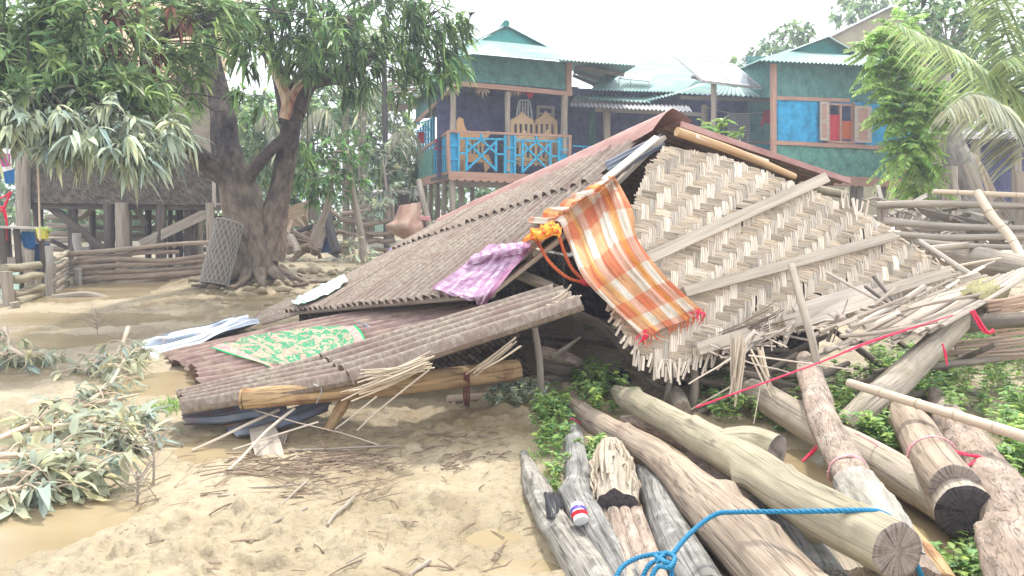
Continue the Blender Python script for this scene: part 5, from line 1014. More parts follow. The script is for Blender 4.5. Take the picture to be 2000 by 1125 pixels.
# inner walls behind the balcony, floor and ceiling
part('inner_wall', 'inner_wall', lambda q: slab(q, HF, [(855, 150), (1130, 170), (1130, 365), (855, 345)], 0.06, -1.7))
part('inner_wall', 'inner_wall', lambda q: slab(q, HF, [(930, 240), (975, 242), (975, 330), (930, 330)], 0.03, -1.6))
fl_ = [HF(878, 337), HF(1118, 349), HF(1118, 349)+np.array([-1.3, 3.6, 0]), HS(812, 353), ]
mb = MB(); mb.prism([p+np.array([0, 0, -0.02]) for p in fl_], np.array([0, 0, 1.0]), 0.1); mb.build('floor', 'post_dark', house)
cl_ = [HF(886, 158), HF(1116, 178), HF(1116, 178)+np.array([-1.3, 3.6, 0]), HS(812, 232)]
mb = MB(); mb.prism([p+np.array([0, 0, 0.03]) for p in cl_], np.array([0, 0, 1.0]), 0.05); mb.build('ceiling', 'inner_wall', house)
# floor edge boards with scalloped lower edge
mb = MB(); mb.prism(scallop(HF, 877, 334, 1125, 344, 19, 16, 0.06), HF.n, 0.04); mb.build('fascia', 'trim', house)
mb = MB(); mb.prism(scallop(HS, 877, 334, 812, 350, 17, 14, 0.05), HS.n, 0.04); mb.build('fascia', 'trim', house)
# blue railing: frame bars, cross braces, small panels
def rail(name, m, pl, segs, off, w_=4, t=0.04):
    mb = MB()
    for a, b in segs: strip(mb, pl, a, b, w_, t, off)
    return mb.build(name, m, house)
rail('rail_top', 'trim', HF, [((876, 256), (1117, 266))], 0.05, 4.5, 0.07)
rail('rail_post', 'trim', HF, [((876, 256), (878, 336))], 0.06, 5, 0.08); rail('rail_post', 'trim', HF, [((1114, 266), (1112, 345))], 0.06, 5, 0.08)
for x0, x1, y in [(877, 896, 258), (987, 1006, 262), (1092, 1112, 266)]:
    part('rail_panel', 'blue_panel', lambda q: slab(q, HF, [(x0, y+2), (x1, y+3), (x1, y+77), (x0, y+76)], 0.02, 0.0))
    rail('rail_bar', 'blue_rail', HF, [((x0, y+2), (x0, y+78)), ((x1, y+2), (x1, y+78)), ((x0, y+26), (x1, y+27)), ((x0, y+52), (x1, y+53))], 0.04, 3.6)
for x0, x1, y in [(898, 985, 270), (1008, 1090, 274)]:
    w3 = (x1-x0); xa, xb = x0+w3*0.16, x0+w3*0.82; xm = (xa+xb)/2
    rail('rail_bar', 'blue_rail', HF, [((x0, y), (x1, y+2)), ((xa, y), (xa, y+64)), ((xb, y), (xb, y+65)), ((x0, y+29), (xa, y+29)), ((xb, y+31), (x1, y+31)), ((xm, y-11), (xm, y+2))], 0.04, 3.8)
    rail('rail_brace', 'blue_rail', HF, [((xa, y+27), (xm+2, y+1)), ((xm-2, y+1), (xb, y+29)), ((xa, y+6), (xb, y+62)), ((xb, y+6), (xa, y+62))], 0.035, 3.6)
rail('rail_top', 'trim', HS, [((876, 256), (813, 300))], 0.05, 4, 0.06)
rail('rail_bar', 'blue_rail', HS, [((x, 258+(876-x)*0.66), (x, 335+(876-x)*0.22)) for x in range(848, 876, 5)]+[((876, 300), (846, 312)), ((876, 280), (846, 296))], 0.03, 2.4)
part('side_board_panel', 'green_wall', lambda q: slab(q, HS, [(845, 290), (845, 342), (812, 350), (812, 300)], 0.05, 0.03))
rail('lattice', 'blue_rail', HS, [((x, 226+(845-x)*0.9), (x, 292+(845-x)*0.2)) for x in range(815, 846, 5)]+[((845, y), (813, y+10)) for y in (232, 250, 268, 284)], 0.03, 1.8)
# stilts
for x, y0, y1, Y, wpx in [(883, 348, 470, 18.2, 13), (901, 350, 440, 19.5, 11), (868, 350, 470, 19.6, 11), (853, 352, 455, 21.5, 10), (842, 352, 450, 23.0, 9), (830, 354, 450, 24.5, 9), (923, 355, 400, 21.5, 9), (1010, 350, 470, 19.0, 12), (1090, 352, 480, 20, 12)]:
    c0, c1 = P(x, y0-6, Y), P(x-1, y1, Y); c1[2] = min(c1[2], 0.0); r = wpx/2*pxm(Y); mb = MB(); mb.tube([c0, (c0+c1)/2+rng.normal(0, .02, 3), c1], [r, r, r*1.08], 10, rough=0.08); mb.build('stilt', 'post', house)
mb = MB(); mb.bar(P(880, 358, 18.4), P(1015, 362, 19.4), 0.1, 0.16, (0, 0, 1)); mb.build('floor_beam', 'post', house)
part('underfloor_board', 'plank_grey', lambda q: slab(q, HF, [(905, 400), (926, 400), (926, 428), (905, 428)], 0.05, -0.4))
# hipped roof with gablet
ea, eb = P(905, 103, 17.3), P(1243, 128, 19.4)
ra, rb = P(938, 78, 19.6), P(1068, 92, 20.6)
roof(house, 'roof', [ra, ea], [rb, eb], 44, seed=1.0)
lb = P(790, 205, 26.5); roof(house, 'roof', [ra, P(872, 140, 17.6)], [P(905, 70, 27.5), lb], 60, seed=2.0)
roof(house, 'roof', [rb, eb], [P(1085, 112, 26.0), P(1165, 173, 24.5)], 60, seed=3.0)
pk = P(989, 54, 20.4)
mb = MB(); mb.prism([P(936, 79, 19.7), P(1070, 92, 20.7), pk], HF.n, 0.05); mb.build('gablet', 'green_dark', house)
pk2 = P(978, 60, 27); roof(house, 'gablet_roof', [pk+[0, -0.1, 0.04], P(1078, 96, 20.5)], [pk2, P(1040, 85, 27)], 50, seed=4.0); roof(house, 'gablet_roof', [pk+[0, -0.1, 0.04], P(928, 80, 19.5)], [pk2, P(920, 80, 27)], 50, seed=5.0)
mb = MB(); mb.tube([pk+[0, -0.2, 0.06], pk2+[0, 0, 0.06]], [0.09, 0.09], 8, rings=4, smooth=False); mb.build('ridge_cap', 'green_dark', house)
for u in (0.25, 0.55, 0.85): a = P(1125, 124, 19.7)*(1-u)+P(1118, 150, 24.6)*u; b = eb*(1-u)+P(1165, 173, 24.5)*u; mb = MB(); mb.bar(a, b+[0, 0, -0.06], 0.08, 0.1); mb.build('rafter', 'post', house)
# left lean-to roof with plank underside
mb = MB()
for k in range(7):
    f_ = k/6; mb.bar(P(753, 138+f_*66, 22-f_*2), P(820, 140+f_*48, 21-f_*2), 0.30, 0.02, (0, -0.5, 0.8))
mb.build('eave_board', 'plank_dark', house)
mb = MB(); mb.bar(P(752, 212, 20.2), P(814, 206, 19.4), 0.16, 0.03, (0, -1, 0.1)); mb.build('eave_panel', 'plank', house)
# things on the balcony
def onbal(x, y, o=-0.55): return HF(x, y, o)
class OffP:
    def __init__(s, pl, o): s.pl = pl; s.o = o; s.n = pl.n
    def __call__(s, x, y, off=0): return s.pl(x, y, s.o+off)
BC = OffP(HF, -0.45)
def bench(dx, dy, o, lab):
    pl = OffP(HF, o); b = thing('wooden_bench', lab, 'bench', pl(1045+dx, 335), 'slatted wooden benches stored on the balcony')
    def hump(x0, x1, y):
        xs = np.linspace(x0, x1, 13); return [(x, y-15*max(0, 1-abs((x-(x0+x1)/2)/((x1-x0)/2))**0.8)-3*math.exp(-((x-(x0+x1)/2)/4)**2)) for x in xs]+[(x1, y+8), (x0, y+8)]
    for h_ in ((998, 1042), (1046, 1087)):
        mb = MB(); slab(mb, pl, [(x+dx, y+dy) for x, y in hump(*h_, 236)], 0.04, 0.02); mb.build('top_rail', 'furn_pale', b)
    for x in np.linspace(1002, 1084, 9): mb = MB(); strip(mb, pl, (x+dx, 242+dy), (x+dx, 272+dy+(18 if dy else 12)), 5.5, 0.03); mb.build('slat', 'furn_pale', b)
    mb = MB(); strip(mb, pl, (998+dx, 276+dy), (1088+dx, 279+dy), 6, 0.05, 0.03); mb.build('seat_rail', 'furn_pale', b)
    mb = MB(); seat = [pl(998+dx, 282+dy), pl(1088+dx, 285+dy), pl(1088+dx, 285+dy)-HF.n*0.5, pl(998+dx, 282+dy)-HF.n*0.5]; mb.prism(seat, np.array([0, 0, 1.0]), 0.04); mb.build('seat', 'furn_pale', b)
    for x in (1000, 1086): mb = MB(); strip(mb, pl, (x+dx, 238+dy), (x+dx, 330), 5, 0.05, 0.03); mb.build('leg', 'furn_pale', b)
bench(0, -2, -0.85, 'rear slatted wooden bench with two pointed humps standing behind the other bench on the balcony'); bench(4, 34, -0.42, 'front slatted wooden bench with two low humps right behind the blue railing')
ch = thing('wooden_armchair', 'carved reddish wooden armchair with curved side at the left end of the balcony', 'armchair', BC(925, 335))
part('side_panel', 'furn', lambda q: slab(q, BC, [(893, 236), (898, 229), (905, 232), (907, 245), (912, 255), (938, 262), (955, 255), (958, 262), (950, 272), (914, 275), (906, 335), (895, 335)], 0.05, 0.1), parent=ch)
part('backrest', 'furn', lambda q: slab(q, BC, [(910, 262), (952, 258), (948, 285), (914, 285)], 0.04, 0.0), parent=ch)
for x in (918, 926, 934, 942): part('slat', 'furn_pale', lambda q: strip(q, BC, (x, 262), (x+1, 300), 3.5, 0.03, 0.06), parent=ch)
part('seat', 'furn', lambda q: slab(q, BC, [(906, 300), (955, 302), (958, 318), (905, 316)], 0.35, 0.08), parent=ch)
part('leg', 'furn', lambda q: slab(q, BC, [(900, 312), (912, 312), (908, 336), (896, 336)], 0.05, 0.1), parent=ch)
part('leg', 'furn', lambda q: slab(q, BC, [(944, 312), (956, 306), (962, 320), (948, 338)], 0.05, 0.1), parent=ch)
BD = OffP(HF, -1.3)
pc_ = thing('plastic_chair', 'pale cane chair with arched slatted back stacked above the benches', 'chair', BD(1022, 250))
def arch(mb, pl, x0, x1, ytop, ybot, r):
    pts = [pl(x0+(x1-x0)*(0.5-0.5*math.cos(a)), ybot-(ybot-ytop)*min(1, math.sin(a)*1.25 if 0 < a < 3.14 else 0)) for a in np.linspace(0, math.pi, 16)]; mb.tube(pts, [r]*3, 6)
mb = MB(); arch(mb, BD, 1009, 1039, 196, 240, 0.03); mb.build('back_frame', 'white', pc_)
mb = MB()
for x in (1016, 1021, 1026, 1031): strip(mb, BD, (x, 200), (x+(x-1024)*0.2, 238), 2.2, 0.02)
mb.build('slat', 'white', pc_)
mb = MB(); mb.prism([BD(1009, 238), BD(1040, 240), BD(1040, 240)-HF.n*0.3, BD(1009, 238)-HF.n*0.3], np.array([0, 0, 1.0]), 0.04); mb.build('seat', 'white', pc_)
fc = thing('wooden_chair', 'plain pale wooden chair with square back stacked beside the arched one', 'chair', BD(1066, 250))
mb = MB()
for a, b in (((1052, 206), (1050, 245)), ((1081, 208), (1080, 246)), ((1052, 208), (1081, 210)), ((1052, 222), (1081, 224))): strip(mb, BD, a, b, 5, 0.04)
mb.build('back_frame', 'plank', fc)
mb = MB(); mb.prism([BD(1050, 236), BD(1081, 238), BD(1081, 238)-HF.n*0.3, BD(1050, 236)-HF.n*0.3], np.array([0, 0, 1.0]), 0.04); mb.build('seat', 'plank', fc)
for lab, x, y, m in [('bunch of dried husks hanging under the balcony beam, left of the middle post', 942, 178, 'husk'), ('bunch of dried husks hanging beside the middle post', 1003, 180, 'husk'), ('small dull red bunch hanging right of the husks', 1028, 184, 'pink_red'), ('bundle of dry sticks hung at the corner post', 884, 178, 'husk')]:
    mb = MB(); c0 = HF(x, y-6, -0.15)
    for k in range(26): d = unit(rng.normal(0, 1, 3)*[1.4, .6, .35]+[0, 0, -0.35]); mb.tube([c0, c0+d*0.10, c0+d*0.19+[0, 0, -.05]], [0.008, 0.02, 0.004], 4)
    o = mb.build('husk_bunch', m); tag(o, lab, 'dried husks', 'bunches hung under the balcony beam')
RC = 'red cloths on the side railing'
for lab, x, y, s in [('bright red cloth caught on the blue lattice', 823, 258, 1.0), ('pinkish red cloth hanging over the side rail near the corner', 857, 272, 0.8)]:
    mb = MB(); c0 = HS(x, y, 0.1); rows_ = [[c0+np.array([dx*0.10*s+rng.normal(0, .02), rng.normal(0, .03), -dz*0.11*s]) for dx in (-1, 0, 1)] for dz in (0, 1, 2.2, 3)]; cloth(mb, rows_, 14, 18, 0.05, 5, x*1.0)
    o = mb.build('cloth', 'red' if s == 1 else 'pink_red', None, 'all'); tag(o, lab, 'cloth', RC)
# ---------------------------------------------------------------- middle house
mid = thing('middle_house', 'low middle house with green iron roof and dim blue porch between the two stilt houses', 'house', P(1330, 450, 22.5))
MF = vplane(P(1115, 300, 20.5), P(1520, 300, 21.5)); MBk = OffP(MF, -1.8)
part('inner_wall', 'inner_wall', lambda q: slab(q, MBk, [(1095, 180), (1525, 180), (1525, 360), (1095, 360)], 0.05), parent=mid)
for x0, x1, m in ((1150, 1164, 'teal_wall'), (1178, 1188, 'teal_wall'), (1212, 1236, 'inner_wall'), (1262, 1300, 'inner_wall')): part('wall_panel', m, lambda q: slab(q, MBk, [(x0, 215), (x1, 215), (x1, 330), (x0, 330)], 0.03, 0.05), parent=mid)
part('floor', 'post_dark', lambda q: q.prism([MF(1110, 345), MF(1525, 345), MF(1525, 345)+[0.2, 2.2, 0], MF(1110, 345)+[-.5, 2.2, 0]], np.array([0, 0, 1.0]), 0.12), parent=mid)
part('eave_wall', 'inner_wall', lambda q: slab(q, MF, [(1115, 172), (1335, 178), (1330, 196), (1115, 190)], 0.05, -0.4), parent=mid)
roof(mid, 'roof', [P(1215, 118, 24.5), P(1152, 176, 20.2)], [P(1395, 128, 25.0), P(1330, 180, 20.8)], 26, seed=11.0)
roof(mid, 'roof', [P(1395, 128, 25.0), P(1330, 180, 20.8)], [P(1470, 140, 26), P(1385, 165, 24)], 14, seed=12.0)
roof(mid, 'porch_roof', [P(1390, 160, 22.5), P(1325, 182, 20.3)], [P(1470, 168, 22.8), P(1543, 192, 20.3)], 22, seed=13.0)
roof(mid, 'porch_roof', [P(1390, 160, 22.5), P(1325, 182, 20.3)], [P(1200, 190, 21.8), P(1262, 198, 20.3)], 10, seed=14.0)
roof(mid, 'porch_roof', [P(1130, 184, 21.0), P(1118, 192, 20.2)], [P(1290, 190, 21.2), P(1270, 200, 20.2)], 18, seed=15.0)
roof(mid, 'lean_to_roof', [P(1115, 198, 20.6), P(1112, 207, 19.6)], [P(1345, 206, 20.4), P(1352, 218, 19.4)], 30, 'shed_iron', seed=16.0)
part('eave_beam', 'plank_grey', lambda q: strip(q, OffP(MF, 0.2), (1163, 214), (1382, 224), 7, 0.08), parent=mid)
part('eave_beam', 'plank_grey', lambda q: strip(q, MF, (1330, 190), (1530, 196), 7, 0.08, 0.3), parent=mid)
part('eave_beam', 'plank_grey', lambda q: strip(q, MF, (1118, 196), (1255, 202), 8, 0.08, 0.15), parent=mid)
for x, y0, y1, wpx in ((1185, 216, 330, 15), (1376, 205, 340, 13)):
    c0, c1 = MF(x, y0, 0.2), MF(x, y1, 0.2); r = wpx/2*pxm(c0[1]); mb = MB(); mb.tube([c0, (c0+c1)/2, c1], [r, r*.95, r], 10, rough=.06); mb.build('post', 'post', mid)
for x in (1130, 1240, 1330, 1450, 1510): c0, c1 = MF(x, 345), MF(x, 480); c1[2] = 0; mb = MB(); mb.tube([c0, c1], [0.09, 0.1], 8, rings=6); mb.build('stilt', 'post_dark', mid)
part('rail_top', 'trim', lambda q: strip(q, MF, (1462, 277), (1504, 279), 4, 0.06, 0.1), parent=mid)
mb = MB()
for a, b in (((1468, 282), (1468, 300)), ((1484, 282), (1484, 300)), ((1500, 282), (1500, 300)), ((1466, 284), (1502, 285)), ((1466, 294), (1502, 296)), ((1120, 285), (1180, 288)), ((1120, 300), (1175, 303)), ((1140, 285), (1140, 318)), ((1160, 287), (1160, 312))): strip(mb, MF, a, b, 3, 0.04, 0.05)
mb.build('rail_bar', 'blue_rail', mid)
# small antenna-like panel on the roof
sp = thing('small_roof_panel', 'small white panel on thin legs standing on the green middle roof', 'panel', P(1240, 165, 21))
mb = MB(); mb.prism([P(1208, 152, 20.8), P(1222, 141, 21.4), P(1280, 153, 21.5), P(1268, 158, 20.9)], unit(np.array([0, -0.5, 1.0])), 0.03); mb.build('panel', 'solar', sp)
for x, y, Y in ((1209, 153, 20.8), (1232, 156, 20.85), (1268, 158, 20.9)): mb = MB(); mb.tube([P(x, y, Y), P(x, y+18, Y)], [0.012, 0.012], 5, rings=3); mb.build('leg', 'wire', sp)
# big solar panel on a post
so_ = thing('solar_panel', 'large tilted solar panel on a wooden post above the middle porch roof', 'solar panel', P(1394, 300, 19.9))
sq = [P(1318, 110, 20.6), P(1374, 158, 19.6), P(1487, 172, 20.0), P(1432, 128, 21.0)]; sn = unit(np.cross(sq[1]-sq[0], sq[3]-sq[0])); sn = sn if sn[2] > 0 else -sn
mb = MB(); mb.prism([p+sn*0.02 for p in sq], sn, 0.03); mb.build('glass', 'solar', so_)
mb = MB()
for k in range(4): mb.bar(sq[k], sq[(k+1) % 4], 0.06, 0.07, sn)
mb.bar((sq[0]+sq[3])/2+sn*0.03, (sq[1]+sq[2])/2+sn*0.03, 0.04, 0.01, sn); mb.build('frame', 'foil', so_)
mb = MB(); mb.tube([P(1394, 160, 19.9), P(1394, 230, 19.9), P(1392, 260, 19.9), P(1392, 470, 19.9)], [0.075, 0.07, 0.075, 0.085], 10, rough=.08); mb.build('post', 'post', so_)
mb = MB(); mb.bar(P(1350, 150, 19.95), P(1440, 168, 20.1), 0.06, 0.07, sn); mb.build('bracket', 'post', so_)
# washing on the porch
WG = 'washing hung on the porch line'
mb = MB(); mb.tube([MF(1374, 208, .3), MF(1430, 221, .3), MF(1490, 219, .3), MF(1514, 208, .3)], [0.007]*3, 5); o = mb.build('clothes_line', 'string'); tag(o, 'pale clothes line across the middle porch', 'line')
mb = MB(); cloth(mb, [[MF(x, y, .3) for x in (1421, 1443, 1465)] for y in (222, 250, 280)], 20, 16, 0.03, 4, 2.0)
def gridcl(t, L, sx, uv):
    a = math_(t, 'LESS_THAN', math_(t, 'FRACT', math_(t, 'MULTIPLY', sx.outputs[0], 9)), 0.3); b_ = math_(t, 'LESS_THAN', math_(t, 'FRACT', math_(t, 'MULTIPLY', sx.outputs[1], 12)), 0.3)
    return mix(t, math_(t, 'MAXIMUM', a, b_), (0.22, 0.20, 0.24), (0.42, 0.40, 0.42))
M['grey_check'] = clothmat('grey_checked_cloth', gridcl); o = mb.build('towel', 'grey_check', None, 'all'); tag(o, 'grey checked towel hanging on the porch line', 'towel', WG)
mb = MB(); cloth(mb, [[MF(1492, 217, .32), MF(1503, 214, .32), MF(1513, 212, .32)], [MF(1488, 232, .32), MF(1500, 230, .34), MF(1512, 228, .32)], [MF(1484, 250, .32), MF(1494, 240, .34), MF(1510, 243, .32)]], 16, 16, 0.05, 5, 6.0); o = mb.build('shirt', 'pink_red', None, 'all'); tag(o, 'pale red shirt hanging at the right end of the porch line', 'shirt', WG)
# ---------------------------------------------------------------- right house
RF = vplane(P(1520, 300, 18.6), P(1775, 300, 20.8)); RS = vplane(P(1520, 300, 18.6), P(1445, 300, 22.6))
rh = thing('stilt_house', 'stilt house with bright blue and green woven walls and a shuttered window at the right', 'house', P(1640, 480, 20.5))
rp = lambda name, m, *prs: part(name, m, *prs, parent=rh)
rp('upper_wall', 'teal_wall', lambda q: slab(q, RF, [(1518, 118), (1780, 128), (1780, 205), (1518, 192)], 0.08))
rp('side_wall', 'teal_wall', lambda q: slab(q, RS, [(1518, 116), (1518, 192), (1445, 190), (1445, 134)], 0.08))
rp('middle_wall', 'blue_wall', lambda q: slab(q, RF, [(1520, 195), (1606, 198), (1606, 278), (1520, 276)], 0.06))
rp('middle_wall', 'blue_wall', lambda q: slab(q, RF, [(1690, 202), (1780, 206), (1780, 290), (1690, 284)], 0.06))
rp('middle_wall', 'blue_wall', lambda q: slab(q, RF, [(1606, 196), (1692, 200), (1692, 206), (1606, 202)], 0.05))
rp('lower_wall', 'green_wall', lambda q: slab(q, RF, [(1518, 282), (1768, 292), (1766, 350), (1518, 344)], 0.08))
rp('trim', 'trim', lambda q: strip(q, RF, (1518, 191), (1660, 196), 7, 0.06, 0.05)); rp('trim', 'trim', lambda q: strip(q, RF, (1512, 278), (1775, 291), 8, 0.06, 0.06))
rp('trim', 'trim', lambda q: strip(q, RF, (1513, 124), (1513, 350), 8, 0.08, 0.05)); rp('trim', 'trim', lambda q: strip(q, RF, (1770, 288), (1769, 363), 8, 0.07, 0.08)); rp('trim', 'trim', lambda q: strip(q, RF, (1548, 344), (1768, 353), 8, 0.05, 0.07))
mb = MB(); mb.prism(scallop(RF, 1540, 348, 1766, 352, 14, 18, 0.075), RF.n, 0.04); mb.build('fascia', 'trim', rh)
win = rp('window', 'trim', lambda q: (strip(q, RF, (1619, 198), (1619, 278), 4, 0.07, 0.06), strip(q, RF, (1668, 200), (1668, 280), 4, 0.07, 0.06), strip(q, RF, (1617, 203), (1670, 205), 4, 0.07, 0.06), strip(q, RF, (1617, 276), (1670, 279), 4, 0.07, 0.06), strip(q, RF, (1643, 205), (1643, 277), 3, 0.06, 0.055)))
def shutter(x0, x1, y0, y1):
    sh = rp('shutter', 'plank', lambda q: slab(q, RF, [(x0, y0), (x1, y0+1), (x1, y1+1), (x0, y1)], 0.035, 0.12)); w3 = x1-x0
    for a, b in ((y0+5, (y0+y1)/2-3), ((y0+y1)/2+3, y1-5)): mb = MB(); slab(mb, RF, [(x0+w3*.25, a), (x1-w3*.25, a), (x1-w3*.25, b), (x0+w3*.25, b)], 0.02, 0.135); mb.build('shutter_panel', 'trim', sh)
M['shut'] = wood('shutter_wood', (0.42, 0.30, 0.22), 0.8, 1.15, 24, 1.4, 0.25)
shutter(1603, 1619, 198, 274); shutter(1670, 1703, 206, 278)
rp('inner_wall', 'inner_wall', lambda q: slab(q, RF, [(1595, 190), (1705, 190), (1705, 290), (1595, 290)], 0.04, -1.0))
roof(rh, 'roof', [P(1538, 100, 20.8), P(1482, 118, 17.9)], [P(1690, 108, 21.6), P(1800, 132, 19.6)], 40, seed=21.0)
roof(rh, 'roof', [P(1538, 100, 20.8), P(1482, 118, 17.9)], [P(1545, 96, 26), P(1436, 137, 24)], 30, seed=22.0)
pk = P(1612, 78, 21.2); mb = MB(); mb.prism([P(1540, 101, 20.9), P(1680, 109, 21.5), pk], RF.n, 0.05); mb.build('gablet', 'green_dark', rh)
roof(rh, 'gablet_roof', [pk+[0, -.2, .05], P(1688, 112, 21.2)], [P(1606, 82, 27), P(1668, 108, 27)], 40, seed=23.0); roof(rh, 'gablet_roof', [pk+[0, -.2, .05], P(1534, 103, 20.6)], [P(1606, 82, 27), P(1560, 100, 27)], 40, seed=24.0)
for x, wpx in ((1530, 18), (1560, 14), (1600, 12), (1674, 24), (1725, 20), (1760, 20)):
    c0, c1 = RF(x, 350, -0.3), RF(x, 470, -0.3); c1[2] = 0; r = wpx/2*pxm(c0[1]); mb = MB(); mb.tube([c0, (c0+c1)/2, c1], [r, r, r*1.1], 10, rough=.1); mb.build('stilt', 'post', rh)
rp('floor', 'post_dark', lambda q: q.prism([RF(1515, 345, -.1), RF(1768, 353, -.1), RF(1768, 353)+[-1, 3.5, 0], RF(1515, 345)+[-1, 3.5, 0]], np.array([0, 0, 1.0]), 0.1))
rp('back_wall', 'teal_wall', lambda q: slab(q, RF, [(1460, 110), (1800, 110), (1800, 352), (1460, 345)], 0.05, -3.4))
for lab, xs, ys, m in [('bright red cloth hanging in the left half of the shuttered window', (1621, 1641), (224, 250, 274), 'pink_red'), ('orange brown cloth hanging in the right half of the shuttered window', (1645, 1666), (236, 255, 272), 'orange')]:
    mb = MB(); cloth(mb, [[RF(x, y, .02) for x in np.linspace(*xs, 3)] for y in ys], 16, 16, 0.04, 4, xs[0]); o = mb.build('cloth', m, None, 'all'); tag(o, lab, 'cloth', 'cloths in the window')
# ---------------------------------------------------------------- house far behind
fh = thing('far_house', 'tall cream gabled house rising behind the right stilt house', 'house', P(1700, 480, 30))
mb = MB(); mb.prism([P(1560, 112, 30), P(1735, 20, 30), P(1850, 90, 30), P(1850, 420, 30), P(1560, 420, 30)], np.array([0, -1.0, 0]), 0.2); mb.build('wall', 'cream', fh)
mb = MB(); mb.bar(P(1545, 108, 29.6), P(1740, 12, 29.6), 0.35, 0.06, (-0.45, 0, 1)); mb.build('barge_board', 'white', fh)
roof(fh, 'roof', [P(1740, 12, 29.6), P(1545, 108, 29.6)], [P(1740, 12, 29.6)+[0, 7, 0], P(1545, 108, 29.6)+[0, 7, 0]], 40, 'shed_iron', seed=31.0)
roof(fh, 'roof', [P(1740, 12, 29.6), P(1860, 80, 29.6)], [P(1740, 12, 29.6)+[0, 7, 0], P(1860, 80, 29.6)+[0, 7, 0]], 40, 'shed_iron', seed=32.0)
# ---------------------------------------------------------------- old stilt hut behind the big tree
ho = thing('stilt_hut', 'old dark woven stilt hut behind the mango tree at the left', 'hut', P(220, 480, 16.5))
HL = vplane(P(30, 400, 15.5), P(415, 400, 16.0))
hp = lambda name, m, *prs: part(name, m, *prs, parent=ho)
hp('lower_wall', 'dark_mat', lambda q: slab(q, HL, [(35, 296), (416, 300), (416, 401), (38, 396)], 0.08))
hp('upper_wall', 'pale_mat', lambda q: slab(q, HL, [(30, 150), (414, 150), (414, 304), (34, 300)], 0.06, -0.12))
hp('corner_trim', 'plank', lambda q: strip(q, HL, (414, 230), (418, 405), 6, 0.06, 0.03))
hp('floor', 'post_dark', lambda q: q.prism([HL(30, 396, -.1), HL(416, 400, -.1), HL(416, 400)+[0.3, 4.0, 0], HL(30, 396)+[-.5, 4.0, 0]], np.array([0, 0, 1.0]), 0.12))
hp('back_wall', 'dark_mat', lambda q: slab(q, HL, [(30, 160), (430, 160), (430, 396), (30, 396)], 0.06, -4))
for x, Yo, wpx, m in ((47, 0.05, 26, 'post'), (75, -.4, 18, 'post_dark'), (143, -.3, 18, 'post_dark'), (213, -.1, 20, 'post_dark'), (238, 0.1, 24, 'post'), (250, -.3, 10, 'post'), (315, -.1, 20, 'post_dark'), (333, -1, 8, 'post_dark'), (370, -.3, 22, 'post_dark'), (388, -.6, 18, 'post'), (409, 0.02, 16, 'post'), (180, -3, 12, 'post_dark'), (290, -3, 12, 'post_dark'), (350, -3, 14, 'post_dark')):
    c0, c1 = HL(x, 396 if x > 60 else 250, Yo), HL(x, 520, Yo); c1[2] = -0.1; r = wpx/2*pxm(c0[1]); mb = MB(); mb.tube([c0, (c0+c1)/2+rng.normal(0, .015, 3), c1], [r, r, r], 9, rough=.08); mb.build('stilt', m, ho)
for a, b, wpx, m, o_ in (((90, 396), (205, 490), 16, 'post_dark', -.2), ((275, 478), (400, 418), 18, 'post', 0.0), ((155, 430), (190, 402), 8, 'plank', -1), ((262, 400), (285, 440), 12, 'plank', -1.4), ((100, 470), (210, 520), 8, 'post_dark', -1)):
    c0, c1 = HL(*a, o_), HL(*b, o_); mb = MB(); mb.bar(c0, c1, wpx*pxm(16), 0.05, HL.n); mb.build('brace', m, ho)
roof(ho, 'roof', [P(20, 60, 17.5)+[0, 2, 1.5], P(10, 150, 14.9)], [P(425, 60, 18)+[0, 2, 1.5], P(440, 150, 15.4)], 40, 'thatch', seed=41.0)
# rails seen under the hut
URL = [(y, o_) for y, o_ in ((424, -3.5), (440, -3.2), (456, -3.4), (470, -3.3), (486, -3.4))]
fr_ = thing('rail_fence', 'rough pole fence seen through the stilts below the old hut', 'fence', P(250, 470, 19.4))
for y, o_ in URL: mb = MB(); c0, c1 = HL(90, y, o_), HL(440, y+rng.normal(0, 4), o_); mb.tube([c0, (c0+c1)/2+rng.normal(0, .04, 3), c1], [.07, .06, .07], 8, rough=.1); mb.build('rail', 'post', fr_)
# ---------------------------------------------------------------- the big mango tree
mango = thing('mango_tree', 'big mango tree with forked muddy trunk and hanging long leaves at the left', 'tree', Gm(500, 542))
Yt = Gm(500, 542)[1]
T_ = lambda pts: [P(x, y, Yt+dy) for x, y, dy in pts]
def limb(name, pts, rpx, m, n=22, rough=0.12, rings=60, ridge=0.5, rs=2.2):
    c = T_(pts); r = [k*pxm(p[1]) for k, p in zip(rpx, c)]; mb = MB(); mb.tube(c, r, n, rings=rings, rough=rough, rs=rs, ridge=ridge); return mb.build(name, m, mango, 'all')
limb('trunk', [(500, 556, 0.05), (498, 525, 0), (494, 480, 0), (480, 420, 0), (468, 375, 0), (455, 330, 0)], [58, 46, 43, 41, 37, 30], 'bark_mud', 30, 0.12, 70, 0.8)
limb('limb', [(470, 370, 0), (452, 330, 0), (440, 280, 0.1), (438, 235, 0.2), (430, 190, 0.4), (415, 110, .6), (405, 20, .8)], [32, 29, 26, 24, 20, 15, 9], 'bark', 24)
limb('limb', [(520, 500, 0.05), (535, 430, 0), (548, 370, 0), (558, 318, 0)], [36, 25, 21, 20], 'bark_mud', 24)
limb('limb', [(555, 330, 0), (562, 290, 0), (568, 250, 0), (575, 195, 0), (570, 165, 0)], [20.5, 20, 19, 18, 16], 'bark', 24)
limb('limb', [(568, 240, 0), (558, 180, 0), (540, 130, 0), (515, 90, .2), (490, 20, .6)], [21, 20, 14, 11, 7], 'bark', 18)
limb('limb', [(572, 215, 0), (600, 160, .2), (640, 150, .4), (680, 148, .7), (735, 100, 1.2)], [24, 20, 16, 13, 7], 'bark', 18)
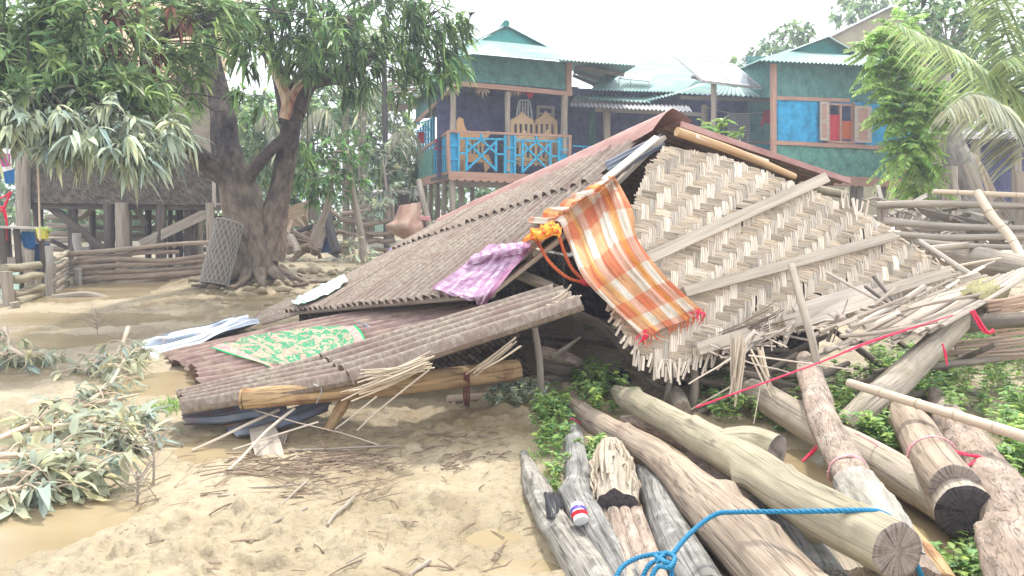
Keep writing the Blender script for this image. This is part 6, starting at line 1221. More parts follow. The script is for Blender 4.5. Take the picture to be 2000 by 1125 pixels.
limb('limb', [(585, 180, 0), (620, 110, .3), (680, 50, .8), (740, 0, 1.4)], [20, 18, 14, 8], 'bark', 16)
limb('limb', [(445, 345, 0), (405, 318, -.3), (365, 285, -.8), (330, 235, -1.4), (290, 180, -2.2), (240, 120, -3.2)], [24, 21, 18, 15, 11, 7], 'bark', 18)
limb('limb', [(330, 240, -1.4), (250, 215, -3), (160, 200, -4.5), (60, 190, -5.5)], [14, 9, 6, 3], 'bark', 12)
limb('limb', [(478, 355, -.1), (505, 318, -.2), (530, 292, -.2), (552, 275, -.1)], [12, 12, 11, 12], 'bark', 14)
limb('limb', [(300, 190, -2.2), (270, 90, -3), (210, 10, -4), (150, -60, -5)], [9, 7, 5, 3], 'bark', 10)
limb('stripped_bark', [(556, 232, -.30), (562, 200, -.30), (548, 160, -.27), (534, 135, -.2), (522, 112, -.1)], [10, 11, 9, 8, 6], 'bare', 14, 0.25)
limb('stripped_bark', [(562, 215, -.30), (575, 180, -.28), (592, 160, -.2), (612, 153, -.1)], [8, 7, 5, 3], 'bare', 12, 0.25)
mb = MB()
for a in np.linspace(0, 6.28, 12):
    p = Gm(505, 545)+np.array([math.cos(a)*0.38, math.sin(a)*0.3-0.1, 0.16]); q = Gm(505, 545)+np.array([math.cos(a)*rng.uniform(0.7, 1.3), math.sin(a)*0.8-0.2, -0.02]); mb.tube([p, (p+q)/2+[0, 0, -.10], q], [.12, .05, .02], 9, rough=.25)
mb.build('roots', 'bark_mud', mango, 'all')
# crown: rosettes of long leaves through real depth, near ones hanging low at the left
src = np.vstack([catmull(np.array(T_(pts)), 30) for pts in ([(430, 190, .4), (415, 110, .6), (405, 20, .8)], [(540, 130, 0), (515, 90, .2), (490, 20, .6)], [(600, 160, .2), (640, 150, .4), (680, 148, .7), (735, 100, 1.2)], [(620, 110, .3), (680, 50, .8), (740, 0, 1.4), (820, 60, 1)], [(365, 285, -.8), (330, 235, -1.4), (290, 180, -2.2), (240, 120, -3.2)], [(250, 215, -3), (160, 200, -4.5), (60, 190, -5.5)], [(270, 90, -3), (210, 10, -4), (150, -60, -5)])])
def axes(ctr, c0, up=0.25, k=0.8):
    d = ctr-c0; d /= np.linalg.norm(d, axis=1)[:, None]+1e-9; return d*k+randdir(len(ctr))*0.55+np.array([0, 0, up])
tw = MB()
nearL = [(40, 40, 8.6, 130, 80, .8), (170, 40, 8.4, 130, 70, .8), (60, 140, 8.4, 120, 70, .8), (180, 130, 8.2, 110, 60, .8), (270, 190, 8.4, 70, 60, .7), (0, 200, 8.0, 90, 50, .7), (130, 200, 7.9, 120, 50, .7), (320, 30, 9.5, 50, 40, .6), (420, 20, 10, 60, 45, .7), (330, 210, 9, 45, 35, .5), (365, 120, 10.5, 40, 40, .5), (60, 90, 9, 130, 60, .6)]
pts = blobpts(nearL, 330); lm = MB(); whorls(lm, pts, axes(pts, P(230, 160, 9.5), 0.15), 12, 0.20, 0.044, 0.40, 1.15, cs=0.32); lm.build('crown', 'leaf', mango, 'all'); twigs(tw, src, pts, 0.006, 4)
lowL = [(60, 255, 7.5, 90, 55, .6), (170, 260, 7.4, 90, 55, .6), (260, 275, 7.5, 80, 50, .6), (325, 265, 7.8, 45, 40, .5), (0, 240, 7.6, 50, 40, .5), (140, 220, 7.7, 150, 40, .6), (110, 300, 7.3, 50, 26, .3), (240, 318, 7.4, 60, 22, .3)]
pts = blobpts(lowL, 300); lm = MB(); whorls(lm, pts, axes(pts, P(200, 200, 8.5), -0.25), 10, 0.185, 0.042, 0.55, 1.15, cs=0.32); lm.build('muddy_foliage', 'leaf_dust', mango, 'all'); twigs(tw, src, pts, 0.005, 3)
farR = [(470, 30, 11.5, 90, 60), (560, 40, 11.8, 90, 70), (650, 40, 12, 100, 70), (750, 40, 12.2, 100, 70), (840, 40, 12, 70, 60), (880, 80, 12, 40, 60), (840, 120, 12, 70, 50), (750, 120, 12.3, 90, 50), (660, 110, 12.6, 70, 55), (640, 60, 11, 60, 50), (480, 110, 10.8, 45, 40), (390, 90, 11.5, 40, 40), (470, 190, 10.5, 32, 22, .3), (495, 205, 10.4, 26, 20, .3), (375, 170, 10.8, 40, 45, .4), (700, 180, 12, 40, 25), (800, 165, 11.8, 50, 30), (880, 140, 11.8, 30, 35), (915, 60, 12, 16, 34, .3),
        (580, 120, 12.8, 50, 40), (430, 40, 12.5, 70, 50), (560, 270, 14.2, 24, 18, .3), (590, 300, 14, 18, 26, .3)]
pts = blobpts(farR, 130); lm = MB(); whorls(lm, pts, axes(pts, P(620, 130, 13), -0.05, 0.6), 10, 0.21, 0.042, 0.6, 1.1, cs=0.38); lm.build('crown', 'leaf_deep', mango, 'all'); twigs(tw, src, pts, 0.007, 3)
top = [(150, -150, 9, 230, 110, 1.5), (420, -120, 12, 220, 110, 2), (640, -130, 13, 220, 110, 2), (800, -100, 13, 130, 90, 1.5), (520, 60, 16, 160, 70, 1), (330, 110, 15, 90, 50, 1)]
pts = blobpts(top, 26); lm = MB(); whorls(lm, pts, axes(pts, P(500, 100, 14), 0.3), 10, 0.26, 0.07, 0.4, 1.2, cs=0.3); lm.build('crown', 'leaf_deep', mango, 'all')
dry = [(230, 55, 8.5, 26, 40, .3), (205, 100, 8.6, 30, 16, .3), (280, 105, 8.7, 30, 24, .3), (345, 35, 9.2, 28, 26, .3), (290, 140, 8.7, 20, 16, .3), (250, 15, 8.6, 36, 16, .3)]
pts = blobpts(dry, 330); lm = MB(); whorls(lm, pts, randdir(len(pts))*.5+[0, 0, -.8], 9, 0.12, 0.028, 0.7, 1.1, cs=0.4); lm.build('dried_leaves', 'leaf_dry', mango, 'all')
for pp in ([(85, 215, 7.4), (75, 240, 7.3), (90, 262, 7.3), (100, 290, 7.3)], [(345, 150, 10), (370, 175, 9.8), (410, 212, 9.6), (440, 218, 9.6)], [(210, 90, 9.2), (250, 108, 9.3), (290, 130, 9.4), (330, 150, 9.6)]): tw.tube([P(*p) for p in pp], [.012, .01, .006], 6, rings=14, cap=False)
tw.build('twigs', 'bark_mud', mango, 'all')
# ---------------------------------------------------------------- trees and palms further back
def ctree(name, label, base, trunkpts, r, blobs, leafL, leafW, m, dens, nl=8, group=None, cat='tree', droop=.4, trunkm='post', cs=.3, up=.2):
    t = thing(name, label, cat, base, group); mb = MB()
    for tp in trunkpts: mb.tube([P(*p) for p in tp], r, 9, rough=.1)
    pts = blobpts(blobs, dens); c0 = pts.mean(0); srcp = np.vstack([catmull(np.array([P(*p) for p in tp]), 12) for tp in trunkpts]); twigs(mb, srcp[len(srcp)//2:], pts, 0.008, 6)
    mb.build('trunk', trunkm, t, 'all'); lm = MB(); whorls(lm, pts, axes(pts, c0, up), nl, leafL, leafW, droop, 1.15, cs=cs); lm.build('crown', m, t, 'all'); return t
ctree('leafy_bush', 'bright green leafy bush with slanting stems beside the mango trunk', G(690, 540), [[(612, 470, 15.5), (640, 400, 15.4), (650, 330, 15.2), (660, 290, 15.2)], [(712, 510, 15), (702, 440, 15), (690, 370, 15), (680, 300, 15)]], [.08, .07, .05, .03], [(620, 330, 15, 60, 50), (670, 290, 15, 60, 50), (600, 370, 14.8, 40, 35), (690, 330, 15, 40, 50), (640, 280, 15.5, 40, 30), (640, 365, 14.8, 55, 25)], .15, .055, 'leaf_shrub', 95, 8)
ctree('leafy_bush', 'dusty green slender bush by the dark pole left of the house', G(760, 540), [[(765, 470, 17.5), (760, 400, 17.5), (750, 330, 17.5)]], [.05, .04, .03], [(740, 330, 17.5, 40, 60), (780, 300, 18, 30, 60), (780, 360, 18, 35, 40), (740, 390, 17, 40, 25), (725, 400, 16.5, 40, 30)], .15, .05, 'leaf_dust', 70, 7)
ctree('low_bush', 'low dusty bush at the foot of the slanting stems', G(690, 520), [[(690, 510, 14.5), (690, 480, 14.5), (688, 460, 14.5)]], [.03, .03, .02], [(690, 480, 14.4, 26, 26), (720, 490, 14.3, 22, 20), (680, 500, 14.3, 20, 14)], .12, .04, 'leaf_dust', 170, 6, cat='bush')
BG = 'trees behind the yard'
for lab, bx, tp, bl, c_ in [('far green tree filling the gap left of the palm trunks', 600, [(610, 430, 24), (610, 330, 24), (600, 230, 24)], [(600, 250, 24, 80, 80), (560, 330, 23, 60, 60), (650, 200, 25, 70, 60), (470, 270, 23, 70, 80)], 1), ('far tree behind the palms and the lean-to roof', 770, [(775, 430, 27), (775, 330, 27), (770, 250, 27)], [(760, 240, 27, 70, 80), (790, 330, 26, 40, 70), (720, 330, 26, 50, 60), (700, 230, 28, 60, 60)], 1),
                       ('far tree seen between the mango limbs', 500, [(500, 430, 26), (500, 330, 26), (510, 240, 26)], [(500, 240, 26, 70, 70), (500, 340, 25, 50, 50), (410, 200, 27, 60, 60)], 1), ('far tree behind the old stilt hut', 200, [(150, 430, 26), (150, 300, 26), (150, 180, 26)], [(150, 170, 26, 170, 90), (330, 160, 27, 90, 80), (20, 220, 25, 60, 90)], 1),
                       ('far tree rising above the middle roofs', 1520, [(1520, 420, 34), (1515, 250, 34), (1510, 130, 34)], [(1540, 80, 34, 40, 34), (1500, 105, 34, 40, 26), (1455, 125, 34, 38, 18), (1565, 65, 34, 22, 26)], 1), ('far tree above the cream gable', 1680, [(1700, 420, 36), (1690, 200, 36), (1680, 60, 36)], [(1660, 20, 36, 40, 26), (1700, 5, 36, 50, 30)], 1)]:
    ctree('far_tree', lab, G(bx, 430)*np.array([1, 1, 0]), [tp], [.22, .18, .08], bl, .30, .12, 'leaf_far', 75, 8, BG)
ctree('dense_tree', 'dense green tree crown in the top right corner behind the palm', P(1900, 430, 19)*np.array([1, 1, 0]), [[(1880, 420, 19), (1880, 250, 19), (1850, 100, 19)]], [.2, .18, .1], [(1790, 30, 18, 60, 50), (1850, 60, 18.5, 70, 60), (1930, 60, 19, 80, 70), (1800, 120, 18, 50, 45), (1870, 160, 18, 60, 60), (1960, 170, 19, 70, 80), (1760, 80, 18, 35, 30), (1900, 10, 19, 90, 40)], .2, .08, 'leaf_far', 95, 9)
# old thick trunk with feathery-leaved branches
ft = thing('feathery_leaf_tree', 'tree with big feathery compound leaves hanging over the right house', 'tree', P(1870, 470, 12.5)*np.array([1, 1, 0]))
mb = MB(); mb.tube([P(1845, 500, 12.4), P(1850, 440, 12.4), P(1862, 380, 12.5), P(1862, 330, 12.5), P(1850, 280, 12.7), P(1840, 150, 13)], [.55, .46, .38, .36, .26, .12], 26, rings=50, rough=.2, rs=2.5, ridge=.8); mb.build('trunk', 'stump', ft, 'all')
mb = MB(); mb.tube([P(1850, 470, 12.0), P(1856, 400, 12.0), P(1858, 325, 12.05)], [.16, .14, .08], 14, rings=24, rough=.25, ridge=.8); mb.build('dead_stub', 'post', ft, 'all')
lm = MB(); sm = MB(); anc = [(1740, 85, 11.5), (1745, 140, 11.3), (1750, 175, 11.2), (1765, 205, 11.0), (1760, 230, 11.0), (1780, 290, 10.9), (1790, 250, 11), (1800, 180, 11.3), (1770, 120, 11.5), (1830, 240, 11.3), (1800, 330, 11.0), (1720, 100, 11.4), (1760, 60, 11.8), (1770, 300, 10.9), (1810, 370, 11.2), (1850, 200, 11.5)]
for (x, y, Y) in anc:
    c0 = P(x, y, Y); sm.tube([P(1845, 260, 12.6), (P(1845, 260, 12.6)+c0)/2+[0, 0, .3], c0], [.05, .03, .012], 7, rings=14, cap=False)
    for k in range(15):
        d = unit(rng.normal(0, 1, 3)*[1, .8, .6]+[-0.35, -0.2, .1]); l = rng.uniform(.35, .62); tip = c0+d*l+[0, 0, -.25*l]
        cc = rng.uniform(.75, 1.5); frond(lm, sm, [c0+rng.normal(0, .08, 3), c0+d*l*.5+[0, 0, .02], tip],   .17, 20, .040, .006, hang=.25, fwd=.45, col=(cc*1.05, cc, cc*.9), tipL=.55, droop=.25, bare=.12)
lm.build('crown', 'leaf_fern', ft, 'all'); sm.build('branches', 'post', ft, 'all')
# coconut palm at the right edge
cp = thing('coconut_palm', 'coconut palm with long drooping fronds at the right edge', 'palm', P(2060, 480, 10)*np.array([1, 1, 0]))
mb = MB(); mb.tube([P(2065, 520, 10), P(2055, 400, 10), P(2060, 300, 10), P(2052, 215, 10)], [.2, .16, .14, .13], 14, rings=40, rough=.06); mb.build('trunk', 'palm_trunk', cp, 'all')
for pts_, L0, c_, m, hg, nl in [([(2050, 220, 9.8), (1960, 160, 9.6), (1860, 95, 9.4), (1745, 42, 9.1)], .78, 1.1, 'leaf_palm', .75, 60), ([(2050, 225, 9.8), (1985, 110, 9.8), (1945, 0, 9.8), (1925, -90, 9.8)], .80, 1.0, 'leaf_palm', .55, 60), ([(2045, 240, 9.6), (1990, 60, 9.4), (1930, -60, 9.2)], .7, .9, 'leaf_palm', .4, 46),
                        ([(2030, 330, 8.6), (1992, 262, 8.5), (1950, 200, 8.4), (1895, 182, 8.2), (1845, 215, 8.0)], .66, 1.0, 'leaf_palm_dust', .85, 64), ([(2060, 215, 10), (2100, 80, 10), (2150, 60, 10)], .8, 1, 'leaf_palm', .5, 40), ([(2055, 225, 9.9), (1985, 190, 10.4), (1900, 175, 10.8), (1830, 210, 11)], .7, .9, 'leaf_palm', .7, 50), ([(2055, 230, 9.9), (2020, 150, 9.6), (1990, 110, 9.2), (1955, 120, 8.9)], .7, 1.15, 'leaf_palm', .6, 46)]:
    lm = MB(); sm = MB(); frond(lm, sm, [P(*p) for p in pts_], L0, int(nl*1.35), .042, .022, hang=hg, fwd=.45, col=(c_, c_, c_*.95), droop=.35, tipL=.5)
    fo = lm.build('frond', m, cp, 'all'); sm.build('midrib', 'leaf_palm', fo, 'all')
# betel palms and their fronds behind the bush
PG = 'slender palm trunks left of the house'
for lab, x0, x1, y0, y1, Y, w_, m in [('grey slender palm trunk nearest the mango tree', 674, 676, 130, 300, 20, 13, 'palm_trunk'), ('ringed pale slender palm trunk, right one of the close pair', 711, 711, 130, 330, 19, 9, 'palm_trunk'), ('thin ringed palm trunk just left of the pale one', 702, 703, 150, 330, 19.5, 6, 'palm_trunk'), ('dark straight pole of a palm beside the lean-to eave', 750, 755, 130, 480, 18.5, 11, 'dark_trunk')]:
    t = thing('slender_palm', lab, 'palm', P(x1, 470, Y)*np.array([1, 1, 0]), PG); c0, c1 = P(x1, 480, Y), P(x0, y0-40, Y); c1_ = c0.copy(); c1_[2] = 0; r = w_/2*pxm(Y); mb = MB(); bandc = np.repeat(np.where(np.arange(91) % 6 == 0, 1.9, 1.0), 10)[:, None]*np.ones(3) if 'ringed' in lab else (1, 1, 1); mb.tube([c1_, (c1_+c1)/2, c1], [r*1.1, r, r*.9], 10, rings=91, rough=.04, cap=False, col=bandc); tr = mb.build('trunk', m, t, 'all')
    lm = MB(); sm = MB(); top_ = P(x0, y0-40, Y)
    for a in np.linspace(0, 6.28, 7)[:-1]+x0:
        d = np.array([math.cos(a), math.sin(a), 0]); frond(lm, sm, [top_, top_+d*.7+[0, 0, .35], top_+d*1.4+[0, 0, .05], top_+d*1.9+[0, 0, -.7]], .5, 30, .03, .015, hang=.6)
    lm.build('crown', 'leaf_palm', t, 'all'); sm.build('midribs', 'leaf_palm', t, 'all')
lp = thing('young_palm', 'young palm with pale arching fronds hanging behind the betel trunks', 'palm', P(735, 450, 20.5)*np.array([1, 1, 0]))
for pts_ in ([(690, 420, 20.5), (690, 300, 20.5), (715, 190, 20.4), (755, 165, 20.2), (775, 240, 20)], [(740, 420, 21), (750, 300, 21), (780, 250, 20.8), (806, 262, 20.4), (815, 320, 20.2)], [(690, 420, 20.5), (670, 300, 20.5), (640, 215, 20.4), (605, 225, 20.2), (590, 280, 20)], [(560, 420, 21), (545, 300, 21), (530, 220, 21), (500, 240, 20.8)]):
    lm = MB(); sm = MB(); frond(lm, sm, [P(*p) for p in pts_], .95, 50, .05, .03, hang=.8, fwd=.4, bare=.35); fo = lm.build('frond', 'leaf_palm_dust', lp, 'all'); sm.build('midrib', 'leaf_palm', fo, 'all')
# leafy plant between the wreck's right slope and the porch
pl_ = thing('leafy_plant', 'young plant with pale pointed leaves rising behind the wreck roof', 'plant', P(1425, 470, 11)*np.array([1, 1, 0]))
sm = MB(); lm = MB(); wp = []
for x, y in ((1375, 240), (1395, 255), (1412, 235), (1430, 262), (1448, 258), (1372, 262), (1420, 268), (1440, 280), (1405, 248)):
    q = P(x, y, 10.5+rng.normal(0, .15)); sm.tube([P(1420+rng.normal(0, 6), 400, 11), P((x+1420)/2, 300, 10.8), q], [.014, .01, .005], 5, rings=10, cap=False); wp.append(q)
wp = np.array(wp); whorls(lm, wp, np.tile([0, 0, 1.0], (len(wp), 1))+randdir(len(wp))*.3, 7, .17, .075, .45, 1.3, cs=.2); lm.build('foliage', 'leaf_weed', pl_, 'all'); sm.build('stems', 'leaf_palm', pl_, 'all')

# far-off thicket closing the view behind the yard
pts = np.column_stack([rng.uniform(-30, 9, 2600), rng.uniform(31, 36, 2600), rng.random(2600)**1.3*4.6]); pts[:, 2] *= .55+.45*np.array([abs(nz(p[0]*.25, 1, 1))*1.6+.3 for p in pts])
lm = MB(); whorls(lm, pts, randdir(len(pts))+[0, -.3, .5], 8, .38, .17, .35, 1.2, cs=.3); o = lm.build('far_thicket', 'leaf_far', None, 'all'); tag(o, 'far-off green thicket closing the view behind the huts and yard', None, None, 'stuff')
# ---------------------------------------------------------------- pens, fences and clutter in the yard at the left
pen = thing('log_pen', 'small pen of stacked poles standing in brown water before the tree', 'pen', G(250, 560))
def railp(par, a, b, rpx, m='log', name='rail', bend=.03):
    a, b = np.asarray(a), np.asarray(b); r = rpx*pxm((a[1]+b[1])/2); mb = MB(); n_ = rng.normal(0, bend, (2, 3)); mb.tube([a, a+(b-a)*.33+n_[0], a+(b-a)*.66+n_[1], b], [r*1.05, r, r*.95, r*.9], 12, rings=26, rough=.12, rs=3, ridge=.4); return mb.build(name, m, par, 'all')
PB = lambda x, y: P(x, y, 13.6); PBr = lambda x, y: P(x, y, 14.3)
for (x0, y0, x1, y1, r) in ((128, 497, 410, 474, 5), (140, 512, 405, 500, 5), (145, 524, 402, 508, 5), (130, 536, 400, 520, 4.5), (145, 548, 398, 530, 7), (138, 562, 395, 541, 5), (150, 505, 350, 492, 4)): railp(pen, PB(x0, y0), PBr(x1, y1), r)
for i, (y0, y1) in enumerate(((506, 492), (522, 510), (540, 522), (556, 540), (572, 552))): railp(pen, P(104, y0, 12.1), P(132, y1, 13.6), 5.5, 'log_pale', bend=.01)
railp(pen, P(104, 583, 11.8), P(310, 584, 11.9), 8, 'post'); railp(pen, P(296, 588, 11.7), P(345, 586, 11.7), 6, 'post')
for x, y0, y1, Y, r in ((95, 480, 585, 12.0, 6.5), (152, 525, 560, 13.5, 7), (345, 510, 560, 14.2, 6), (150, 456, 510, 14.4, 8)): railp(pen, P(x, y0, Y), P(x+2, y1, Y), r, 'plank_grey', 'post', .01)
nf = thing('rail_fence', 'near corner of a fence of stacked short logs at the left edge', 'fence', G(40, 610))
for y0, y1, x0, x1 in ((524, 518, 8, 76), (545, 538, 20, 80), (574, 560, 22, 82), (590, 574, 30, 78), (604, 590, 38, 82), (600, 598, -40, 20), (560, 555, -60, 20), (528, 530, -60, 12), (618, 622, -40, 16)): railp(nf, P(x0, y0, 10.8), P(x1, y1, 11.8), 8.5, 'log_green', bend=.015)
for x, y0, y1, Y, r in ((58, 488, 560, 12, 8), (12, 530, 628, 10.7, 10), (28, 590, 625, 10.5, 8)): railp(nf, P(x, y0, Y), P(x+2, y1, Y), r, 'post', 'post', .01)
mb = MB(); mb.bar(P(0, 512, 12.5), P(52, 508, 12.6), .14, .03, (0, -1, .1)); mb.build('rail', 'plank', nf)
mb = MB(); mb.bar(P(20, 530, 12.2), P(20, 590, 12.0), .3, .02, (0, -1, .1)); mb.build('board', 'mint', nf)
# wire netting roll leaning on the trunk
nr_ = thing('wire_netting_roll', 'roll of old wire netting leaning against the mango trunk', 'wire roll', G(420, 560)); Yn = Gm(420, 562)[1]
top_, bot_ = P(446, 435, Yn+.35), P(420, 556, Yn); ax = unit(top_-bot_); ln = np.linalg.norm(top_-bot_); u_ = unit(np.cross(ax, [0, 1, 0])); v_ = np.cross(ax, u_)
mb = MB(); n1, n2 = 18, 22
def cyl(h, a): r = 27*pxm(Yn)*(1+.08*math.sin(3*a+h*4)); return bot_+ax*ln*h+(u_*math.cos(a)+v_*math.sin(a))*r
for sgn in (1, -1):
    for k in range(n1):
        mb.tube([cyl(h, 6.283*k/n1+sgn*h*2.2) for h in np.linspace(0, 1, 16)], [.0045]*3, 4, rings=24, cap=False)
for h in (0, 1): mb.tube([cyl(h, a) for a in np.linspace(0, 6.283, 14)], [.008]*3, 5, rings=30, cap=False)
mb.build('netting', 'wire', nr_)
mb = MB(); rows = [[cyl(h, a)*.90+(bot_+ax*ln*h)*.10 for a in np.linspace(0, 6.283, 15)[:-1]] for h in np.linspace(.02, .98, 8)]; mb.grid(np.array(rows), None, closed=True); mb.build('netting_lining', 'log_dark', nr_, 'all')
# hanging washing and plastic at the left edge
CL = 'things hanging at the left edge'
mb = MB(); cloth(mb, [[P(-20, 300, 12.2), P(2, 290, 12.2), P(28, 292, 12.2)], [P(-20, 320, 12.1), P(2, 312, 12.1), P(29, 314, 12.15)], [P(-20, 345, 12.1), P(2, 337, 12.1), P(27, 330, 12.15)]], 20, 20, .02, 4, 2.0)
def banner(t, L, sx, uv):
    u, v = sx.outputs[0], sx.outputs[1]; a = math_(t, 'MULTIPLY', math_(t, 'GREATER_THAN', u, .38), math_(t, 'LESS_THAN', u, .84)); b_ = math_(t, 'MULTIPLY', math_(t, 'GREATER_THAN', v, .22), math_(t, 'LESS_THAN', v, .8)); return mix(t, math_(t, 'MULTIPLY', a, b_), (.72, .72, .70), (.42, .06, .26))
M['sack_print'] = clothmat('printed_sack', banner); o = mb.build('printed_sack', 'sack_print', None, 'all'); tag(o, 'white sack with a magenta panel hanging at the left edge', 'sack', CL)
mb = MB(); cloth(mb, [[P(8, 332, 12.3), P(18, 330, 12.3), P(29, 328, 12.3)], [P(8, 345, 12.3), P(18, 345, 12.3), P(29, 343, 12.3)], [P(10, 358, 12.3), P(18, 359, 12.3), P(27, 358, 12.3)]], 14, 14, .02, 4, 2.0); o = mb.build('cloth', 'blue_cloth', None, 'all'); tag(o, 'bright blue cloth hanging below the white sack', 'cloth', CL)
rc = thing('plastic_chair', 'red plastic chair showing its back and arm at the left edge', 'chair', P(0, 470, 12.4))
mb = MB(); mb.tube([P(22, 374, 12.4), P(12, 396, 12.4), P(6, 405, 12.4), P(-20, 402, 12.4)], [.018, .022, .022, .02], 7); mb.build('arm', 'red_plastic', rc, 'all')
mb = MB(); mb.tube([P(20, 375, 12.4), P(8, 384, 12.4), P(-20, 390, 12.4)], [.016, .016, .016], 7); mb.build('back_frame', 'red_plastic', rc, 'all')
mb = MB(); mb.tube([P(6, 404, 12.4), P(10, 420, 12.4), P(13, 434, 12.4), P(14, 470, 12.4)], [.035, .04, .025, .02], 8, flat=.5); mb.build('leg', 'red_plastic', rc, 'all')
mb = MB(); mb.prism([P(-60, 412, 12.3), P(8, 410, 12.3), P(8, 410, 12.8), P(-60, 412, 12.8)], np.array([0, 0, 1.0]), .03); mb.build('seat', 'red_plastic', rc)
tb = thing('bamboo_table', 'low outdoor table of rough slats at the left edge', 'table', P(20, 500, 12.6))
mb = MB()
for k in range(6): mb.bar(P(-60, 442, 12.2+k*.16), P(96, 446, 12.2+k*.16), .13, .03, (0, 0, 1))
mb.build('top', 'plank_grey', tb)
for x, Y in ((2, 12.2), (14, 12.9), (80, 12.9), (32, 12.4)): c0 = P(x, 446, Y); c1 = c0.copy(); c1[2] = 0; mb = MB(); mb.tube([c0, c1], [.05, .05], 8, rings=6); mb.build('leg', 'post_dark', tb)
mb = MB(); mb.tube([P(70, 240, 7.6), P(73, 300, 7.6), P(76, 380, 7.6), P(78, 470, 7.6)], [.008, .009, .009], 6, rings=20); o = mb.build('hanging_rope', 'string'); tag(o, 'pale rope hanging straight down from the mango branch', 'rope')
yb = thing('yellow_planter', 'yellow plastic pot with a small plant on the slat table', 'plant pot', P(84, 460, 12.1))
mb = MB(); mb.tube([P(84, 446, 12.1), P(84, 466, 12.1)], [.10, .075], 14, rings=4, cap=False); mb.build('pot', 'yellow', yb, 'all')
lm = MB(); whorls(lm, np.array([P(80, 446, 12.1), P(92, 446, 12.1), P(96, 452, 12.1)]), np.tile([0, 0, 1.0], (3, 1)), 10, .14, .03, .6, 1.2); lm.build('foliage', 'leaf_weed', yb, 'all')
mb = MB(); cloth(mb, [[P(42, 452, 12.6), P(52, 452, 12.6), P(66, 452, 12.6)], [P(40, 465, 12.6), P(54, 468, 12.6), P(70, 466, 12.6)], [P(46, 482, 12.6), P(56, 486, 12.6), P(68, 482, 12.6)]], 14, 14, .04, 4, 2.0); o = mb.build('plastic_sheet', 'blue_cloth', None, 'all'); tag(o, 'dull blue plastic sheet below the slat table', 'plastic sheet')
dr = thing('plastic_drum', 'dark navy plastic drum behind the pen corner post', 'drum', P(76, 520, 13.0))
mb = MB(); mb.tube([P(76, 475, 13), P(76, 484, 13), P(76, 505, 13), P(76, 525, 13)], [.16, .17, .17, .16], 20, rings=14); mb.build('body', 'navy', dr, 'all')
# ---------------------------------------------------------------- yard between the tree and the house
wf = thing('rail_fence', 'grey fence of rough rails with two slanting stems in front, left of the house', 'fence', P(700, 480, 17.5)*np.array([1, 1, 0]))
for x0, y0, x1, y1, r in ((668, 418, 760, 404, 4.5), (664, 428, 700, 436, 5), (700, 438, 762, 432, 5), (640, 408, 690, 438, 4), (650, 452, 700, 460, 4.5), (716, 456, 770, 455, 5), (718, 472, 772, 470, 5), (722, 488, 765, 486, 4.5), (650, 478, 712, 484, 4)): railp(wf, P(x0, y0, 17), P(x1, y1, 17), r, 'log', bend=.02)
for x, y0, y1, r in ((757, 380, 480, 5.5), (768, 372, 470, 3), (722, 400, 470, 8), (690, 420, 490, 4)): railp(wf, P(x, y0, 17.2), P(x, y1, 17.2), r, 'post', 'post', .01)
wp_ = 'firewood heap beside the mango trunk'
for k in range(26):
    x, y = 560+rng.uniform(0, 70), 452+rng.uniform(0, 38); a = P(x, y, 17.3-(y-450)*.03); d = unit(np.array([rng.normal(0, 1), rng.normal(0, .4), rng.normal(0, .35)])); l = rng.uniform(.25, .6); r = rng.uniform(.03, .07); kk = rng.uniform(.6, 1.15)
    mb = MB(); mb.tube([a-d*l, a+[0, 0, .02], a+d*l], [r, r, r*.9], 8, rough=.15, col=(kk, kk*.95, kk*.9)); o = mb.build('firewood', 'log'); tag(o, 'piece of grey firewood in the heap beside the mango trunk', 'firewood', wp_)
for lab, a, b, r, m in [('dark pole slanting over the firewood heap', (552, 465, 16.6), (655, 425, 17), .05, 'dark_trunk'), ('pale thick stake leaning in the firewood heap', (566, 462, 16.3), (582, 494, 16), .09, 'log_pale'), ('dark forked stake standing beside the brown sheet', (636, 400, 16.6), (657, 494, 16), .10, 'dark_trunk')]:
    mb = MB(); mb.stick(P(*a), P(*b), r, r, 10, .02); o = mb.build('stake', m, None, 'all'); tag(o, lab, 'stake', None)
mb = MB(); mb.prism([P(612, 436, 16.4), P(640, 446, 16.3), P(626, 494, 16.0), P(616, 492, 16.0), P(608, 460, 16.2)], unit(np.array([-.3, -1, .2])), .015); o = mb.build('rusty_sheet', 'rust'); tag(o, 'pointed brown rusty sheet standing against the dark stake', 'metal sheet')
mb = MB(); mb.prism([P(640, 446, 16.45), P(662, 492, 16.1), P(626, 494, 16.1)], unit(np.array([.2, -1, .2])), .015); o = mb.build('dark_board', 'navy'); tag(o, 'dark board behind the pointed rusty sheet', 'board')
mb = MB(); mb.prism([P(556, 405, 19), P(600, 392, 19), P(600, 440, 19), P(556, 445, 19)], np.array([0, -1.0, 0]), .1); o = mb.build('thatch_screen', 'thatch'); tag(o, 'tan thatch screen behind the firewood heap', 'screen')
tp = MB(); cloth(tp, [[P(779, 402, 16.3), P(800, 398, 16.1), P(822, 394, 16.2)], [P(768, 430, 16.1), P(796, 425, 15.8), P(824, 425, 16.1)], [P(753, 442, 16.0), P(792, 446, 15.6), P(826, 444, 16.0)], [P(770, 458, 16.0), P(800, 466, 15.8), P(832, 462, 16.0)], [P(797, 472, 16), P(808, 474, 15.9), P(835, 466, 16)]], 30, 40, .05, 3, 9.0); o = tp.build('tarpaulin', 'tarp', None, 'all'); tag(o, 'muddy brown tarpaulin tied to a leaning stake below the house', 'tarpaulin')
st = MB(); st.tube([P(818, 352, 16.6), P(828, 400, 16.3), P(840, 450, 16.2), P(846, 480, 16.2)], [.06, .07, .08, .08], 10, rough=.12); o = st.build('stake', 'post', None, 'all'); tag(o, 'leaning grey stake holding the brown tarpaulin', 'stake')
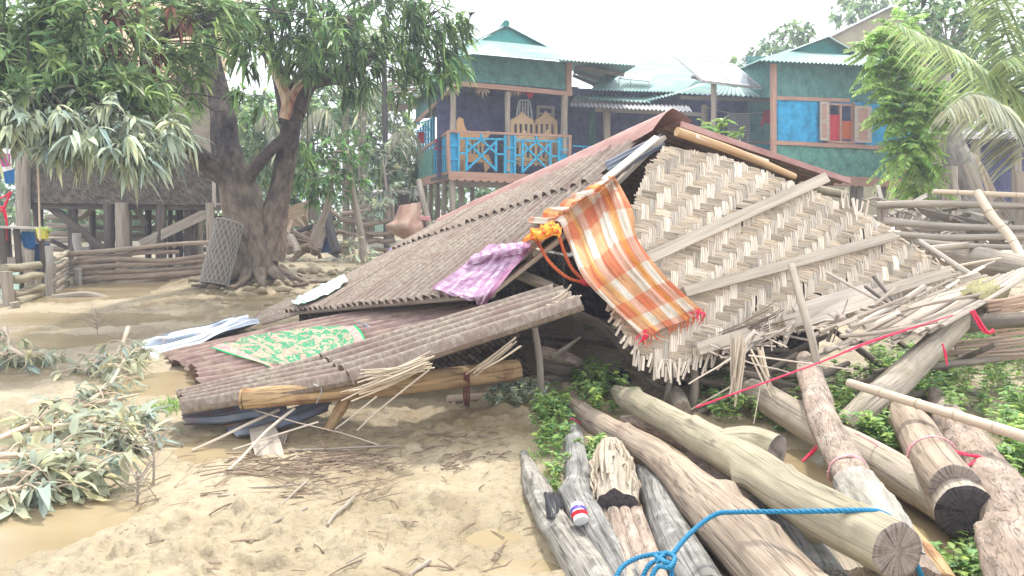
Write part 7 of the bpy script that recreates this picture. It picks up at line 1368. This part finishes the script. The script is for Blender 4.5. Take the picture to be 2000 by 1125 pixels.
st = MB(); st.tube([P(824, 425, 16.35), P(828, 455, 16.3), P(830, 476, 16.3)], [.08, .08, .08], 10, rough=.12); o = st.build('stake', 'log_pale', None, 'all'); tag(o, 'short pale stake beside the brown tarpaulin', 'stake')
mb = MB()
for k in range(4): mb.stick(P(820, 422+k*2, 16.1), P(840, 424+k*2, 16.05), .012, .012, 5)
o = mb.build('tie', 'pink_string'); tag(o, 'pale pink tie round the tarpaulin stake', 'tie')
sh = thing('low_shed', 'low grey iron shed behind the fence left of the house', 'shed', P(790, 450, 20.5)*np.array([1, 1, 0]))
mb = MB(); corr(mb, [P(768, 378, 21), P(768, 440, 21)], [P(822, 384, 20), P(822, 440, 20)], 20, .015, 4, 6); mb.build('wall', 'plank_dark', sh, 'all')
mb = MB(); mb.prism([P(727, 376, 20.2), P(775, 371, 20), P(822, 380, 19.6), P(824, 374, 21.5), P(730, 370, 21.8)], np.array([0, 0, 1.0]), .05); mb.build('roof', 'shed_iron', sh)
mb = MB(); mb.prism([P(732, 378, 20.5), P(764, 376, 20.5), P(764, 460, 20.5), P(732, 460, 20.5)], np.array([0, -1.0, 0]), .05); mb.build('wall', 'mint', sh)
mb = MB(); mb.tube([P(760, 497, 14.4), P(768, 489, 14.6)], [.06, .07], 10, rings=4); o = mb.build('plastic_bag', flat('violet_bag', (.25, .2, .6), .5)); tag(o, 'small violet plastic bag behind the roof edge by the fence', 'bag')
# ---------------------------------------------------------------- fence and poles at the right
rf_ = thing('rail_fence', 'grey weathered rail fence with thick rough rails at the right', 'fence', P(1850, 470, 8.2)*np.array([1, 1, 0]))
for x0, y0, x1, y1, r, Y0, Y1 in ((1712, 401, 2060, 405, 7, 8.2, 8.0), (1690, 392, 1760, 396, 3, 8.3, 8.3), (1725, 432, 2060, 446, 7, 8.2, 8.0), (1745, 458, 2060, 462, 7, 8.0, 7.9), (1790, 472, 2060, 484, 6, 7.6, 7.7)): railp(rf_, P(x0, y0, Y0), P(x1, y1, Y1), r, 'post', bend=.02)
for x, y0, y1, r in ((1722, 396, 470, 9), (1990, 335, 500, 10), (1992, 440, 500, 6)): railp(rf_, P(x, y0, 8.35), P(x, y1, 8.35), r, 'post', 'post', .01)
pole('pale bamboo pole lying level on top of the right fence', [P(1822, 374, 8.2), P(1920, 378, 8.1), P(2050, 384, 8.0)], [.027, .028, .029], 'bamboo', 'bamboo_pole', 'bamboo pole', None, 3, col=(1.1, 1.1, 1.1))
pole('bleached crooked bamboo pole slanting down across the right fence', [P(1908, 374, 7.7), P(1940, 425, 7.5), P(1972, 462, 7.4), P(2000, 510, 7.2)], [.038, .042, .042, .042], 'bamboo', 'bamboo_pole', 'bamboo pole', None, 3, col=(1.25, 1.28, 1.3))
pole('brown crooked trunk leaning behind the right fence', [P(1888, 320, 9.3), P(1905, 360, 9.2), P(1925, 400, 9.1), P(1960, 460, 9)], [.05, .055, .06, .06], 'post', 'leaning_pole')
mb = MB()
for k in range(8): mb.stick(P(1905+k*3, 300+k*5, 9.5), P(1950+k*4, 450, 9.3), .012, .01, 5, .03)
o = mb.build('dry_stems', 'bamboo'); tag(o, 'loose bunch of dry stems behind the right fence', 'stems')
mb = MB()
for k in range(90):
    p = P(rng.uniform(1700, 2040), rng.uniform(400, 492), rng.uniform(8.6, 9.6)); d = unit(rng.normal(0, 1, 3)*[1, .6, .5]); l = rng.uniform(.1, .45); kk = rng.uniform(.5, 1.3); mb.bar(p-d*l, p+d*l, rng.uniform(.02, .12), .012, rng.normal(0, 1, 3)+[0, -.6, 1.2], col=(kk, kk*.96, kk*.92), seg=2)
o = mb.build('debris', 'plank_grey'); tag(o, 'heap of grey broken boards and husks behind the right fence', None, None, 'stuff')
mb = MB(); mb.grid(np.array([[P(1690, 430, 9.2), P(1850, 425, 9.6), P(2060, 425, 9.4)], [P(1690, 500, 8.6), P(1850, 505, 8.5), P(2060, 510, 8.4)]])); 
bb = thing('dark_hut', 'dark blue shuttered hut behind the palm at the right edge', 'hut', P(1960, 470, 16)*np.array([1, 1, 0]))
mb = MB(); mb.prism([P(1790, 262, 17), P(2080, 262, 17), P(2080, 470, 17), P(1790, 470, 17)], np.array([0, -1.0, 0]), .1); mb.build('wall', 'inner_wall', bb)
mb = MB(); mb.prism([P(1780, 262, 16.2), P(2090, 262, 16.2), P(2090, 240, 18.5), P(1780, 240, 18.5)], np.array([0, 0, 1.0]), .1); mb.build('roof', 'shed_iron', bb)
for x in (1905, 1985): mb = MB(); mb.tube([P(x, 275, 16.6), P(x, 470, 16.6)], [.1, .1], 8, rings=4); mb.build('post', 'post', bb)
# ---------------------------------------------------------------- fallen branches, sticks, weeds
FB = 'fallen muddy branches on the mud at the left'
def fallen(label, stems, tips, nl, L_, dens=1, m='leaf_muddy', g=FB):
    b_ = thing('fallen_branch', label, 'branch', Gm(*stems[0][0][:2]), g); sm = MB(); lm = MB(); cs_ = []; ax_ = []
    for s in stems:
        pts = [Gm(x, y, z) for x, y, z in s]; sm.tube(pts, [.022, .016, .008], 8, rough=.12); c = catmull(np.array(pts), 16)
        for k in range(tips):
            i = rng.integers(3, 16); d = unit(rng.normal(0, 1, 3)*[1, .9, .25]+[0, 0, .03]+unit(c[-1]-c[0])*.7); l = rng.uniform(.06, .24); q = c[i]+d*l; q[2] = max(q[2], gz(q[0], q[1])+.03); sm.tube([c[i], (c[i]+q)/2+[0, 0, .03], q], [.007, .005, .004], 5, rings=6, cap=False); cs_.append(q); ax_.append(d+np.array([0, 0, -.1]))
    whorls(lm, np.array(cs_), np.array(ax_), nl, L_, L_*.25, .5, 1.2, cs=.14, lj=.4)
    for V in lm.V: V[:, 2] = np.maximum(V[:, 2], 0.012+0.02*rng.random(len(V)))
    lm.build('foliage', m, b_, 'all'); sm.build('stem', 'bamboo', b_, 'all')
fallen('big fallen mango branch with muddy leaves in front of the sheets', [[(-30, 870, .08), (60, 830, .09), (160, 795, .09), (270, 770, .07)], [(60, 840, .08), (170, 825, .09), (260, 820, .07)], [(90, 820, .08), (200, 765, .12), (250, 690, .12)], [(150, 820, .08), (220, 840, .08), (285, 850, .04)]], 15, 7, .15)
fallen('lower fallen mango branch with muddy leaves in the corner mud', [[(-40, 925, .06), (40, 925, .08), (130, 925, .10), (200, 920, .06)], [(-40, 890, .08), (60, 890, .12), (150, 885, .12)], [(-40, 965, .03), (40, 955, .06), (110, 955, .06)]], 15, 7, .15)
fallen('small stump of leafy branch lying in water at the left edge', [[(10, 640, .25), (18, 670, .2), (26, 700, .08)], [(20, 680, .2), (50, 695, .15), (85, 700, .05)], [(10, 690, .15), (-20, 695, .1)]], 10, 8, .13)
fallen('small leafy twig heap lying beside the silver sheet', [[(250, 640, .25), (235, 680, .18), (200, 715, .08)], [(235, 700, .12), (190, 705, .1), (165, 725, .05)]], 9, 8, .11)
def grassclump(mb, c, n, l, w_, sp=.12):
    b_ = c+np.column_stack([rng.normal(0, sp, n), rng.normal(0, sp, n), np.zeros(n)]); d = rng.normal(0, .35, (n, 3)); d[:, 2] = 1; leaves(mb, b_, d, l*rng.uniform(.5, 1.2, n), np.full(n, w_), .35, leafcol(n, .25))
mb = MB()
grassclump(mb, Gm(330, 800), 150, .12, .012, .08)
o = mb.build('grass_tuft', 'leaf_weed', None, 'all'); tag(o, 'green grass tuft beside the left ends of the rusty sheets', None, None, 'stuff')
SG = 'bare twiggy sprigs stuck in the mud'
for lab, x, y, h in (('bare twiggy sprig in the mud below the big fallen branch', 300, 945, .26), ('smaller twiggy sprig in the mud left of the bare one', 268, 985, .17), ('dry twig standing in water at the upper left', 190, 665, .35)):
    mb = MB(); c = Gm(x, y); mb.tube([c, c+[.01, 0, h*.5], c+[0, .01, h]], [.008, .006, .003], 5)
    for k in range(16): t_ = rng.uniform(.3, 1); d = unit(rng.normal(0, 1, 3)*[1, 1, .3]+[0, 0, .35]); mb.tube([c+[0, 0, h*t_], c+[0, 0, h*t_]+d*h*.25, c+[0, 0, h*t_]+d*h*.5+[0, 0, .03]], [.004, .003, .002], 4, cap=False)
    o = mb.build('twig', 'post', None); tag(o, lab, 'twig', SG)
# twigs scattered on the mud
mb = MB()
for k in range(420):
    if k < 150: x, y = rng.normal(600, 80), 885+abs(rng.normal(0, 34))
    elif k < 310: x, y = rng.uniform(480, 1000), rng.uniform(840, 920)
    else: x, y = rng.uniform(250, 1050), rng.uniform(860, 1120)
    c = Gm(x, y, .012); a = rng.normal(0.25, .7) if k < 310 else rng.uniform(0, 6.28); l = rng.uniform(.02, .12)*(1.6 if k < 150 else .8); d = np.array([math.cos(a), math.sin(a), rng.normal(0, .08)]); kk = rng.uniform(.4, 1.0); r = rng.uniform(.002, .005)
    mb.tube([c-d*l, c+[0, 0, .006], c+d*l], [r, r, r*.6], 4, rings=4, cap=False, col=(kk*1.0, kk*.85, kk*.75))
o = mb.build('twig_litter', 'post'); tag(o, 'scattered thin brown twigs and splints on the mud before the beam', None, None, 'stuff')
for lab, a, b, r in (('grey split stick lying on the mud in mid foreground', (690, 970), (640, 1025), .011), ('thin brown stick on the mud below the twig heap', (600, 992), (528, 1024), .007), ('two-pronged stick lying left of the splint heap', (600, 940), (550, 985), .007), ('dark stick at the bottom edge of the mud', (840, 1095), (800, 1124), .009), ('curved thin dark stick in the mud left of centre', (715, 1080), (675, 1100), .004), ('long splint lying on the mud under the beam', (565, 880), (780, 870), .008), ('long brown splint lying left of the twig heap', (455, 955), (590, 945), .006), ('thin brown splint on the mud under the twig heap', (425, 968), (560, 960), .005)):
    mb = MB(); mb.stick(Gm(*a, .02), Gm(*b, .015), r, r*.7, 6, .02); o = mb.build('stick', 'post'); tag(o, lab, 'stick', 'single sticks lying on the mud')
# clods
mb = MB()
for k in range(150):
    x, y = rng.uniform(400, 720), rng.uniform(505, 600)
    c = Gm(x, y); r = rng.uniform(.03, .09); mb.tube([c-[r, 0, .01], c+[0, 0, r*.3], c+[r, .01, -.01]], [r*.3, r*.7, r*.3], 7, rings=6, rough=.45, rs=20)
o = mb.build('mud_clods', 'mud', None, 'all'); tag(o, 'lumps of wet mud thrown up round the mango roots', None, None, 'stuff')
# weeds
def weeds(label, areas, n, h, m='leaf_weed', L_=.05):
    lm = MB(); sm = MB(); B = []; D = []; n = int(n*.72)
    for k in range(n):
        x0, y0, x1, y1 = areas[rng.integers(len(areas))]; c = Gm(rng.uniform(x0, x1), rng.uniform(y0, y1)); hh = h*rng.uniform(.5, 1.3); tp_ = c+[rng.normal(0, .05), rng.normal(0, .05), hh]; sm.tube([c, (c+tp_)/2+rng.normal(0, .015, 3), tp_], [.003, .0025, .0015], 4, rings=4, cap=False)
        for q in range(6):
            t_ = .25+.75*q/5; p = c+(tp_-c)*t_
            for s_ in range(3 if q < 5 else 5): a = rng.uniform(0, 6.28); B.append(p); D.append([math.cos(a), math.sin(a), rng.uniform(.05, .7)])
    B = np.array(B); D = np.array(D); n_ = len(B); l = L_*rng.uniform(.6, 1.35, n_); leaves(lm, B, D, l, l*.48, .3, leafcol(n_, .28, .2)); sm2 = sm
    o = lm.build('weeds', m, None, 'all'); tag(o, label, None, None, 'stuff'); s2 = sm.build('weed_stems', 'leaf_palm', o, 'all'); return o
weeds('bright green weeds growing between the two long pale logs', [(1130, 752, 1215, 812), (1125, 745, 1180, 775)], 90, .16)
weeds('strip of green weeds along the left side of the logs', [(1050, 800, 1110, 870), (1065, 850, 1100, 960), (1060, 780, 1100, 830), (1150, 880, 1170, 930)], 130, .10, L_=.04)
weeds('dusty weeds at the wreck opening on the mud', [(975, 760, 1065, 800), (960, 765, 1040, 790)], 80, .10, 'leaf_dust', .04)
weeds('weeds around the hanging splint tuft and low grey log', [(1390, 770, 1440, 830), (1500, 745, 1560, 800), (1360, 760, 1480, 790), (1480, 800, 1560, 850)], 90, .14)
weeds('weeds between the barked log and the propped log', [(1615, 740, 1680, 830), (1640, 830, 1760, 880), (1690, 800, 1750, 900)], 150, .16)
weeds('thick green weeds filling the right edge of the photo', [(1840, 690, 2040, 860), (1760, 720, 1850, 800), (1880, 640, 2040, 720), (1700, 720, 1800, 760), (1960, 800, 2060, 950)], 620, .20, L_=.055)
weeds('green weeds in the lower right corner beside the stump', [(1800, 1040, 1940, 1120), (1830, 1080, 1960, 1160), (1880, 1000, 1950, 1080)], 170, .12, L_=.045)
mb = MB()
for x, y, n in ((1075, 960, 40), (1090, 930, 40), (1085, 985, 30), (1040, 900, 30), (1770, 985, 24), (1800, 960, 20)): grassclump(mb, Gm(x, y), n, .09, .008, .05)
o = mb.build('grass', 'leaf_weed', None, 'all'); tag(o, 'thin grass blades among the logs', None, None, 'stuff')
# ---------------------------------------------------------------- even thin haze volume added in place of lens veil, lifting dark areas
mb = MB(); x0, x1, y0, y1, z0, z1 = -2400, 2400, -60, 760, -1.5, 14
mb.add([(x0, y0, z0), (x1, y0, z0), (x1, y1, z0), (x0, y1, z0), (x0, y0, z1), (x1, y0, z1), (x1, y1, z1), (x0, y1, z1)], [[3, 2, 1, 0], [4, 5, 6, 7], [0, 1, 5, 4], [1, 2, 6, 5], [2, 3, 7, 6], [3, 0, 4, 7]])
hm = bpy.data.materials.new('haze'); hm.use_nodes = True; ht = hm.node_tree; ht.nodes.clear()
ho_ = ht.nodes.new('ShaderNodeOutputMaterial'); hv = ht.nodes.new('ShaderNodeVolumePrincipled'); hv.inputs['Color'].default_value = (0.80, 0.86, 1.0, 1); hv.inputs['Density'].default_value = HAZE
hv.inputs['Anisotropy'].default_value = 0.2
ht.links.new(hv.outputs[0], ho_.inputs['Volume'])
o = mb.build('haze', hm, None, False, (0, 0, 0)); tag(o, 'thin pale added haze standing in for lens veil', None, None, 'stuff')
